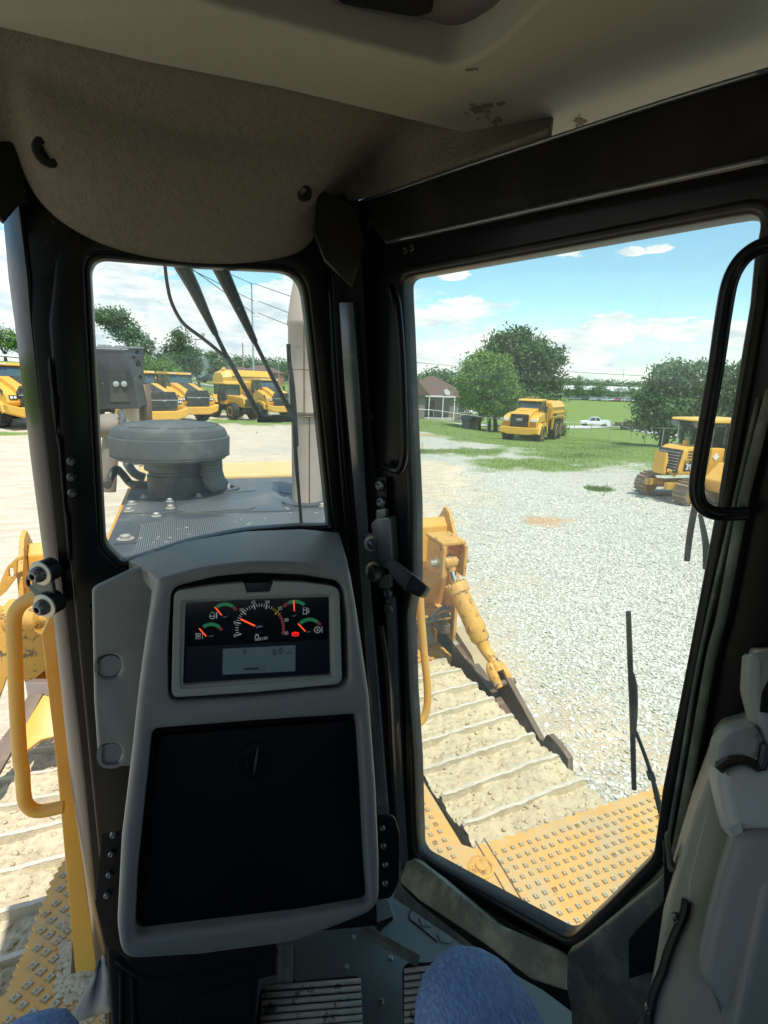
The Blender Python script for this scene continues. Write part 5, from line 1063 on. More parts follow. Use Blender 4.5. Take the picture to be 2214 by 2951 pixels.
# zone fields as vertex colours: r grass, g coarse gravel, b bare sandy dirt
def zone(X, Y):
    p = (X, Y); D = math.hypot(X, Y); a = math.atan2(X, Y); n = noise.noise(Vector((X*.09, Y*.09, 0)))*1.0+noise.noise(Vector((X*.3, Y*.3, 4)))*.6
    n2 = noise.noise(Vector((X*.8, Y*.8, 9)))
    # grass edge distance by azimuth
    ax_ = [azang(x) for x in (-200, 0, 60, 300, 550, 700, 900, 1000, 1100, 1200, 1300, 1430, 1560, 1700)]
    ge = np.interp(a, ax_, [50, 47, 47, 58, 64, 56, 40, 37, 36, 34, 31, 28, 27, 27])
    if a > ax_[-1] or a < ax_[0]: ge = 40
    g = (D-ge)/(4.0+D*.05)+n*1.3+n2*.4
    # weedy patches
    for (cx_, cy_, rx, s_, w_) in PATCH: g = max(g, 1.0-math.hypot((X-cx_)/rx, (Y-cy_)/s_)*1.15*w_+n2*.65+n*.35)
    gx = azang(905); gr = (a-gx)*9+n*.55+(1.2 if D > 9 else -.2)+np.interp(a, [azang(900), azang(1000), azang(1100), azang(1250)], [-1.6, -.7, -.2, .6]) 
    # bare wheel-worn strip close to the machine, coarse stone farther right
    lx = np.interp(Y, [2, 3.7, 5.6, 9.8, 17.7, 26], [4.0, 4.5, 5.3, 6.6, 9.6, 12.8]); gr = (X-lx)*.42+n*1.3+n2*.6
    if D > 26: gr = max(gr, 0)+n*.6
    dirt = 0
    for (cx_, cy_, rx, s_) in SAND: dirt = max(dirt, 1.15-math.hypot((X-cx_)/rx, (Y-cy_)/s_)+n2*.9)
    return g, gr, dirt
def pt(px, py): q = hz(px, py, 0); return q[0], q[1]
PATCH = [(*pt(1175, 1003), 3.6, 2.0, .8), (*pt(1250, 985), 2.4, 1.2, 1.2), (*pt(1290, 1058), .8, .8, 1.3), (*pt(1300, 962), 4, 1.4, 1), (*pt(560, 915), 5.5, 3.0, .8), (*pt(660, 915), 3, 3, 1.1), (*pt(1020, 975), 4, 2.0, 1.1), (*pt(900, 975), 2.5, 1.6, 1.1), (*pt(20, 950), 4, 1.2, 1.2)]
SAND = [(*pt(1190, 1125), 1.0, .8), (*pt(970, 938), 4.5, 1.8), (*pt(900, 928), 2.5, 1.2), (*pt(1080, 950), 4.0, 1.4)]
av = sorted(set([*np.linspace(azang(-60), azang(1720), 520), *np.linspace(azang(1720), azang(-60)+2*pi, 90)[1:-1]]))
Ds = [0.35]; 
while Ds[-1] < 3000: Ds.append(Ds[-1]*1.022+.012)
vs, fs, cols = [], [], []
for D in Ds:
    for a in av:
        X, Y = D*sin(a), D*cos(a); am = a if a < pi else a-2*pi
        z = ground_z(X, Y); inview = KA[0] < am < KA[-1]
        if D < 60: z += .035*noise.noise(Vector((X*.7, Y*.7, 0)))+.012*noise.noise(Vector((X*3, Y*3, 0)))
        g, gr, di = zone(X, Y) if D < 130 else (3.0, 0, 0)
        vs.append((X, Y, z)); cols.append((min(max(g*.25+.5, 0), 1), min(max(gr*.25+.5, 0), 1), min(max(di*.25+.5, 0) if di else 0.25, 1), 1))
na = len(av)
for i in range(len(Ds)-1):
    for j in range(na): k = (j+1) % na; fs.append((i*na+j, i*na+k, (i+1)*na+k, (i+1)*na+j))
fs.append(tuple(range(na-1, -1, -1)))
me = bpy.data.meshes.new('ground'); me.from_pydata(vs, [], [f[::-1] for f in fs]); ca = me.color_attributes.new('zone', 'FLOAT_COLOR', 'POINT'); ca.data.foreach_set('color', np.array(cols, dtype=np.float32).ravel())
me.polygons.foreach_set('use_smooth', [True]*len(me.polygons))
gm = bpy.data.materials.new('yard_ground'); gm.use_nodes = True; t = gm.node_tree; b = t.nodes['Principled BSDF']
v = N(t, 'ShaderNodeTexCoord').outputs['Object']; at = N(t, 'ShaderNodeVertexColor', layer_name='zone'); sp = N(t, 'ShaderNodeSeparateColor'); L(t, at.outputs[0], sp.inputs[0])
nA = noisen(t, v, 1.6, 8, .7); nB = noisen(t, v, 9, 6, .7); nC = noisen(t, v, 40, 4, .7)
jit = mathn(t, 'MULTIPLY', mathn(t, 'SUBTRACT', mathn(t, 'ADD', mathn(t, 'MULTIPLY', nB, .6), mathn(t, 'MULTIPLY', nA, .4)), .5), 1.1)
gmask = sstep(t, mathn(t, 'ADD', sp.outputs[0], jit), .44, .58)
rmask = sstep(t, mathn(t, 'ADD', sp.outputs[1], mathn(t, 'MULTIPLY', jit, .7)), .47, .72)
dmask = sstep(t, mathn(t, 'ADD', sp.outputs[2], mathn(t, 'MULTIPLY', jit, .9)), .50, .66)
# packed limestone screenings
vor = N(t, 'ShaderNodeTexVoronoi', feature='F1'); vor.inputs['Scale'].default_value = 26; L(t, v, vor.inputs['Vector']); vor.inputs['Randomness'].default_value = 1
vor2 = N(t, 'ShaderNodeTexVoronoi', feature='F1'); vor2.inputs['Scale'].default_value = 70; L(t, v, vor2.inputs['Vector'])
sv2 = N(t, 'ShaderNodeSeparateColor'); L(t, vor.outputs['Color'], sv2.inputs[0])
fine = mixc(t, nA, (.60, .485, .345), (.82, .70, .54)); fine = mixc(t, sstep(t, nC, .35, .7), mixc(t, 1.0, fine, (.80, .79, .76), 'MULTIPLY'), fine)
sv3 = N(t, 'ShaderNodeSeparateColor'); L(t, vor2.outputs['Color'], sv3.inputs[0]); fine = mixc(t, mathn(t, 'MULTIPLY', sstep(t, sv3.outputs[0], .6, .9), .45), fine, (.66, .64, .56))
stone = mixc(t, sv2.outputs[0], (.46, .46, .40), (.73, .73, .65)); stone = mixc(t, sstep(t, vor.outputs['Distance'], .38, .75), stone, (.26, .25, .21))
rm = N(t, 'ShaderNodeMapping'); rm.inputs['Scale'].default_value = (.8, 3.2, 1); rm.inputs['Rotation'].default_value = (0, 0, -.25); L(t, v, rm.inputs[0])
rut = sstep(t, noisen(t, rm.outputs[0], 1.0, 6, .7), .42, .60)
fine = mixc(t, mathn(t, 'MULTIPLY', rut, .5), fine, mixc(t, 1.0, fine, (.66, .63, .58), 'MULTIPLY'))
base = mixc(t, rmask, fine, stone)
base = mixc(t, dmask, base, mixc(t, nB, (.42, .25, .12), (.56, .40, .24)))
grass = mixc(t, nA, (.14, .215, .05), (.29, .37, .11)); grass = mixc(t, sstep(t, nC, .35, .65), mixc(t, 1.0, grass, (.62, .68, .62), 'MULTIPLY'), grass)
base = mixc(t, gmask, base, grass); L(t, base, b.inputs['Base Color']); b.inputs['Roughness'].default_value = .92; b.inputs['Specular IOR Level'].default_value = .2
hgt = mathn(t, 'ADD', mathn(t, 'MULTIPLY', mathn(t, 'SUBTRACT', 1.0, vor.outputs['Distance']), rmask), mathn(t, 'ADD', mathn(t, 'MULTIPLY', nC, .5), mathn(t, 'MULTIPLY', nB, .8)))
bn = N(t, 'ShaderNodeBump'); bn.inputs['Strength'].default_value = .55; bn.inputs['Distance'].default_value = .03; L(t, hgt, bn.inputs['Height']); L(t, bn.outputs[0], b.inputs['Normal'])
me.materials.append(gm); go = bpy.data.objects.new('ground', me); COL.objects.link(go); meta(go, kind='structure')
# ---- loose stones on the coarse gravel and on the worn yard
def stones(name, n, x0, x1, y0, y1, smin, smax, label, test, mcol):
    base_ = np.array([(1, 0, 0), (-1, 0, 0), (0, 1, 0), (0, -1, 0), (0, 0, 1), (0, 0, -.6), (.7, .7, .45), (-.7, .6, .4), (.6, -.7, .5), (-.6, -.7, .35)], float)
    fb = [(4, 6, 7), (4, 7, 9), (4, 9, 8), (4, 8, 6), (6, 0, 2), (6, 2, 7), (7, 2, 1), (7, 1, 9), (9, 1, 3), (9, 3, 8), (8, 3, 0), (8, 0, 6), (5, 2, 0), (5, 1, 2), (5, 3, 1), (5, 0, 3)]
    V, Fc, k = [], [], 0; tries = 0
    while k < n and tries < n*6:
        tries += 1; X = random.uniform(x0, x1); Y = random.uniform(y0, y1)
        if not test(X, Y): continue
        s = smin+(smax-smin)*random.random()**2.2; R = Matrix.Rotation(random.random()*6.28, 3, 'Z') @ Matrix.Rotation(random.gauss(0, .5), 3, 'X')
        R = np.array(R); q = base_*(1+rng.uniform(-.28, .28, base_.shape))*np.array([s, s*random.uniform(.6, 1), s*random.uniform(.45, .8)]); q = q @ R.T
        z = ground_z(X, Y)+.035*noise.noise(Vector((X*.7, Y*.7, 0)))+.012*noise.noise(Vector((X*3, Y*3, 0)))
        V.append(q+np.array([X, Y, z+s*.16])); Fc += [(a+k*10, b_+k*10, c_+k*10) for a, b_, c_ in fb]; k += 1
    me = bpy.data.meshes.new(name); me.from_pydata(np.concatenate(V).tolist(), [], Fc); me.materials.append(mcol); o = bpy.data.objects.new(name, me); COL.objects.link(o)
    return meta(o, label, 'gravel', kind='stuff')
sm_ = bpy.data.materials.new('limestone_chip'); sm_.use_nodes = True; t = sm_.node_tree; g = N(t, 'ShaderNodeNewGeometry'); b = t.nodes['Principled BSDF']
L(t, mixc(t, g.outputs['Random Per Island'], (.44, .44, .39), (.75, .75, .67)), b.inputs['Base Color']); b.inputs['Roughness'].default_value = .85
sm2 = sm_.copy(); t = sm2.node_tree
for n_ in t.nodes:
    if n_.bl_idname == 'ShaderNodeMix': n_.inputs[6].default_value = (.42, .37, .27, 1); n_.inputs[7].default_value = (.70, .66, .54, 1)
def inview(X, Y):
    a = math.atan2(X, Y); return azang(868) < a < azang(1600)
def tcoarse(X, Y):
    if not inview(X, Y) or X < 2.75: return False
    D = math.hypot(X, Y); g, gr, di = zone(X, Y)
    if D > 24: return False
    return random.random() < min(1, max(0, .3+gr*.8))*(1 if g < .2 else .15)*(1 if di < .1 else .12)*min(1, (9/max(D, 9))**1.0)
stones('coarse_gravel', 85000, 2.7, 24, 2, 22, .011, .036, 'loose grey white crushed stone covering the yard right of the bulldozer', tcoarse, sm_)
def tfine(X, Y):
    if not inview(X, Y) or X < 2.75: return False
    return random.random() < min(1, (6/max(6, math.hypot(X, Y)))**1.3)*.8
stones('fine_gravel', 22000, 2.7, 9, 2, 12, .006, .016, 'small pale limestone chips scattered beside the right track', tfine, sm2)
# ---- grass blades where weeds grow in the gravel and along the grass edge
def blades(name, n, gen, hmin, hmax, w, label):
    V, Fc = [], []
    for i in range(n):
        X, Y = gen()
        if X is None: continue
        h = random.uniform(hmin, hmax); a = random.random()*6.28; lx, ly = random.gauss(0, .35)*h, random.gauss(0, .35)*h; z = ground_z(X, Y); k = len(V)
        V += [(X-w*cos(a), Y-w*sin(a), z-.01), (X+w*cos(a), Y+w*sin(a), z-.01), (X+lx*.4+w*.6*cos(a), Y+ly*.4+w*.6*sin(a), z+h*.6), (X+lx, Y+ly, z+h)]
        Fc += [(k, k+1, k+2), (k, k+2, k+3)]
    me = bpy.data.meshes.new(name); me.from_pydata(V, [], Fc); me.materials.append(M['blade']); o = bpy.data.objects.new(name, me); COL.objects.link(o)
    return meta(o, label, 'grass', kind='stuff')
def gen_patch():
    for _ in range(20):
        cx_, cy_, rx, s_, w_ = random.choice(PATCH[:4]+PATCH[6:8]); X, Y = cx_+random.gauss(0, rx*.6), cy_+random.gauss(0, s_*.6)
        if zone(X, Y)[0] > .0: return X, Y
    return None, None
blades('weed_patch', 9000, gen_patch, .03, .12, .006, 'ragged green weeds growing through the gravel before the field')
def gen_edge():
    for _ in range(20):
        a = random.uniform(azang(880), azang(1600)); D = random.uniform(21, 60); X, Y = D*sin(a), D*cos(a)
        if zone(X, Y)[0] > .2: return X, Y
    return None, None
blades('field_grass', 26000, gen_edge,   .03, .09, .012, 'short mown grass of the field behind the water truck')
# a few single weeds
def weed(px, py, h, label):
    c = gpx(px, py); mb = MB()
    for i in range(26):
        a = random.random()*6.28; z0 = random.random()*h*.8; r = .10*h/.3*random.uniform(.5, 1.2)*(1-z0/h*.6); p = np.array([0, 0, z0]); d = np.array([cos(a), sin(a), .7]); s_ = np.array([-sin(a), cos(a), 0])*.012
        mb.add([p-s_, p+s_, p+d*r+s_*.2], [(0, 1, 2)])
    mb.tube([(0, 0, 0), (0, 0, h)], .006, 5); o = mb.build('weed_plant', 'leafm', None); o.location = c; meta(o, label, 'weed')
weed(1305, 1070, .42, 'tall single weed in the gravel, the right one of two'); weed(1272, 1062, .36, 'slender weed left of the tall weed in the gravel'); weed(1312, 1052, .2, 'low weed tuft behind the two single weeds in the gravel')
weed(912, 978, .75, 'thin dark upright stalk in the gravel near the left edge of the door window'); weed(1240, 998, .3, 'bushy dark weed at the right end of the green patch')
# ---- road, far car park, path
def ribbon(name, pts, w0, w1, z_off, m, kind='structure'):
    V = []; 
    P = []
    for i in range(len(pts)-1):
        for k in range(8): t_ = k/8; P.append(np.array(pts[i][:2])*(1-t_)+np.array(pts[i+1][:2])*t_)
    P.append(np.array(pts[-1][:2]))
    for i, p in enumerate(P):
        d = P[min(i+1, len(P)-1)]-P[max(i-1, 0)]; d /= np.linalg.norm(d); n_ = np.array([-d[1], d[0]]); w = w0+(w1-w0)*i/(len(P)-1)
        for k in range(5):
            q = p+n_*w*(k/4-.5); V.append((q[0], q[1], ground_z(*q)+z_off))
    F_ = [(i*5+k, i*5+k+1, i*5+k+6, i*5+k+5) for i in range(len(P)-1) for k in range(4)]
    mb = MB(); mb.add(V, F_); o = mb.build(name, m, None, kind=kind); return o
M['road'] = mat('pale_concrete_road', (.50, .49, .46), .85, var=.08, vscale=.5)
ribbon('road', [gpx(1480, 948), gpx(1430, 938), gpx(1370, 926), gpx(1330, 919), gp(1240, 108), gp(1100, 120), gp(960, 150)], 4.5, 5.5, .09, 'road')
ribbon('path', [gp(985, 62), gp(1010, 64), gp(1060, 72), gp(1115, 80)], 1.6, 2.2, .10, 'road')
ribbon('far_road', [gp(880, 150), gp(980, 150), gp(1090, 175)], 5, 7, .12, 'road')
# ================================================================== articulated haulers
def wheel(mb_parent, name, x, y, r, w, rim='yfar', side=1):
    o = MB(); prof = [(r*.55, -w/2), (r*.86, -w/2), (r*.96, -w*.42), (r, -w*.30), (r, w*.30), (r*.96, w*.42), (r*.86, w/2), (r*.55, w/2)]
    o.lathe((0, 0, 0), prof, 28, (1, 0, 0))
    for k in range(22):
        a = k*2*pi/22
        for s in (-1, 1):
            c = np.array([s*w*.26, r*1.0*cos(a+s*.07), r*1.0*sin(a+s*.07)]); R = np.array([[1, 0, 0], [0, cos(a), -sin(a)], [0, sin(a), cos(a)]]); o.box(c, (w*.42, .06*r/.9, .10*r/.9), R)
    ob = o.build(name, 'tyre', mb_parent, smooth=True, ang=30); ob.location = (x, y, r)
    h = MB(); s = 1 if x > 0 else -1
    h.lathe((s*w*.1, 0, 0), [(r*.54, 0), (r*.56, w*.40), (r*.50, w*.42), (r*.46, w*.2), (r*.22, w*.16), (r*.20, w*.38), (.001, w*.40)] , 24, (s, 0, 0))
    ro = h.build('rim', rim, ob, smooth=True, ang=35); return ob
def glassbox(par, c, d, name='cab_window', m='wind'):
    return MB().box(c, d).build(name, m, par)
def hauler(kind, label, loc, rz, group=None):
    """local: nose +Y, right side +X, ground z=0"""
    T = thing('articulated_hauler', label, 'dump truck', loc, rz, group)
    yl = 'yfar'
    # front chassis, bumper, fenders
    if kind == 'sloped':
        hood_ = [(2.05, 1.55), (5.05, 1.30), (5.25, 1.55), (5.18, 2.15), (4.6, 2.45), (2.9, 2.95), (2.05, 2.98)]
        MB().hull(hood_, -.95, .95, 0).build('hood', yl, T, bev=.05)
        MB().hull([(2.9, 2.965), (4.55, 2.475), (5.12, 2.20), (5.12, 2.185), (4.55, 2.455), (2.9, 2.945)], -.42, .42, 0).build('hood_top_panel', 'dk', T)
        for s in (-1, 1):
            MB().hull([(2.3, 1.35), (4.9, 1.20), (5.1, 1.5), (4.95, 1.95), (4.2, 2.25), (3.0, 2.62), (2.3, 2.70)], s*.9, s*1.52, 0).build('side_panel', yl, T, bev=.06)
            MB().hull([(4.35, 2.0), (4.60, 1.9), (4.60, 2.15), (4.35, 2.27)], s*1.50, s*1.545, 0).build('side_intake', 'dk', T)
            l_ = MB().box((s*1.18, 5.03, 1.78), (.42, .14, .26)).build('headlight', 'dk', T, bev=.02)
            for dx in (-.09, .1): MB().lathe((s*1.18+dx, 5.10, 1.78), [(.085, 0), (.07, .03), (.001, .04)], 14, (0, 1, 0)).build('lamp_lens', 'lamp', l_, smooth=True)
            MB().hull([(1.9, .85), (2.2, 1.5), (3.4, 1.75), (4.6, 1.45), (4.9, .95), (4.6, .85), (4.3, 1.2), (3.4, 1.5), (2.6, 1.3), (2.2, .8)], s*1.05, s*1.72, 0).build('fender', yl, T, bev=.03)
        MB().hull([(-.85, 1.22), (.85, 1.22), (1.02, 2.05), (.80, 2.46), (-.80, 2.46), (-1.02, 2.05)], 5.02, 5.30, 1).build('grille', 'dk', T, bev=.03)
        mb = MB()
        for k in range(11): mb.box((0, 5.315, 1.30+k*.10), (1.7 if 1.48+k*.095 < 2.1 else 1.5, .02, .022))
        mb.build('grille_slats', mat('grille_slat', (.07, .075, .08), .5), T)
        MB().box((0, 5.33, 1.92), (1.95, .03, .05)).box((0, 5.34, 1.90), (.22, .02, .10)).build('grille_bar', 'galv', T)
        MB().hull([(-1.70, 1.42), (-1.62, .86), (-.9, .62), (.9, .62), (1.62, .86), (1.70, 1.42), (.95, 1.22), (-.95, 1.22)], 4.75, 5.42, 1).build('bumper', yl, T, bev=.08)
    else:
        hood_ = [(2.0, 1.5), (4.75, 1.40), (4.95, 1.55), (4.95, 2.30), (4.80, 2.52), (3.0, 2.82), (2.0, 2.88)]
        MB().hull(hood_, -.82, .82, 0).build('hood', yl, T, bev=.06)
        MB().hull([(3.1, 2.815), (3.8, 2.71), (3.8, 2.73), (3.1, 2.835)], -.3, .3, 0).build('hood_vent', 'vent', T)
        for s in (-1, 1):
            MB().hull([(2.4, 1.30), (4.85, 1.22), (4.85, 1.95), (4.6, 2.25), (3.6, 2.45), (2.4, 2.55)], s*.80, s*1.48, 0).build('side_panel', yl, T, bev=.08)
            MB().box((s*1.14, 4.90, 1.98), (.46, .06, .26)).build('headlight', 'lamp', T, bev=.02)
            MB().box((s*1.14, 4.89, 1.60), (.46, .06, .30)).build('side_grille', mat('orange_mesh', (.35, .17, .03), .7), T)
            MB().hull([(1.7, .75), (1.95, 1.45), (2.7, 1.75), (4.1, 1.72), (4.5, 1.45), (4.9, .85), (4.55, .8), (4.15, 1.40), (2.7, 1.45), (2.2, 1.25), (2.0, .75)], s*1.0, s*1.70, 0).build('fender', yl, T, bev=.04)
        MB().box((0, 4.98, 1.95), (1.52, .12, 1.0)).build('grille_frame', 'dk', T, bev=.05)
        mb = MB()
        for k in range(12): mb.box((0, 5.045, 1.55+k*.07), (1.30, .015, .02))
        mb.build('grille_slats', mat('grille_slat', (.05, .05, .055), .5), T)
        textl('grille_badge', 'CAT', .26, 'wh', T, (0, 5.06, 2.0), (pi/2, 0, pi))
        MB().hull([(-1.62, 1.38), (-1.60, .95), (-.9, .78), (.9, .78), (1.60, .95), (1.62, 1.38)], 4.70, 5.18, 1).build('bumper', yl, T, bev=.05)
    mb = MB(); mb.box((0, 2.6, .95), (1.1, 4.2, .5)); mb.box((0, -2.2, 1.1), (1.1, 6.2, .5)); mb.lathe((-1.2, 3.35, .9), [(.16, 0), (.16, 2.4)], 12, (1, 0, 0)); mb.lathe((-1.2, -1.9, .9), [(.16, 0), (.16, 2.4)], 12, (1, 0, 0)); mb.lathe((-1.2, -3.75, .9), [(.16, 0), (.16, 2.4)], 12, (1, 0, 0)); mb.build('chassis', 'dk', T)
    # cab
    cx = -.0; cb = thing('cab', None, None); cb.parent = T; hw = .95
    if kind == 'sloped':
        MB().hull([(.55, 1.6), (2.35, 1.6), (2.75, 2.75), (2.35, 3.62), (.62, 3.62)], -hw, hw, 0).build('cab_glazing', 'wind', cb, bev=.03)
        MB().hull([(.45, 3.60), (2.55, 3.60), (2.50, 3.78), (.55, 3.80)], -hw-.06, hw+.06, 0).build('cab_roof', yl, cb, bev=.04)
        mb = MB()
        for s in (-1, 1):
            mb.tube([(s*hw, 2.76, 2.72), (s*hw, 2.38, 3.62)], .05, 6); mb.tube([(s*(hw+.01), 1.55, 1.7), (s*(hw+.01), 1.5, 3.62)], .04, 6); mb.tube([(s*hw, .6, 1.6), (s*hw, .6, 3.62)], .06, 6)
        mb.build('cab_posts', 'dk', cb)
        MB().box((0, 1.5, 1.9), (2*hw+.08, 1.9, .75)).build('cab_lower', yl, cb, bev=.04)
        mb = MB()
        for x in (-.75, -.5, .5, .75): mb.box((x, 2.58, 3.70), (.16, .06, .10))
        mb.build('roof_lamps', 'lamp', cb)
    else:
        MB().hull([(.55, 2.5), (2.15, 2.5), (2.2, 2.85), (2.05, 3.50), (.6, 3.50)], -hw, hw, 0).build('cab_glazing', 'wind', cb, bev=.03)
        MB().hull([(.4, 3.48), (2.3, 3.48), (2.25, 3.62), (.5, 3.66)], -hw-.06, hw+.06, 0).build('cab_roof', 'yfar2', cb, bev=.04)
        MB().hull([(.5, 1.3), (2.2, 1.3), (2.2, 2.6), (.5, 2.6)], -hw-.02, hw+.02, 0).build('cab_lower', yl, cb, bev=.03)
        mb = MB()
        for s in (-1, 1):
            mb.tube([(s*hw, 2.17, 2.8), (s*hw, 2.07, 3.5)], .05, 6); mb.tube([(s*hw, .6, 2.5), (s*hw, .6, 3.5)], .06, 6); mb.tube([(s*hw, 1.4, 2.5), (s*hw, 1.4, 3.5)], .03, 6)
        mb.box((0, 2.24, 3.40), (1.8, .04, .10)); mb.build('cab_posts', 'dk', cb)
    # ladders, rails, mirrors
    for s in (-1, 1):
        mb = MB(); x = s*1.42
        mb.tube([(x, 2.25, 1.6), (x, 2.2, 3.0), (x, 1.7, 3.05), (x, 1.6, 1.6)], .025, 6); mb.tube([(x+s*.12, 1.4, .6), (x+s*.12, 1.35, 2.9)], .025, 6); mb.tube([(x+s*.12, .95, .6), (x+s*.12, .95, 2.9)], .025, 6)
        for k in range(6): mb.box((x+s*.12, 1.18, .7+k*.22), (.14, .45, .03))
        mb.tube([(s*.9, 2.5, 3.2), (s*1.45, 2.75, 3.1)], .02, 6); mb.build('ladder_rail', 'dk', T, smooth=True)
        MB().box((s*1.50, 2.78, 2.85), (.26, .06, .5)).build('mirror', 'dk', T, bev=.02)
    wheel(T, 'wheel', -1.32, 3.35, .90, .68); wheel(T, 'wheel', 1.32, 3.35, .90, .68)
    for y in (-1.90, -3.75):
        for s in (-1, 1): wheel(T, 'wheel', s*1.32, y, .90, .68)
    if kind == 'tank':
        pr = [(-1.30, 1.75), (-1.55, 2.1), (-1.60, 2.95), (-1.15, 3.50), (1.15, 3.50), (1.60, 2.95), (1.55, 2.1), (1.30, 1.75)]
        rings = []
        for y, k in ((.1, 1), (-4.9, 1)): rings.append([np.array([p[0]*k, y, p[1]]) for p in pr])
        MB().ring(rings).build('water_tank', yl, T, bev=.04)
        for s in (-1, 1):
            mb = MB(); mb.hull([(-4.9, 2.95), (.05, 2.95), (.05, 3.0), (-4.9, 3.0)], s*1.58, s*1.66, 0); mb.hull([(-4.8, 2.45), (.05, 2.45), (.05, 2.53), (-4.8, 2.53)], s*1.58, s*1.67, 0); mb.hull([(-4.8, 2.12), (.05, 2.12), (.05, 2.18), (-4.8, 2.18)], s*1.56, s*1.64, 0); mb.build('tank_rib', 'yfar2', T)
            MB().hull([(-5.0, 1.1), (-4.8, 1.95), (-.7, 1.98), (-.35, 1.0), (-.25, 1.0), (-.1, 2.15), (-4.95, 2.15), (-5.1, 1.1)], s*1.42, s*1.60, 0).build('tank_fender', yl, T, bev=.02)
            MB().box((s*1.61, -.9, 2.32), (.02, .95, .26)).build('tank_decal', 'dk', T)
        MB().hull([(-.1, 1.4), (.45, 1.4), (.45, 3.35), (-.1, 3.45)], -1.35, 1.45, 0).build('tank_front', yl, T, bev=.03)
        mb = MB()
        for y in (-4.6, -3, -1.4): mb.tube([(1.1, y, 3.5), (1.1, y, 3.75)], .02, 6)
        mb.tube([(1.1, -4.6, 3.75), (1.1, -.2, 3.75)], .02, 6); mb.lathe((0, -2, 3.5), [(.35, 0), (.35, .12), (.001, .14)], 16); mb.build('tank_rail', 'yfar2', T)
    else:
        pr = [(-1.0, 1.55), (-1.70, 2.3), (-1.72, 2.95), (1.72, 2.95), (1.70, 2.3), (1.0, 1.55)]
        MB().ring([[np.array([p[0], .15, p[1]]) for p in pr], [np.array([p[0], -4.6, p[1]]) for p in pr], [np.array([p[0]*.9, -5.6, p[1]+.5]) for p in pr]]).build('dump_body', yl, T, bev=.04)
        MB().hull([(-1.72, 2.6), (1.72, 2.6), (1.6, 3.35), (-1.6, 3.35)], .12, .26, 1).build('body_headboard', yl, T, bev=.03)
        mb = MB()
        for y in np.linspace(-.3, -4.3, 6):
            for s in (-1, 1): mb.box((s*1.73, y, 2.6), (.10, .14, .68))
        mb.build('body_rib', yl, T)
    return T
def face_to(px, D, deg):
    """heading so that the nose points deg (clockwise seen from above) off the line to the camera"""
    p = gp(px, D); to = atan2(-p[0], -p[1])+radians(deg)    # azimuth of nose
    return p, -to
p, rz = face_to(268, 42.5, -26); base = hauler('sloped', 'yellow hauler with black trapezoid grille, nearest the dark guard box', tuple(p), rz, 'yellow haulers parked in a row')
p, rz = face_to(358, 48.5, -26); h2 = copy_tree(base); h2.location = p; h2.rotation_euler = (0, 0, rz); h2['label'] = 'second yellow hauler of the row, between the first hauler and the balloon-tyred tractor'
p, rz = face_to(558, 58, -26); h3 = copy_tree(base); h3.location = p; h3.rotation_euler = (0, 0, rz); h3['label'] = 'paler yellow hauler farthest right in the row, partly behind the exhaust stack'
p, rz = face_to(-3, 43, -20); h4 = copy_tree(base); h4.location = p; h4.rotation_euler = (0, 0, rz); h4['label'] = 'yellow hauler cut by the left picture edge, left of the black cab post'
p, rz = face_to(1163, 50, 14); wt_ = hauler('tank', 'yellow six-wheel water truck with boxy tank, standing on the grass before the trees', tuple(p), rz)
# yellow tank truck body standing behind, balloon tyred tractor in front of it
p, rz = face_to(540, 66, -55)
def tractor(loc, rz):
    T = thing('tractor', 'yellow tractor with black cab frame and big lugged tyres between the haulers', 'tractor', loc, rz)
    for x, y, r in ((-1.25, 0, 1.0), (1.25, 0, 1.0), (-1.05, 3.0, .75), (1.05, 3.0, .75)): wheel(T, 'wheel', x, y, r, .7 if r > .9 else .55)
    MB().hull([(1.2, 1.15), (4.0, 1.1), (4.15, 1.5), (4.0, 1.95), (2.6, 2.05), (1.2, 2.1)], -.55, .55, 0).build('hood', 'yfar', T, bev=.05)
    MB().box((0, 4.12, 1.5), (.85, .06, .65)).build('grille', 'dk', T, bev=.02)
    MB().hull([(-.6, 1.6), (1.2, 1.6), (1.3, 3.1), (-.5, 3.1)], -.75, .75, 0).build('cab_glazing', 'wind', T, bev=.03)
    MB().hull([(-.7, 3.08), (1.45, 3.08), (1.4, 3.24), (-.6, 3.26)], -.9, .9, 0).build('cab_roof', 'yfar', T, bev=.04)
    mb = MB()
    for x in (-.76, .76):
        for y in (-.58, .5, 1.28): mb.tube([(x, y-.03, 1.5), (x, y, 3.1)], .05, 6)
    mb.build('cab_posts', 'dk', T); MB().box((0, .3, 1.45), (2.3, 1.9, .35)).build('platform', 'yfar', T, bev=.03)
    for s in (-1, 1): MB().hull([(-1.0, 1.4), (-.6, 2.1), (.6, 2.15), (1.15, 1.5), (.95, 1.4), (.5, 1.98), (-.5, 1.95), (-.85, 1.4)], s*.85, s*1.6, 0).build('fender', 'yfar', T, bev=.02)
    MB().box((0, 1.4, .95), (.8, 4.4, .5)).build('chassis', 'dk', T); mb = MB(); mb.lathe((1.15, 1.2, 1.6), [(.30, 0), (.30, .9)], 12); mb.build('filter_canister', 'dk', T, smooth=True); return T
p1q, rz1 = face_to(486, 53, -30); tractor(tuple(p1q), rz1)
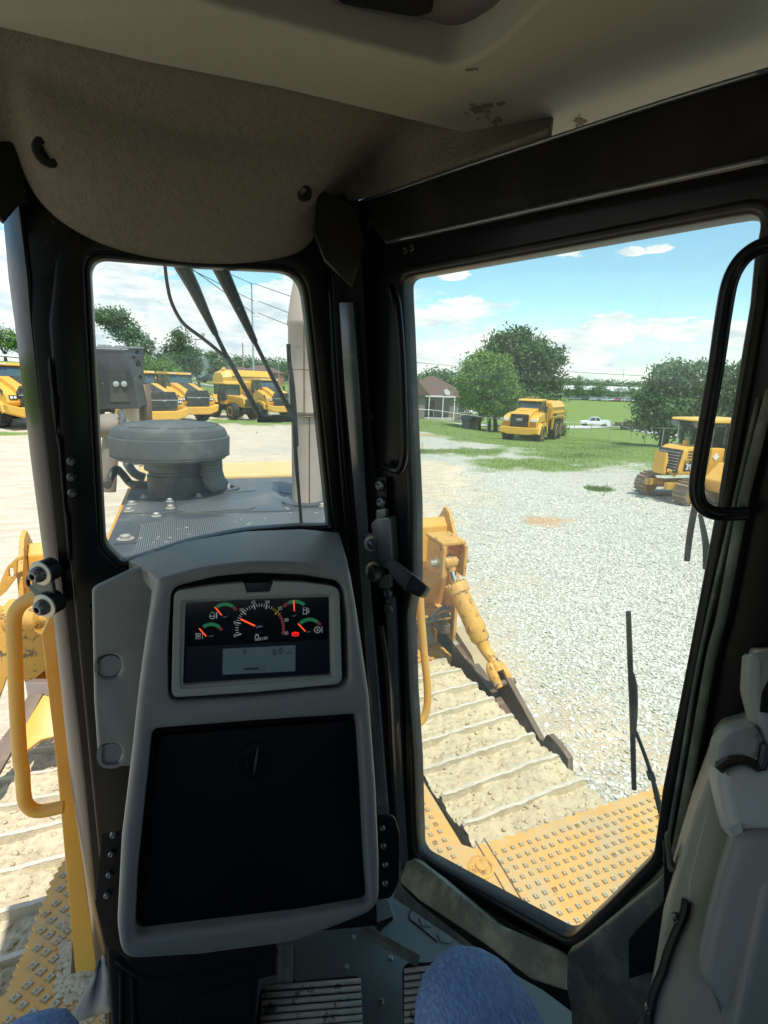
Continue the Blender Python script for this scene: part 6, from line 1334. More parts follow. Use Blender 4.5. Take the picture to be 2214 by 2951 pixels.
def tanker(loc, rz):
    T = thing('tank_trailer', 'yellow water tank body with filler dome behind the balloon-tyred tractor', 'water tank', loc, rz)
    pr = [(-1.35, 1.5), (-1.6, 2.0), (-1.6, 3.0), (-.9, 3.75), (.9, 3.75), (1.6, 3.0), (1.6, 2.0), (1.35, 1.5)]
    MB().ring([[np.array([q[0]*.8, 3.0, (q[1]-2.5)*.7+2.5]) for q in pr], [np.array([q[0], 2.0, q[1]]) for q in pr], [np.array([q[0], -3.6, q[1]]) for q in pr]]).build('water_tank', 'yfar', T, bev=.04)
    for s in (-1, 1): MB().hull([(-3.6, 3.0), (2.0, 3.0), (2.0, 3.08), (-3.6, 3.08)], s*1.58, s*1.68, 0).build('tank_rib', 'yfar2', T)
    MB().lathe((0, 2.2, 3.72), [(.3, 0), (.3, .1), (.22, .16), (.22, .3), (.001, .34)], 14).build('filler_dome', 'vent', T, smooth=True)
    for y in (-2.6, -.8):
        for s in (-1, 1): wheel(T, 'wheel', s*1.3, y, .9, .66)
    MB().box((0, -.2, 1.2), (1.2, 6.5, .5)).build('chassis', 'dk', T); return T
p2q, rz2 = face_to(520, 68, 60); p2q[2] += .2; tanker(tuple(p2q), rz2)
# ================================================================== small crawler dozers at right
def crawler(loc, rz, label, big=False):
    T = thing('small_bulldozer', label, 'bulldozer', loc, rz)
    MB().hull([(.4, .95), (1.36, .95), (1.42, 1.10), (1.30, 1.78), (1.1, 1.90), (.4, 1.95)], -.55, .55, 0).build('hood', 'yfar', T, bev=.05)
    MB().hull([(1.36, 1.0), (1.50, 1.02), (1.38, 1.80), (1.24, 1.80)], -.50, .50, 0).build('grille', 'dk', T, bev=.02)
    mb = MB()
    for k in range(7): mb.box((0, 1.49-.016*k, 1.10+k*.10), (.96, .03, .025))
    mb.build('grille_slats', 'galv', T)
    for s in (-1, 1):
        d = MB(); d.hull([(.52, 1.08), (1.24, 1.08), (1.22, 1.46), (.54, 1.46)], s*.552, s*.560, 0); d.build('name_panel', 'dk', T)
        d = MB()
        for k in range(3): d.hull([(.60, 1.52+k*.10), (1.14, 1.52+k*.10), (1.12, 1.575+k*.10), (.64, 1.575+k*.10)], s*.552, s*.560, 0)
        d.build('hood_louvre', 'dk', T)
        textl('model_number', '39', .27, 'wh', T, (s*.566, .76 if s > 0 else 1.02, 1.22), (pi/2, 0, pi/2*s), .004)
        textl('model_letters', 'PX', .19, 'wh', T, (s*.566, 1.04 if s > 0 else .72, 1.20), (pi/2, 0, pi/2*s), .004)
        textl('model_prefix', 'D', .16, 'yfar', T, (s*.566, .66 if s > 0 else 1.12, 1.38), (pi/2, 0, pi/2*s), .004)
        MB().hull([(-.1, 0.95), (.5, .95), (.42, 1.9), (-.1, 1.9)], s*.5, s*.85, 0).build('side_panel', 'yfar', T, bev=.03)
        MB().ring([[np.array([s*.86, .25+.14*cos(a), 1.62+.14*sin(a)]) for a in (0, pi/2, pi, 3*pi/2)], [np.array([s*.866, .25+.14*cos(a), 1.62+.14*sin(a)]) for a in (0, pi/2, pi, 3*pi/2)]]).build('warning_diamond', 'wh', T)
    cb = thing('cab', None, None); cb.parent = T
    MB().hull([(-1.15, 1.6), (.35, 1.6), (.30, 2.72), (-1.15, 2.72)], -.62, .62, 0).build('cab_glazing', 'pane', cb, bev=.01)
    mb = MB()
    for s in (-1, 1):
        for y in (.34, -.20, -.62, -1.16): mb.box((s*.63, y, 2.16), (.09, .09, 1.15))
        mb.box((s*.63, -.4, 1.65), (.09, 1.55, .12)); mb.box((s*.63, -.4, 2.68), (.09, 1.6, .12))
    mb.box((0, .35, 1.75), (1.3, .08, .35)); mb.box((0, .38, 2.66), (1.3, .12, .16)); mb.box((0, -1.15, 1.75), (1.3, .08, .35)); mb.build('cab_frame', 'dk', cb)
    MB().hull([(-1.35, 2.74), (.48, 2.74), (.86, 2.78), (.80, 2.86), (-1.3, 2.90)], -.72, .72, 0).build('cab_roof', 'yfar2', cb, bev=.03)
    for s in (-1, 1): MB().hull([(.45, 2.50), (.80, 2.55), (.92, 2.74), (.5, 2.76)], s*.30, s*.68, 0).build('roof_lamp', 'wind', cb, bev=.02)
    MB().box((0, -.5, 2.05), (.5, .5, .8)).build('seat', 'dk', cb, bev=.05)
    MB().box((0, .75, 2.0), (.14, .14, .16)).lathe((.1, .62, 1.95), [(.05, 0), (.05, .2)], 10).build('filler_cap', 'yfar', T)
    MB().hull([(-1.9, .9), (-1.15, .9), (-1.15, 1.85), (-1.8, 1.8)], -.7, .7, 0).build('rear_body', 'yfar', T, bev=.05)
    for s in (-1, 1):
        tr = thing('track', None, None); tr.parent = T; x = s*.92; mb = MB()
        LP_ = [(1.55, .38, .36), (-1.55, .38, .36)]
        n_ = 40; pts = []
        for k in range(14): pts.append((1.2+k*-2.7/14, .76, 0))
        for k in range(8): a = pi/2+k*pi/8; pts.append((-1.5+.38*cos(a), .38+.38*sin(a), 0))
        for k in range(14): pts.append((-1.5+k*2.7/14, 0.02, 0))
        for k in range(8): a = -pi/2+k*pi/8; pts.append((1.2+.38*cos(a), .38+.38*sin(a), 0))
        for k in range(len(pts)):
            p0, p1 = pts[k-1], pts[k]; c = np.array([x, (p0[0]+p1[0])/2, (p0[1]+p1[1])/2]); d = np.array([p1[0]-p0[0], p1[1]-p0[1]]); l_ = np.linalg.norm(d); th = atan2(d[1], d[0]); R = np.array([[1, 0, 0], [0, cos(th), -sin(th)], [0, sin(th), cos(th)]])
            mb.box(c, (.60, l_*.92, .03), R); mb.box(c+R@np.array([0, l_*.3, -.04]), (.60, .02, .07), R)
        mb.build('track_shoes', 'trk' if 'trk' in M else 'rustst', tr)
        mb = MB(); mb.box((x, -.15, .40), (.22, 2.4, .28)); mb.build('track_frame', 'yelworn', tr)
        for y in (1.2, -1.5): MB().lathe((x-.12, y, .39), [(.30, 0), (.33, .02), (.33, .22), (.30, .24)], 20, (1, 0, 0)).build('idler', 'yelworn', tr, smooth=True)
    bl = MB(); bl.hull([(1.62, .95), (1.68, 1.1), (1.62, 1.4), (1.70, 1.68), (1.78, 1.7), (1.76, 1.1), (1.70, .92)], -.26, .26, 0); bl.build('blade', 'yfar', T, bev=.01)
    mb = MB()
    for s in (-1, 1): mb.box((s*.45, 1.4, .55), (.16, .7, .22)); mb.tube([(s*.3, 1.3, .9), (s*.35, 1.65, 1.1)], .06, 8)
    mb.build('push_frame', 'yelworn', T); return T
M['trk'] = mat('worn_track_steel', (.26, .19, .13), .6, var=.25, dirt=.5, dirtc=(.42, .34, .24), dscale=12, dlo=.5)
c = gpx(1520, 1085); c2 = c
p = gp(1523, 22.6); rzD = atan2(-1, 0)
# nose points to the left of the picture and slightly towards us
def head(px, D, deg): q = gp(px, D); a = atan2(-q[0], -q[1])+radians(deg); return q, -a
p, rz = head(1541, 21.8, 43); crawler(tuple(p), rz, 'small yellow bulldozer marked 39PX on the gravel, seen left of the black grab bar')
def loader(loc, rz):
    T = thing('wheel_loader', 'orange yellow loader with slatted vent panel, beyond the grab bar at the right edge', 'loader', loc, rz)
    MB().hull([(-2.2, 2.25), (-.2, 2.25), (-.2, 2.85), (-2.2, 2.80)], -.8, .8, 0).build('canopy', 'vent', T, bev=.03)
    mb = MB()
    for k in range(6):
        for s in (-1, 1): mb.box((s*.805, -1.9+k*.26, 2.52), (.01, .12, .34))
        mb.box((-.65+k*.26, -.195, 2.52), (.12, .01, .34))
    mb.build('vent_slot', 'dk', T)
    MB().hull([(-2.2, 1.4), (-.2, 1.4), (-.3, 2.25), (-2.1, 2.25)], -.75, .75, 0).build('cab_glazing', 'wind', T, bev=.02)
    MB().hull([(-2.6, .5), (2.4, .5), (2.6, .9), (2.1, 1.45), (.2, 1.55), (-2.6, 1.5)], -1.0, 1.0, 0).build('body', 'vent', T, bev=.06)
    mb = MB()
    for x in (-.95, .95): 
        for y in (-2.1, -.3): mb.box((x*.8, y, 1.8), (.1, .1, 1.0))
    mb.build('cab_posts', 'dk', T)
    for s in (-1, 1):
        mb = MB(); pr = [(-2.3, .1), (2.1, .1), (2.5, .45), (2.1, .8), (-2.3, .8), (-2.7, .45)]; mb.hull(pr, s*.85, s*1.45, 0); mb.build('track', 'trk', T, bev=.05)
    return T
p, rz = head(1765, 21.5, 40); loader(tuple(p), rz)
# ================================================================== pickup truck, parked cars
def car(kind, col, label, loc, rz, group=None):
    T = thing('pickup_truck' if kind == 'pickup' else 'parked_car', label, 'pickup truck' if kind == 'pickup' else 'car', loc, rz, group)
    if kind == 'pickup':
        prof = [(-2.9, .45), (2.85, .45), (2.9, .8), (2.8, 1.05), (1.5, 1.12), (-2.9, 1.12)]; gl = [(1.45, 1.10), (.75, 1.80), (-.75, 1.82), (-1.0, 1.10)]
    else:
        prof = [(-2.25, .35), (2.2, .35), (2.25, .7), (1.3, .92), (-2.2, .95)]; gl = [(1.2, .9), (.45, 1.42), (-1.1, 1.45), (-1.8, .92)]
    MB().hull(prof, -.95, .95, 0).build('body', col, T, bev=.08)
    MB().hull(gl, -.82, .82, 0).build('cabin', 'wind', T, bev=.06)
    rf = [(p_[0]*.98, p_[1]+(.02 if p_[1] > 1.2 else -.0)) for p_ in gl]
    MB().hull([(gl[1][0], gl[1][1]), (gl[2][0], gl[2][1]), (gl[2][0], gl[2][1]+.06), (gl[1][0], gl[1][1]+.06)], -.80, .80, 0).build('roof', col, T, bev=.02)
    mb = MB()
    for s in (-1, 1):
        mb.hull([(gl[1][0]+.03, gl[1][1]), (gl[0][0]+.03, gl[0][1]), (gl[0][0]-.07, gl[0][1]), (gl[1][0]-.07, gl[1][1])], s*.80, s*.84, 0); mb.hull([(.05, gl[0][1]), (.05, gl[1][1]), (-.05, gl[1][1]), (-.05, gl[0][1])], s*.80, s*.84, 0); mb.hull([(gl[2][0]+.08, gl[2][1]), (gl[3][0]+.1, gl[3][1]), (gl[3][0]-.05, gl[3][1]), (gl[2][0]-.07, gl[2][1])], s*.80, s*.84, 0)
    mb.build('pillars', col, T)
    yy = (1.95, -1.85) if kind == 'pickup' else (1.4, -1.4)
    for y in yy:
        for s in (-1, 1): w = MB().lathe((s*.72, y, .38), [(.2, 0), (.37, 0), (.38, .05), (.38, .2), (.36, .24), (.22, .24), (.2, .2), (.001, .18)], 18, (s, 0, 0)).build('wheel', 'tyre', T, smooth=True)
    if kind == 'pickup':
        mb = MB(); mb.hull([(-2.85, 1.1), (-1.1, 1.1), (-1.1, 1.35), (-2.85, 1.35)], .70, .96, 0); mb.hull([(-2.85, 1.1), (-1.1, 1.1), (-1.1, 1.35), (-2.85, 1.35)], -.96, -.70, 0); mb.build('utility_box', col, T, bev=.02)
        mb = MB(); mb.tube([(-.8, -1.2, 1.35), (-.8, -1.2, 1.9), (.8, -1.2, 1.9), (.8, -1.2, 1.35)], .03, 6); mb.build('rack', 'dk', T)
    return T
q = gpx(1284, 921); to = atan2(-q[0], -q[1]); T = car('pickup', 'wh', 'white service pickup on the road across the field', tuple(q), -(to+radians(78)))
TR = thing('utility_trailer', 'low dark trailer loaded with equipment behind the white pickup', 'trailer', tuple(gpx(1354, 928)), -(to+radians(66)))
MB().box((0, 0, .75), (1.9, 5.6, .16)).build('deck', 'dk', TR)
for y in (-.6, .5):
    for s in (-1, 1): MB().lathe((s*.75, y, .42), [(.2, 0), (.40, .02), (.40, .22), (.001, .24)], 16, (s, 0, 0)).build('wheel', 'tyre', TR, smooth=True)
mb = MB(); mb.hull([(-2, .8), (.6, .8), (.4, 1.5), (-1.5, 1.6)], -.6, .6, 0); mb.tube([(-.5, 1.6, .9), (.3, .2, 1.9), (.4, -1.6, 1.2)], .12, 6); mb.box((.1, 1.7, 1.1), (1.0, .9, .5)); mb.build('load', 'rustst', TR)
carc = [mat('car_white', (.75, .76, .77), .35), mat('car_silver', (.45, .47, .50), .3, metal=.4), mat('car_dark', (.05, .055, .07), .3), mat('car_red', (.35, .04, .035), .35)]
M.update({'cw': carc[0], 'cs': carc[1], 'cdk': carc[2], 'cr': carc[3]})
protoc = {}
k = 0
for i, px in enumerate([1068, 1090, 1112, 1240, 1256, 1270, 1286, 1300, 1312, 1326, 1340, 1352, 1366, 1380, 1392, 1404]):
    key = ['cw', 'cdk', 'cw', 'cs', 'cw', 'cdk', 'cw', 'cs', 'cw', 'cw', 'cr', 'cw', 'cs', 'cw', 'cdk', 'cw'][i]; q = gp(px, 232+random.uniform(-3, 3)); rzc = -(atan2(-q[0], -q[1])+radians(random.choice([20, 25, 30])))
    lab = {'cw': 'white', 'cs': 'silver', 'cdk': 'dark', 'cr': 'red'}[key]+' car in the distant car park beyond the green field'
    if key not in protoc: protoc[key] = car('car', key, lab, tuple(q), rzc, 'cars in the distant car park')
    else: c_ = copy_tree(protoc[key]); c_.location = q; c_.rotation_euler = (0, 0, rzc)
q = gp(385, 96); 
q = gp(392, 80); q[2] = ground_z(q[0], q[1]); q = gp(365+35, 86)
for px, D, key, lab in ((598*.0+393, 90, 'cdk', 'dark car on the bank road behind the second hauler'),):
    pass
q = gp(545*.0+ (250+980/2.7213)*.7498, 92); c_ = copy_tree(protoc['cdk']); c_.location = q; c_.rotation_euler = (0, 0, 1.2); c_['label'] = 'dark car parked on the bank above the haulers, left of the brick houses'; del c_['group']
# ================================================================== houses, shed, sheds, far hall
def house(name, label, loc, rz, w, d, h, rh, wall, roof, hip=False, wins=(), cat='house'):
    T = thing(name, label, cat, loc, rz)
    MB().box((0, 0, h/2-.5), (w, d, h+1.0)).build('wall', wall, T)
    e = .45; X, Y = w/2+e, d/2+e; mb = MB()
    if hip: r_ = max(0, w/2-d/2)+.2; tp = [(-r_, 0, h+rh), (r_, 0, h+rh)]
    else: tp = [(-X, 0, h+rh), (X, 0, h+rh)]
    bs = [(-X, -Y, h), (X, -Y, h), (X, Y, h), (-X, Y, h)]
    mb.add(bs+tp, [(0, 1, 5, 4), (2, 3, 4, 5), (1, 2, 5), (3, 0, 4), (3, 2, 1, 0)]); rf = mb.build('roof', roof, T)
    if not hip:
        mb = MB()
        for s in (-1, 1): mb.add([(s*(w/2+.01), -d/2, h), (s*(w/2+.01), d/2, h), (s*(w/2+.01), 0, h+rh*.92)], [(0, 1, 2)])
        mb.build('gable', wall if wall != 'brick' else 'wh', T)
    for (x, z, ww, wh_) in wins:
        f = MB().box((x, -d/2-.03, z), (ww+.14, .06, wh_+.14)).build('window', 'wh', T); MB().box((x, -d/2-.065, z), (ww, .02, wh_)).build('pane', 'wind', f)
    return T, rf
c = gp(932, 73); h_, rf = house('brick_house', 'pale brick house with brown hip roof and white porch, left of the big trees', tuple(c), -(atan2(-c[0], -c[1])+pi+radians(-14)), 8.6, 8, 2.9, 2.6, 'brick', 'roofb', True, [(3.2, 1.6, .9, 1.2)])
MB().box((-.9, -4.9, 2.95), (5.4, 2.0, .16)).build('porch_roof', 'wh', h_)
for x in (-3.4, -1.6, .2, 1.7): MB().box((x, -5.8, 1.5), (.12, .12, 2.9)).build('porch_post', 'wh', h_)
MB().box((-.9, -4.6, .1), (5.4, 2.4, .4)).build('porch_floor', 'road', h_)
for x in (-2.9, -.9): MB().box((x, -4.05, 1.3), (1.0, .06, 2.1)).build('door', 'dk', h_)
MB().box((-3.4, 1.0, 5.4), (.8, .8, 1.4)).build('chimney', 'redbrick', rf)
d_ = MB(); d_.lathe((1.0, -4.4, 3.45), [(.45, .10), (.25, .03), (.001, 0)], 16, (.3, -.8, .5)); d_.tube([(1.0, -4.3, 3.0), (1.0, -4.35, 3.4)], .03, 6); o = d_.build('satellite_dish', 'galv', h_)
c = gp(865, 66); house('gabled_house', 'pale gabled wall cut by the left edge of the door window', tuple(c), -(atan2(-c[0], -c[1])+pi+radians(50)), 5, 4, 2.8, 1.9, 'brick', 'roofb', False)
c = gp(1022, 60); sh_, _ = house('dog_house', 'small grey shed with dark gable roof on the lawn under the trees', tuple(c), -(atan2(-c[0], -c[1])+pi+radians(60)), 1.6, 1.2, .9, .55, 'brick', 'dk', False, cat='shed')
M['hall'] = mat('pale_metal_roof', (.72, .74, .74), .5)
for px, D, w, lab in ((1150, 262, 30, 'long low pale building left of centre on the distant skyline'), (1275, 275, 34, 'large white shed behind the distant car park'), (1370, 290, 40, 'white warehouse at the right end of the distant car park')):
    c = gp(px, D); house('warehouse', lab, tuple(c), -(atan2(-c[0], -c[1])+pi), w, 16, 3.4, 2.0, 'galv', 'hall', False, cat='warehouse')
# houses behind the haulers
c = gp(396, 118); house('grey_house', 'grey roofed house with white gable above the second hauler', tuple(c), -(atan2(-c[0], -c[1])+pi+radians(25)), 9, 8, 2.0, 2.4, 'wh', 'roofg')
c = gp(505, 150); house('red_brick_house', 'low red brick house left of the wooden pole', tuple(c), -(atan2(-c[0], -c[1])+pi+radians(8)), 13, 8, 2.6, 1.2, 'redbrick', 'roofb', True, [(-4, 1.4, 1, 1.2), (-1, 1.4, 1, 1.2), (2.5, 1.4, 1, 1.2)])
c = gp(566, 140); house('red_brick_house', 'red brick house right of the steel power pole', tuple(c), -(atan2(-c[0], -c[1])+pi-radians(6)), 10, 8, 2.6, 1.8, 'redbrick', 'roofb', True, [(0, 1.4, 1.6, 1.6)])
# ================================================================== poles, wires, fences
def pole(px, pytop, D, r, m, label, name='power_pole', arms=(), pbase=None):
    b_ = gp(px, D); d = ray(px, pytop); h = math.hypot(d[0], d[1]); zt = CAM[2]+d[2]/h*D
    T = thing(name, label, 'pole', tuple(b_)); H = zt-b_[2]
    MB().tube([(0, 0, -.5), (0, 0, H)], [r, r*.7], 10).build('shaft', m, T, smooth=True)
    perp = np.array([b_[1], -b_[0], 0])/D
    for z, l_, s in arms:
        MB().tube([(0, 0, H-z), tuple(perp*l_*s+np.array([0, 0, H-z+.05]))], .05, 6).build('cross_arm', m, T)
    return b_, H, perp
PB, PH, PP = pole(549, 611, 95, .17, 'galv', 'tall steel power pole with three insulator arms left of the exhaust stack', arms=[(5.2, 1.1, 1), (8.0, 1.2, 1), (10.6, 1.0, 1)])
pole(527, 740, 88, .12, 'pole', 'short bare wooden pole left of the tall steel pole')
b_, H_, pp = pole(428, 733, 80, .07, 'dk', 'dark twin-head yard light above the second hauler', 'yard_light')
T = bpy.data.objects['yard_light']
mb = MB(); mb.tube([tuple(pp*-1.0+np.array([0, 0, H_+.6])), tuple(pp*-1.0+np.array([0, 0, H_+.1])), (0, 0, H_), tuple(pp*1.0+np.array([0, 0, H_+.1])), tuple(pp*1.0+np.array([0, 0, H_+.6]))], .05, 8, 3); mb.build('bracket', 'dk', T, smooth=True)
for s in (-1, 1): MB().box(tuple(pp*s*1.0+np.array([0, 0, H_+.75])), (.5, .5, .35)).build('lamp_head', 'galv', T, bev=.04)
pole(603, 770, 130, .13, 'pole', 'thin far power pole beside the exhaust stack', arms=[(.5, 1.0, 1), (.5, 1.0, -1)])
pole(990, 776, 100, .06, 'galv', 'slim pale mast between the brick house and the trees', 'mast', arms=[(4.2, .6, -1)])
pole(908, 806, 140, .12, 'pole', 'small distant power pole above the brick house roof', arms=[(.3, 1.2, 1), (.3, 1.2, -1)])
pole(1344, 797, 250, .14, 'galv', 'distant floodlight mast on the skyline right of the big trees', 'floodlight_mast', arms=[(.1, 3.0, 1), (.1, 3.0, -1)])
def wire(pxs, D0, D1, r, label, m='wire', sag=0.0):
    P_ = []
    (x0, y0), (x1, y1) = pxs; a, b_ = ray(x0, y0), ray(x1, y1); a = CAM+a*D0/math.hypot(a[0], a[1]); b_ = CAM+b_*D1/math.hypot(b_[0], b_[1])
    for k in range(13): t_ = k/12; P_.append(a*(1-t_)+b_*t_-np.array([0, 0, sag*4*t_*(1-t_)]))
    o = MB().tube(P_, r, 5).build('power_line', m, None, smooth=True); return meta(o, label, 'cable', 'overhead lines')
wire([(1195, 801), (1760, 832)], 95, 60, .045, 'upper pale overhead line running right from the big trees', 'wirep')
wire([(1195, 818), (1760, 868)], 95, 60, .035, 'lower overhead line right of the big trees, fainter than the one above it', 'wirep')
wire([(1200, 857), (1700, 886)], 80, 45, .03, 'dark line crossing the field above the pickup')
wire([(860, 779), (1020, 794)], 120, 100, .04, 'thin line above the brick house roof')
wire([(545, 613), (340, 520)], 95, 60, .05, 'wire from the top of the steel pole to upper left')
wire([(549, 650), (360, 555)], 95, 60, .05, 'wire from the middle arm of the steel pole to upper left')
wire([(549, 677), (400, 570)], 95, 60, .05, 'wire from the lower arm of the steel pole to upper left')
wire([(549, 612), (700, 665)], 95, 60, .05, 'wire from the top of the steel pole down to the right')
wire([(558, 650), (720, 712)], 95, 60, .05, 'wire from the upper insulator arm down to the right')
wire([(558, 676), (720, 740)], 95, 60, .05, 'wire from the lowest insulator arm down to the right')
wire([(0-40, 727), (110, 738)], 70, 90, .04, 'thin wire above the far left hauler'); wire([(-40, 716), (110, 730)], 70, 90, .04, 'topmost thin wire left of the black cab post')
# guard rail on the bank behind the haulers
def guardrail(pts, label):
    T = thing('guard_rail', label, 'guard rail', tuple(gp(*pts[0]))); o0 = gp(*pts[0]); P_ = []
    for i in range(len(pts)-1):
        a, b_ = gp(*pts[i]), gp(*pts[i+1]); n_ = max(2, int(np.linalg.norm(b_-a)/3.8))
        for k in range(n_): t_ = k/n_; q = a*(1-t_)+b_*t_; q[2] = ground_z(q[0], q[1]); P_.append(q-o0)
    mb = MB(); mb.tube([q+np.array([0, 0, .72]) for q in P_], .16, 6, flat=1); mb.build('rail', 'galv', T)
    for q in P_: MB().box(q+np.array([0, 0, .35]), (.15, .15, .9)).build('post', 'pole', T)
guardrail([(-60, 72), (60, 72), (200, 73), (330, 74), (450, 76), (520, 78)], 'grey steel guard rail on the bank behind the haulers')
def chainfence(pts, h, label, hh=.03):
    T = thing('wire_fence', label, 'fence', tuple(gp(*pts[0]))); o0 = gp(*pts[0]); P_ = []
    for i in range(len(pts)-1):
        a, b_ = gp(*pts[i]), gp(*pts[i+1]); n_ = max(2, int(np.linalg.norm(b_-a)/3.2))
        for k in range(n_): t_ = k/n_; q = a*(1-t_)+b_*t_; q[2] = ground_z(q[0], q[1]); P_.append(q-o0)
    mb = MB(); mb.tube([q+np.array([0, 0, h]) for q in P_], hh*.8, 5); mb.build('top_wire', 'galv', T)
    for q in P_: MB().tube([q, q+np.array([0, 0, h+.05])], hh, 6).build('post', 'galv', T)
chainfence([(880, 55), (1000, 56), (1120, 58), (1215, 60)], 1.5, 'chain-link fence line before the brick house and trees')
chainfence([(1215, 60), (1290, 60), (1380, 55), (1450, 46), (1520, 40)], 1.5, 'wire fence running along the field before the pickup')
# ================================================================== trees
def leaf_cloud(blobs, n, s, seed, droop=0.0):
    r = np.random.default_rng(seed); V, Fc = [], []
    vol = np.array([b[3]*b[4]*b[5] for b in blobs])**.67; pr_ = vol/vol.sum(); ch = r.choice(len(blobs), n, p=pr_)
    cl = {}
    C_ = []
    for i in range(n):
        b = blobs[ch[i]]; d = r.normal(size=3); d /= np.linalg.norm(d); k = r.uniform(.35, 1.0)**.5*(1+r.normal()*.11)
        C_.append([b[0]+d[0]*b[3]*k, b[1]+d[1]*b[4]*k, b[2]+d[2]*b[5]*k])
    C_ = np.array(C_)
    # gather leaves into twig clumps
    nc = max(8, n//34); cen = C_[:nc]; idx = r.integers(0, nc, n); P_ = cen[idx]+r.normal(size=(n, 3))*s*2.1*r.uniform(.6, 1.3, (nc, 1))[idx]*np.array([1.15, 1.15, .7])
    a = r.normal(size=(n, 3)); a /= np.linalg.norm(a, axis=1)[:, None]; b2 = r.normal(size=(n, 3)); b2 -= a*np.sum(a*b2, axis=1)[:, None]; b2 /= np.linalg.norm(b2, axis=1)[:, None]
    sz = s*r.uniform(.55, 1.3, (n, 1)); q = np.stack([P_-a*sz, P_-b2*sz*.45, P_+a*sz, P_+b2*sz*.45], 1).reshape(-1, 3)
    return q, np.arange(n*4).reshape(-1, 4)
def mk_leaf(name, q, f, m, par):
    me = bpy.data.meshes.new(name); me.from_pydata(q.tolist(), [], f.tolist()); me.materials.append(M[m]); o = bpy.data.objects.new(name, me); COL.objects.link(o); o.parent = par; return o
def tree(name, label, loc, blobs, n, s, leaf, trunk_r, th, seed, limbs=6, group=None, trunks=((0, 0),)):
    T = thing(name, label, 'tree', tuple(loc), 0, group); rr_ = random.Random(seed)
    q, f = leaf_cloud(blobs, n, s, seed); mk_leaf('crown', q, f, leaf, T)
    for tx, ty in trunks:
        mb = MB(); top = np.array([tx*.6, ty*.6, th]); mb.tube([(tx, ty, -.3), (tx*.9+rr_.uniform(-.1, .1)*trunk_r*3, ty*.9, th*.5), tuple(top)], [trunk_r*1.25, trunk_r, trunk_r*.75], 9, 3)
        for k in range(limbs):
            b = blobs[(k+int(tx*7)) % len(blobs)]; e = np.array([b[0]+rr_.uniform(-.4, .4)*b[3], b[1]+rr_.uniform(-.4, .4)*b[4], b[2]+rr_.uniform(-.2, .5)*b[5]]); m_ = (top+e)/2+np.array([0, 0, .15*np.linalg.norm(e-top)]); m_[:2] = top[:2]*.6+e[:2]*.4
            mb.tube([top-np.array([0, 0, th*.25*rr_.random()]), m_, e], [trunk_r*.5, trunk_r*.3, trunk_r*.08], 6, 4)
        mb.build('trunk', 'bark', T, smooth=True)
    return T
def scl(px, D): return D/FPX*1.02      # metres per picture pixel at distance D
def pblobs(pxc, pybase, D, lst, deep=.8):
    """blobs given in picture pixels relative to the tree's foot"""
    k = scl(pxc, D); q = gp(pxc, D); rt = np.array([q[1], -q[0], 0])/D; fw = np.array([q[0], q[1], 0])/D; out = []
    for x, y, rx, ry in lst:
        off_ = rt*(x-pxc)*k+fw*random.uniform(-.3, .3)*rx*k; out.append((off_[0], off_[1], (pybase-y)*k, rx*k, rx*k*deep, ry*k))
    return q, out
q, b = pblobs(1055, 899, 58, [(1040, 800, 48, 34), (1018, 775, 26, 24), (1062, 775, 40, 30), (1090, 815, 32, 28), (1020, 830, 26, 22), (1065, 850, 44, 20), (1045, 755, 22, 14), (1095, 850, 26, 16), (1012, 800, 20, 18)])
tree('leafy_tree', 'bright green bushy tree before the larger dark tree, left of the water truck', q, b, 23000, .16, 'leafm', .22, 1.9, 3, 9, trunks=((-1.1, 0), (-.4, .6), (.5, 0), (1.6, .3)))
q, b = pblobs(1120, 892, 72, [(1100, 735, 40, 26), (1140, 750, 40, 30), (1175, 760, 26, 26), (1170, 800, 30, 28), (1120, 790, 48, 34), (1075, 760, 24, 22), (1060, 735, 16, 12), (1115, 712, 18, 9), (1160, 845, 40, 24), (1195, 815, 9, 10), (1085, 722, 14, 10), (1185, 838, 16, 12)])
tree('tall_tree', 'tall dark broad-leaved tree standing behind the bright green tree', q, b, 15000, .26, 'leafd', .42, 4.2, 5, 12)
q, b = pblobs(1455, 925, 50, [(1450, 800, 42, 26), (1500, 800, 55, 30), (1560, 810, 55, 38), (1430, 845, 36, 30), (1490, 860, 60, 36), (1560, 870, 60, 40), (1620, 830, 50, 50), (1410, 812, 18, 10), (1420, 880, 24, 20), (1450, 895, 30, 12), (1415, 855, 14, 12)])
tree('shade_tree', 'big dark shade tree behind the small bulldozer at right', q, b, 30000, .17, 'leafb', .35, 2.2, 8, 10)
q, b = pblobs(1190, 905, 66, [(1165, 850, 40, 22), (1195, 868, 24, 12), (1130, 860, 28, 16)])
tree('hedge_tree', 'low dark tree directly behind the water truck cab', q, b, 7000, .17, 'leafd', .15, 1.2, 9, 4)
q, b = pblobs(1215, 912, 60, [(1215, 898, 14, 12), (1222, 905, 8, 6)])
tree('shrub', 'small round shrub right behind the water truck tank', q, b, 1600, .12, 'leafd', .05, .3, 10, 2)
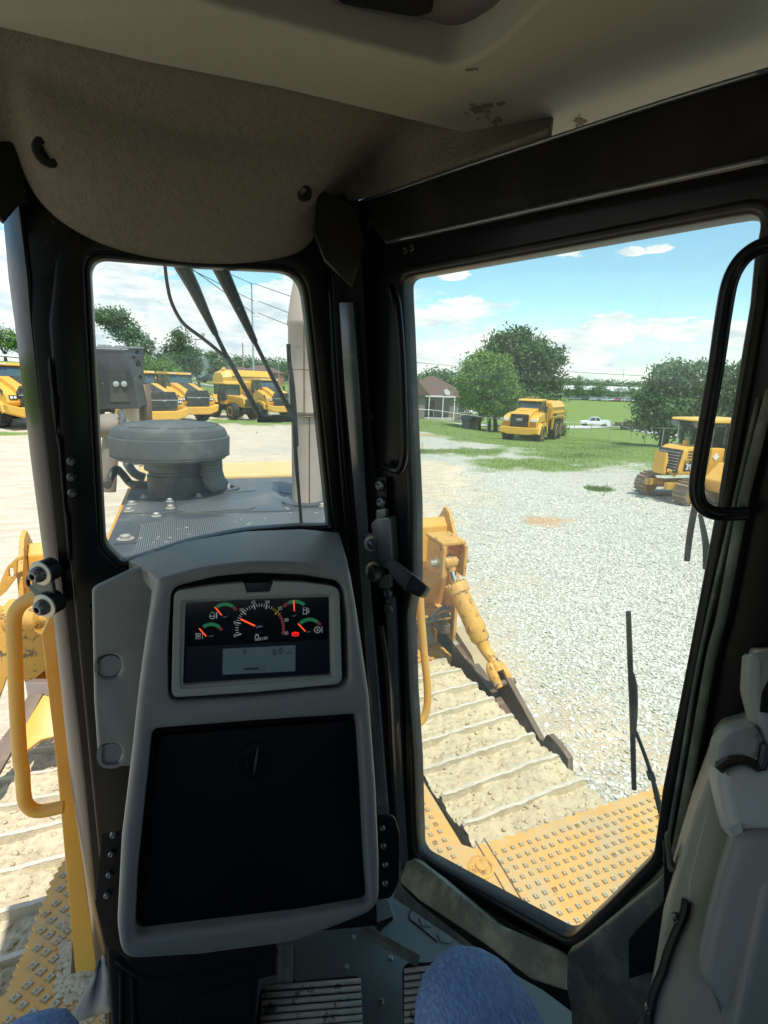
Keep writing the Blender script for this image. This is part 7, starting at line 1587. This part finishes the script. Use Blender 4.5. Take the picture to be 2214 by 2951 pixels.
# trees over the haulers
q, b = pblobs(290, 800, 95, [(262, 700, 26, 14), (285, 722, 28, 20), (305, 745, 26, 20), (322, 768, 20, 18), (250, 705, 14, 8), (300, 780, 30, 18), (340, 780, 16, 14)])
tree('leaning_tree', 'sparse tree leaning left above the dark guard box', q, b, 9000, .24, 'leafb', .3, 3, 12, 7)
q, b = pblobs(392, 812, 105, [(392, 745, 20, 16), (388, 770, 30, 20), (410, 775, 24, 18), (398, 795, 34, 16), (375, 775, 16, 14), (396, 733, 10, 8)])
tree('round_tree', 'rounded dark tree left of the twin-head yard light', q, b, 9000, .24, 'leafd', .3, 3, 13, 6)
q, b = pblobs(345, 815, 88, [(345, 800, 34, 13), (320, 795, 20, 13), (370, 806, 20, 10)])
tree('low_tree', 'light green low tree just above the first hauler', q, b, 5000, .2, 'leafm', .15, 1, 14, 4)
q, b = pblobs(445, 815, 120, [(445, 785, 22, 18), (462, 775, 14, 12), (458, 795, 24, 14), (432, 800, 16, 12)])
tree('ragged_tree', 'ragged mid green tree right of the yard light', q, b, 5000, .28, 'leafb', .25, 3, 15, 5)
q, b = pblobs(20, 800, 90, [(0, 752, 24, 14), (25, 765, 22, 14), (48, 768, 14, 14), (-30, 750, 30, 20)])
tree('bank_tree', 'green tree on the bank above the far left hauler', q, b, 5000, .22, 'leafm', .2, 1, 16, 4)
# far tree line: individual trees copied from three prototypes
protos = []
for s_, (lf, hh) in enumerate((('leafd', 1.0), ('leafb', .9), ('leafm', .8))):
    bl = [(random.uniform(-2.2, 2.2), random.uniform(-1.5, 1.5), random.uniform(3.0, 6.5)*hh, random.uniform(1.4, 2.4), 1.8, random.uniform(1.1, 1.9)) for _ in range(7)]
    protos.append((bl, lf, hh))
first = {}
lines = [(875, 1000, 170, 14, 1.15, 'far trees behind the brick house', 'dark tree in the distant wood behind the brick house roof'), (455, 700, 190, 22, 1.0, 'far trees behind the red brick houses', 'tree in the distant line behind the red brick houses'), (1180, 1440, 330, 34, 1.25, 'far trees along the skyline', 'tree on the distant skyline beyond the car park'), (1190, 1400, 250, 12, .8, 'trees of the distant car park', 'round tree standing in the distant car park')]
for li, (xa, xb, D, n_, sc_, grp, lab) in enumerate(lines):
    for i in range(n_):
        px = xa+(xb-xa)*(i+random.random()*.7)/n_; DD = D*random.uniform(.93, 1.1); q = gp(px, DD); k_ = random.choice([0, 1]) if li != 3 else 0; sc2 = sc_*random.uniform(.7, 1.15)
        if (k_, grp) not in first:
            bl, lf, hh = protos[k_]; t_ = tree('distant_tree', lab, q, bl, 900, .42, lf, .18, 3.2*hh, 40+k_, 4, grp); first[(k_, grp)] = t_
        else:
            t_ = copy_tree(first[(k_, grp)])
        t_.location = q; t_.scale = (sc2*1.2, sc2*1.2, sc2); t_.rotation_euler = (0, 0, random.random()*6.28)
q = gp(1250, 235); t_ = tree('conifer_like_tree', 'narrow pointed tree alone on the skyline right of the big trees', q, [(0, 0, 7.5, .8, .8, 1.6), (0, 0, 5.2, 1.5, 1.5, 1.4), (0, 0, 3, 2.2, 2.2, 1.6)], 1500, .4, 'leafd', .2, 4, 61, 4)
wood = MB()
q_, f_ = leaf_cloud([(*gp(px, 420)[:2], gp(px, 420)[2]+3.2, 16, 16, 5) for px in range(860, 1760, 24)]+[(*gp(px, 300)[:2], gp(px, 300)[2]+2.5, 11, 11, 4) for px in range(440, 720, 22)], 26000, 1.0, 77)
me = bpy.data.meshes.new('far_wood'); me.from_pydata(q_.tolist(), [], f_.tolist()); me.materials.append(M['leafb']); o = bpy.data.objects.new('far_wood', me); COL.objects.link(o); meta(o, 'continuous far-off woodland along the horizon', 'woodland', kind='stuff')
# ================================================================== the operator's legs in jeans
P = thing('person', 'seated person in blue jeans, only knees and thighs in view under the console', 'person', (0.08, 0, 2.4)) if False else None
kr = hd(1008, 2118, .72); kl = hd(62, 2262, .72)
kr = np.array(kr); kl = np.array(kl)
verts = [(.08, -.28, 2.98), (.20, -.24, 2.96), tuple(kr*.5+np.array([.20, -.24, 2.96])*.5+np.array([0, 0, .01])), tuple(kr+np.array([-.0, -.06, -.0])), tuple(kr+np.array([0, .0, -.02])), tuple(kr+np.array([0, .02, -.20])), (kr[0]+.01, kr[1]+.02, 2.52), (kr[0]+.03, kr[1]+.12, 2.46),
         (-.06, -.24, 2.96), tuple(kl*.5+np.array([-.06, -.24, 2.96])*.5+np.array([0, 0, .01])), tuple(kl+np.array([0, -.06, 0])), tuple(kl+np.array([0, 0, -.02])), tuple(kl+np.array([0, .02, -.20])), (kl[0]-.01, kl[1]+.02, 2.52), (kl[0]-.03, kl[1]+.12, 2.46), (.08, -.30, 3.22)]
edges = [(0, 1), (1, 2), (2, 3), (3, 4), (4, 5), (5, 6), (6, 7), (0, 8), (8, 9), (9, 10), (10, 11), (11, 12), (12, 13), (13, 14), (0, 15)]
rad = [.14, .10, .088, .080, .074, .062, .05, .045, .10, .088, .080, .074, .062, .05, .045, .13]
me = bpy.data.meshes.new('person'); me.from_pydata(verts, edges, []); o = bpy.data.objects.new('person', me); COL.objects.link(o)
md = o.modifiers.new('skin', 'SKIN'); me.skin_vertices[0].data[0].use_root = True
for i, r in enumerate(rad): me.skin_vertices[0].data[i].radius = (r, r)
o.modifiers.new('sub', 'SUBSURF').levels = 2; o.modifiers['sub'].render_levels = 3
bpy.context.view_layer.update(); me2 = bpy.data.meshes.new_from_object(o.evaluated_get(bpy.context.evaluated_depsgraph_get())); o.modifiers.clear(); o.data = me2
me2.materials.clear(); me2.materials.append(M['denim'])
for v_ in me2.vertices:
    c_ = v_.co; w_ = noise.noise(Vector((c_.x*16, c_.y*7, c_.z*12)))*.0065+sin((c_.y*1.4+c_.z*.8+c_.x*.5)*62+noise.noise(c_*9)*6)*.0026*max(0, noise.noise(c_*5)+.35); v_.co = c_+v_.normal*w_
me2.polygons.foreach_set('use_smooth', [True]*len(me2.polygons))
meta(o, 'seated person in blue jeans whose knees show at the bottom edge', 'person')

def split_islands(o):
    me = o.data; n = len(me.vertices); par = list(range(n))
    def fd(i):
        while par[i] != i: par[i] = par[par[i]]; i = par[i]
        return i
    for e in me.edges:
        a, b_ = fd(e.vertices[0]), fd(e.vertices[1])
        if a != b_: par[a] = b_
    gr = {}
    for f in me.polygons: gr.setdefault(fd(f.vertices[0]), []).append(f)
    if not 1 < len(gr) <= 100: return
    for fs_ in gr.values():
        vi = sorted({v for f in fs_ for v in f.vertices}); mp_ = {v: i for i, v in enumerate(vi)}
        m2 = bpy.data.meshes.new(o.name); m2.from_pydata([me.vertices[v].co for v in vi], [], [[mp_[v] for v in f.vertices] for f in fs_])
        m2.polygons.foreach_set('use_smooth', [f.use_smooth for f in fs_]); m2.materials.append(me.materials[0])
        c_ = bpy.data.objects.new(o.name.split('.')[0], m2); COL.objects.link(c_); c_.parent = o.parent; c_.matrix_local = o.matrix_local.copy()
    bpy.data.objects.remove(o)
for o in list(S.objects):
    if o.type == 'MESH' and o.name.split('.')[0] in ('plug', 'latch_screw', 'mat_crease', 'mat_stud', 'scuff_mark', 'weld_bead', 'bolt', 'bracket_bolt', 'ridge', 'stile_bead', 'rail_highlight_bead', 'console_screw', 'hood_bolt', 'lid_bolt', 'box_hole', 'panel_seam', 'pedal_rib', 'housing_fold', 'fender_seam', 'roof_lamps', 'cab_posts', 'gland_bolt', 'tank_rib', 'porch_post', 'cylinder_hose', 'hydraulic_hose', 'grease_smudge', 'dropping_splash', 'lift_rod', 'gable', 'ladder_rail', 'hood_louvre', 'vent_slot', 'body_rib', 'push_frame'): split_islands(o)
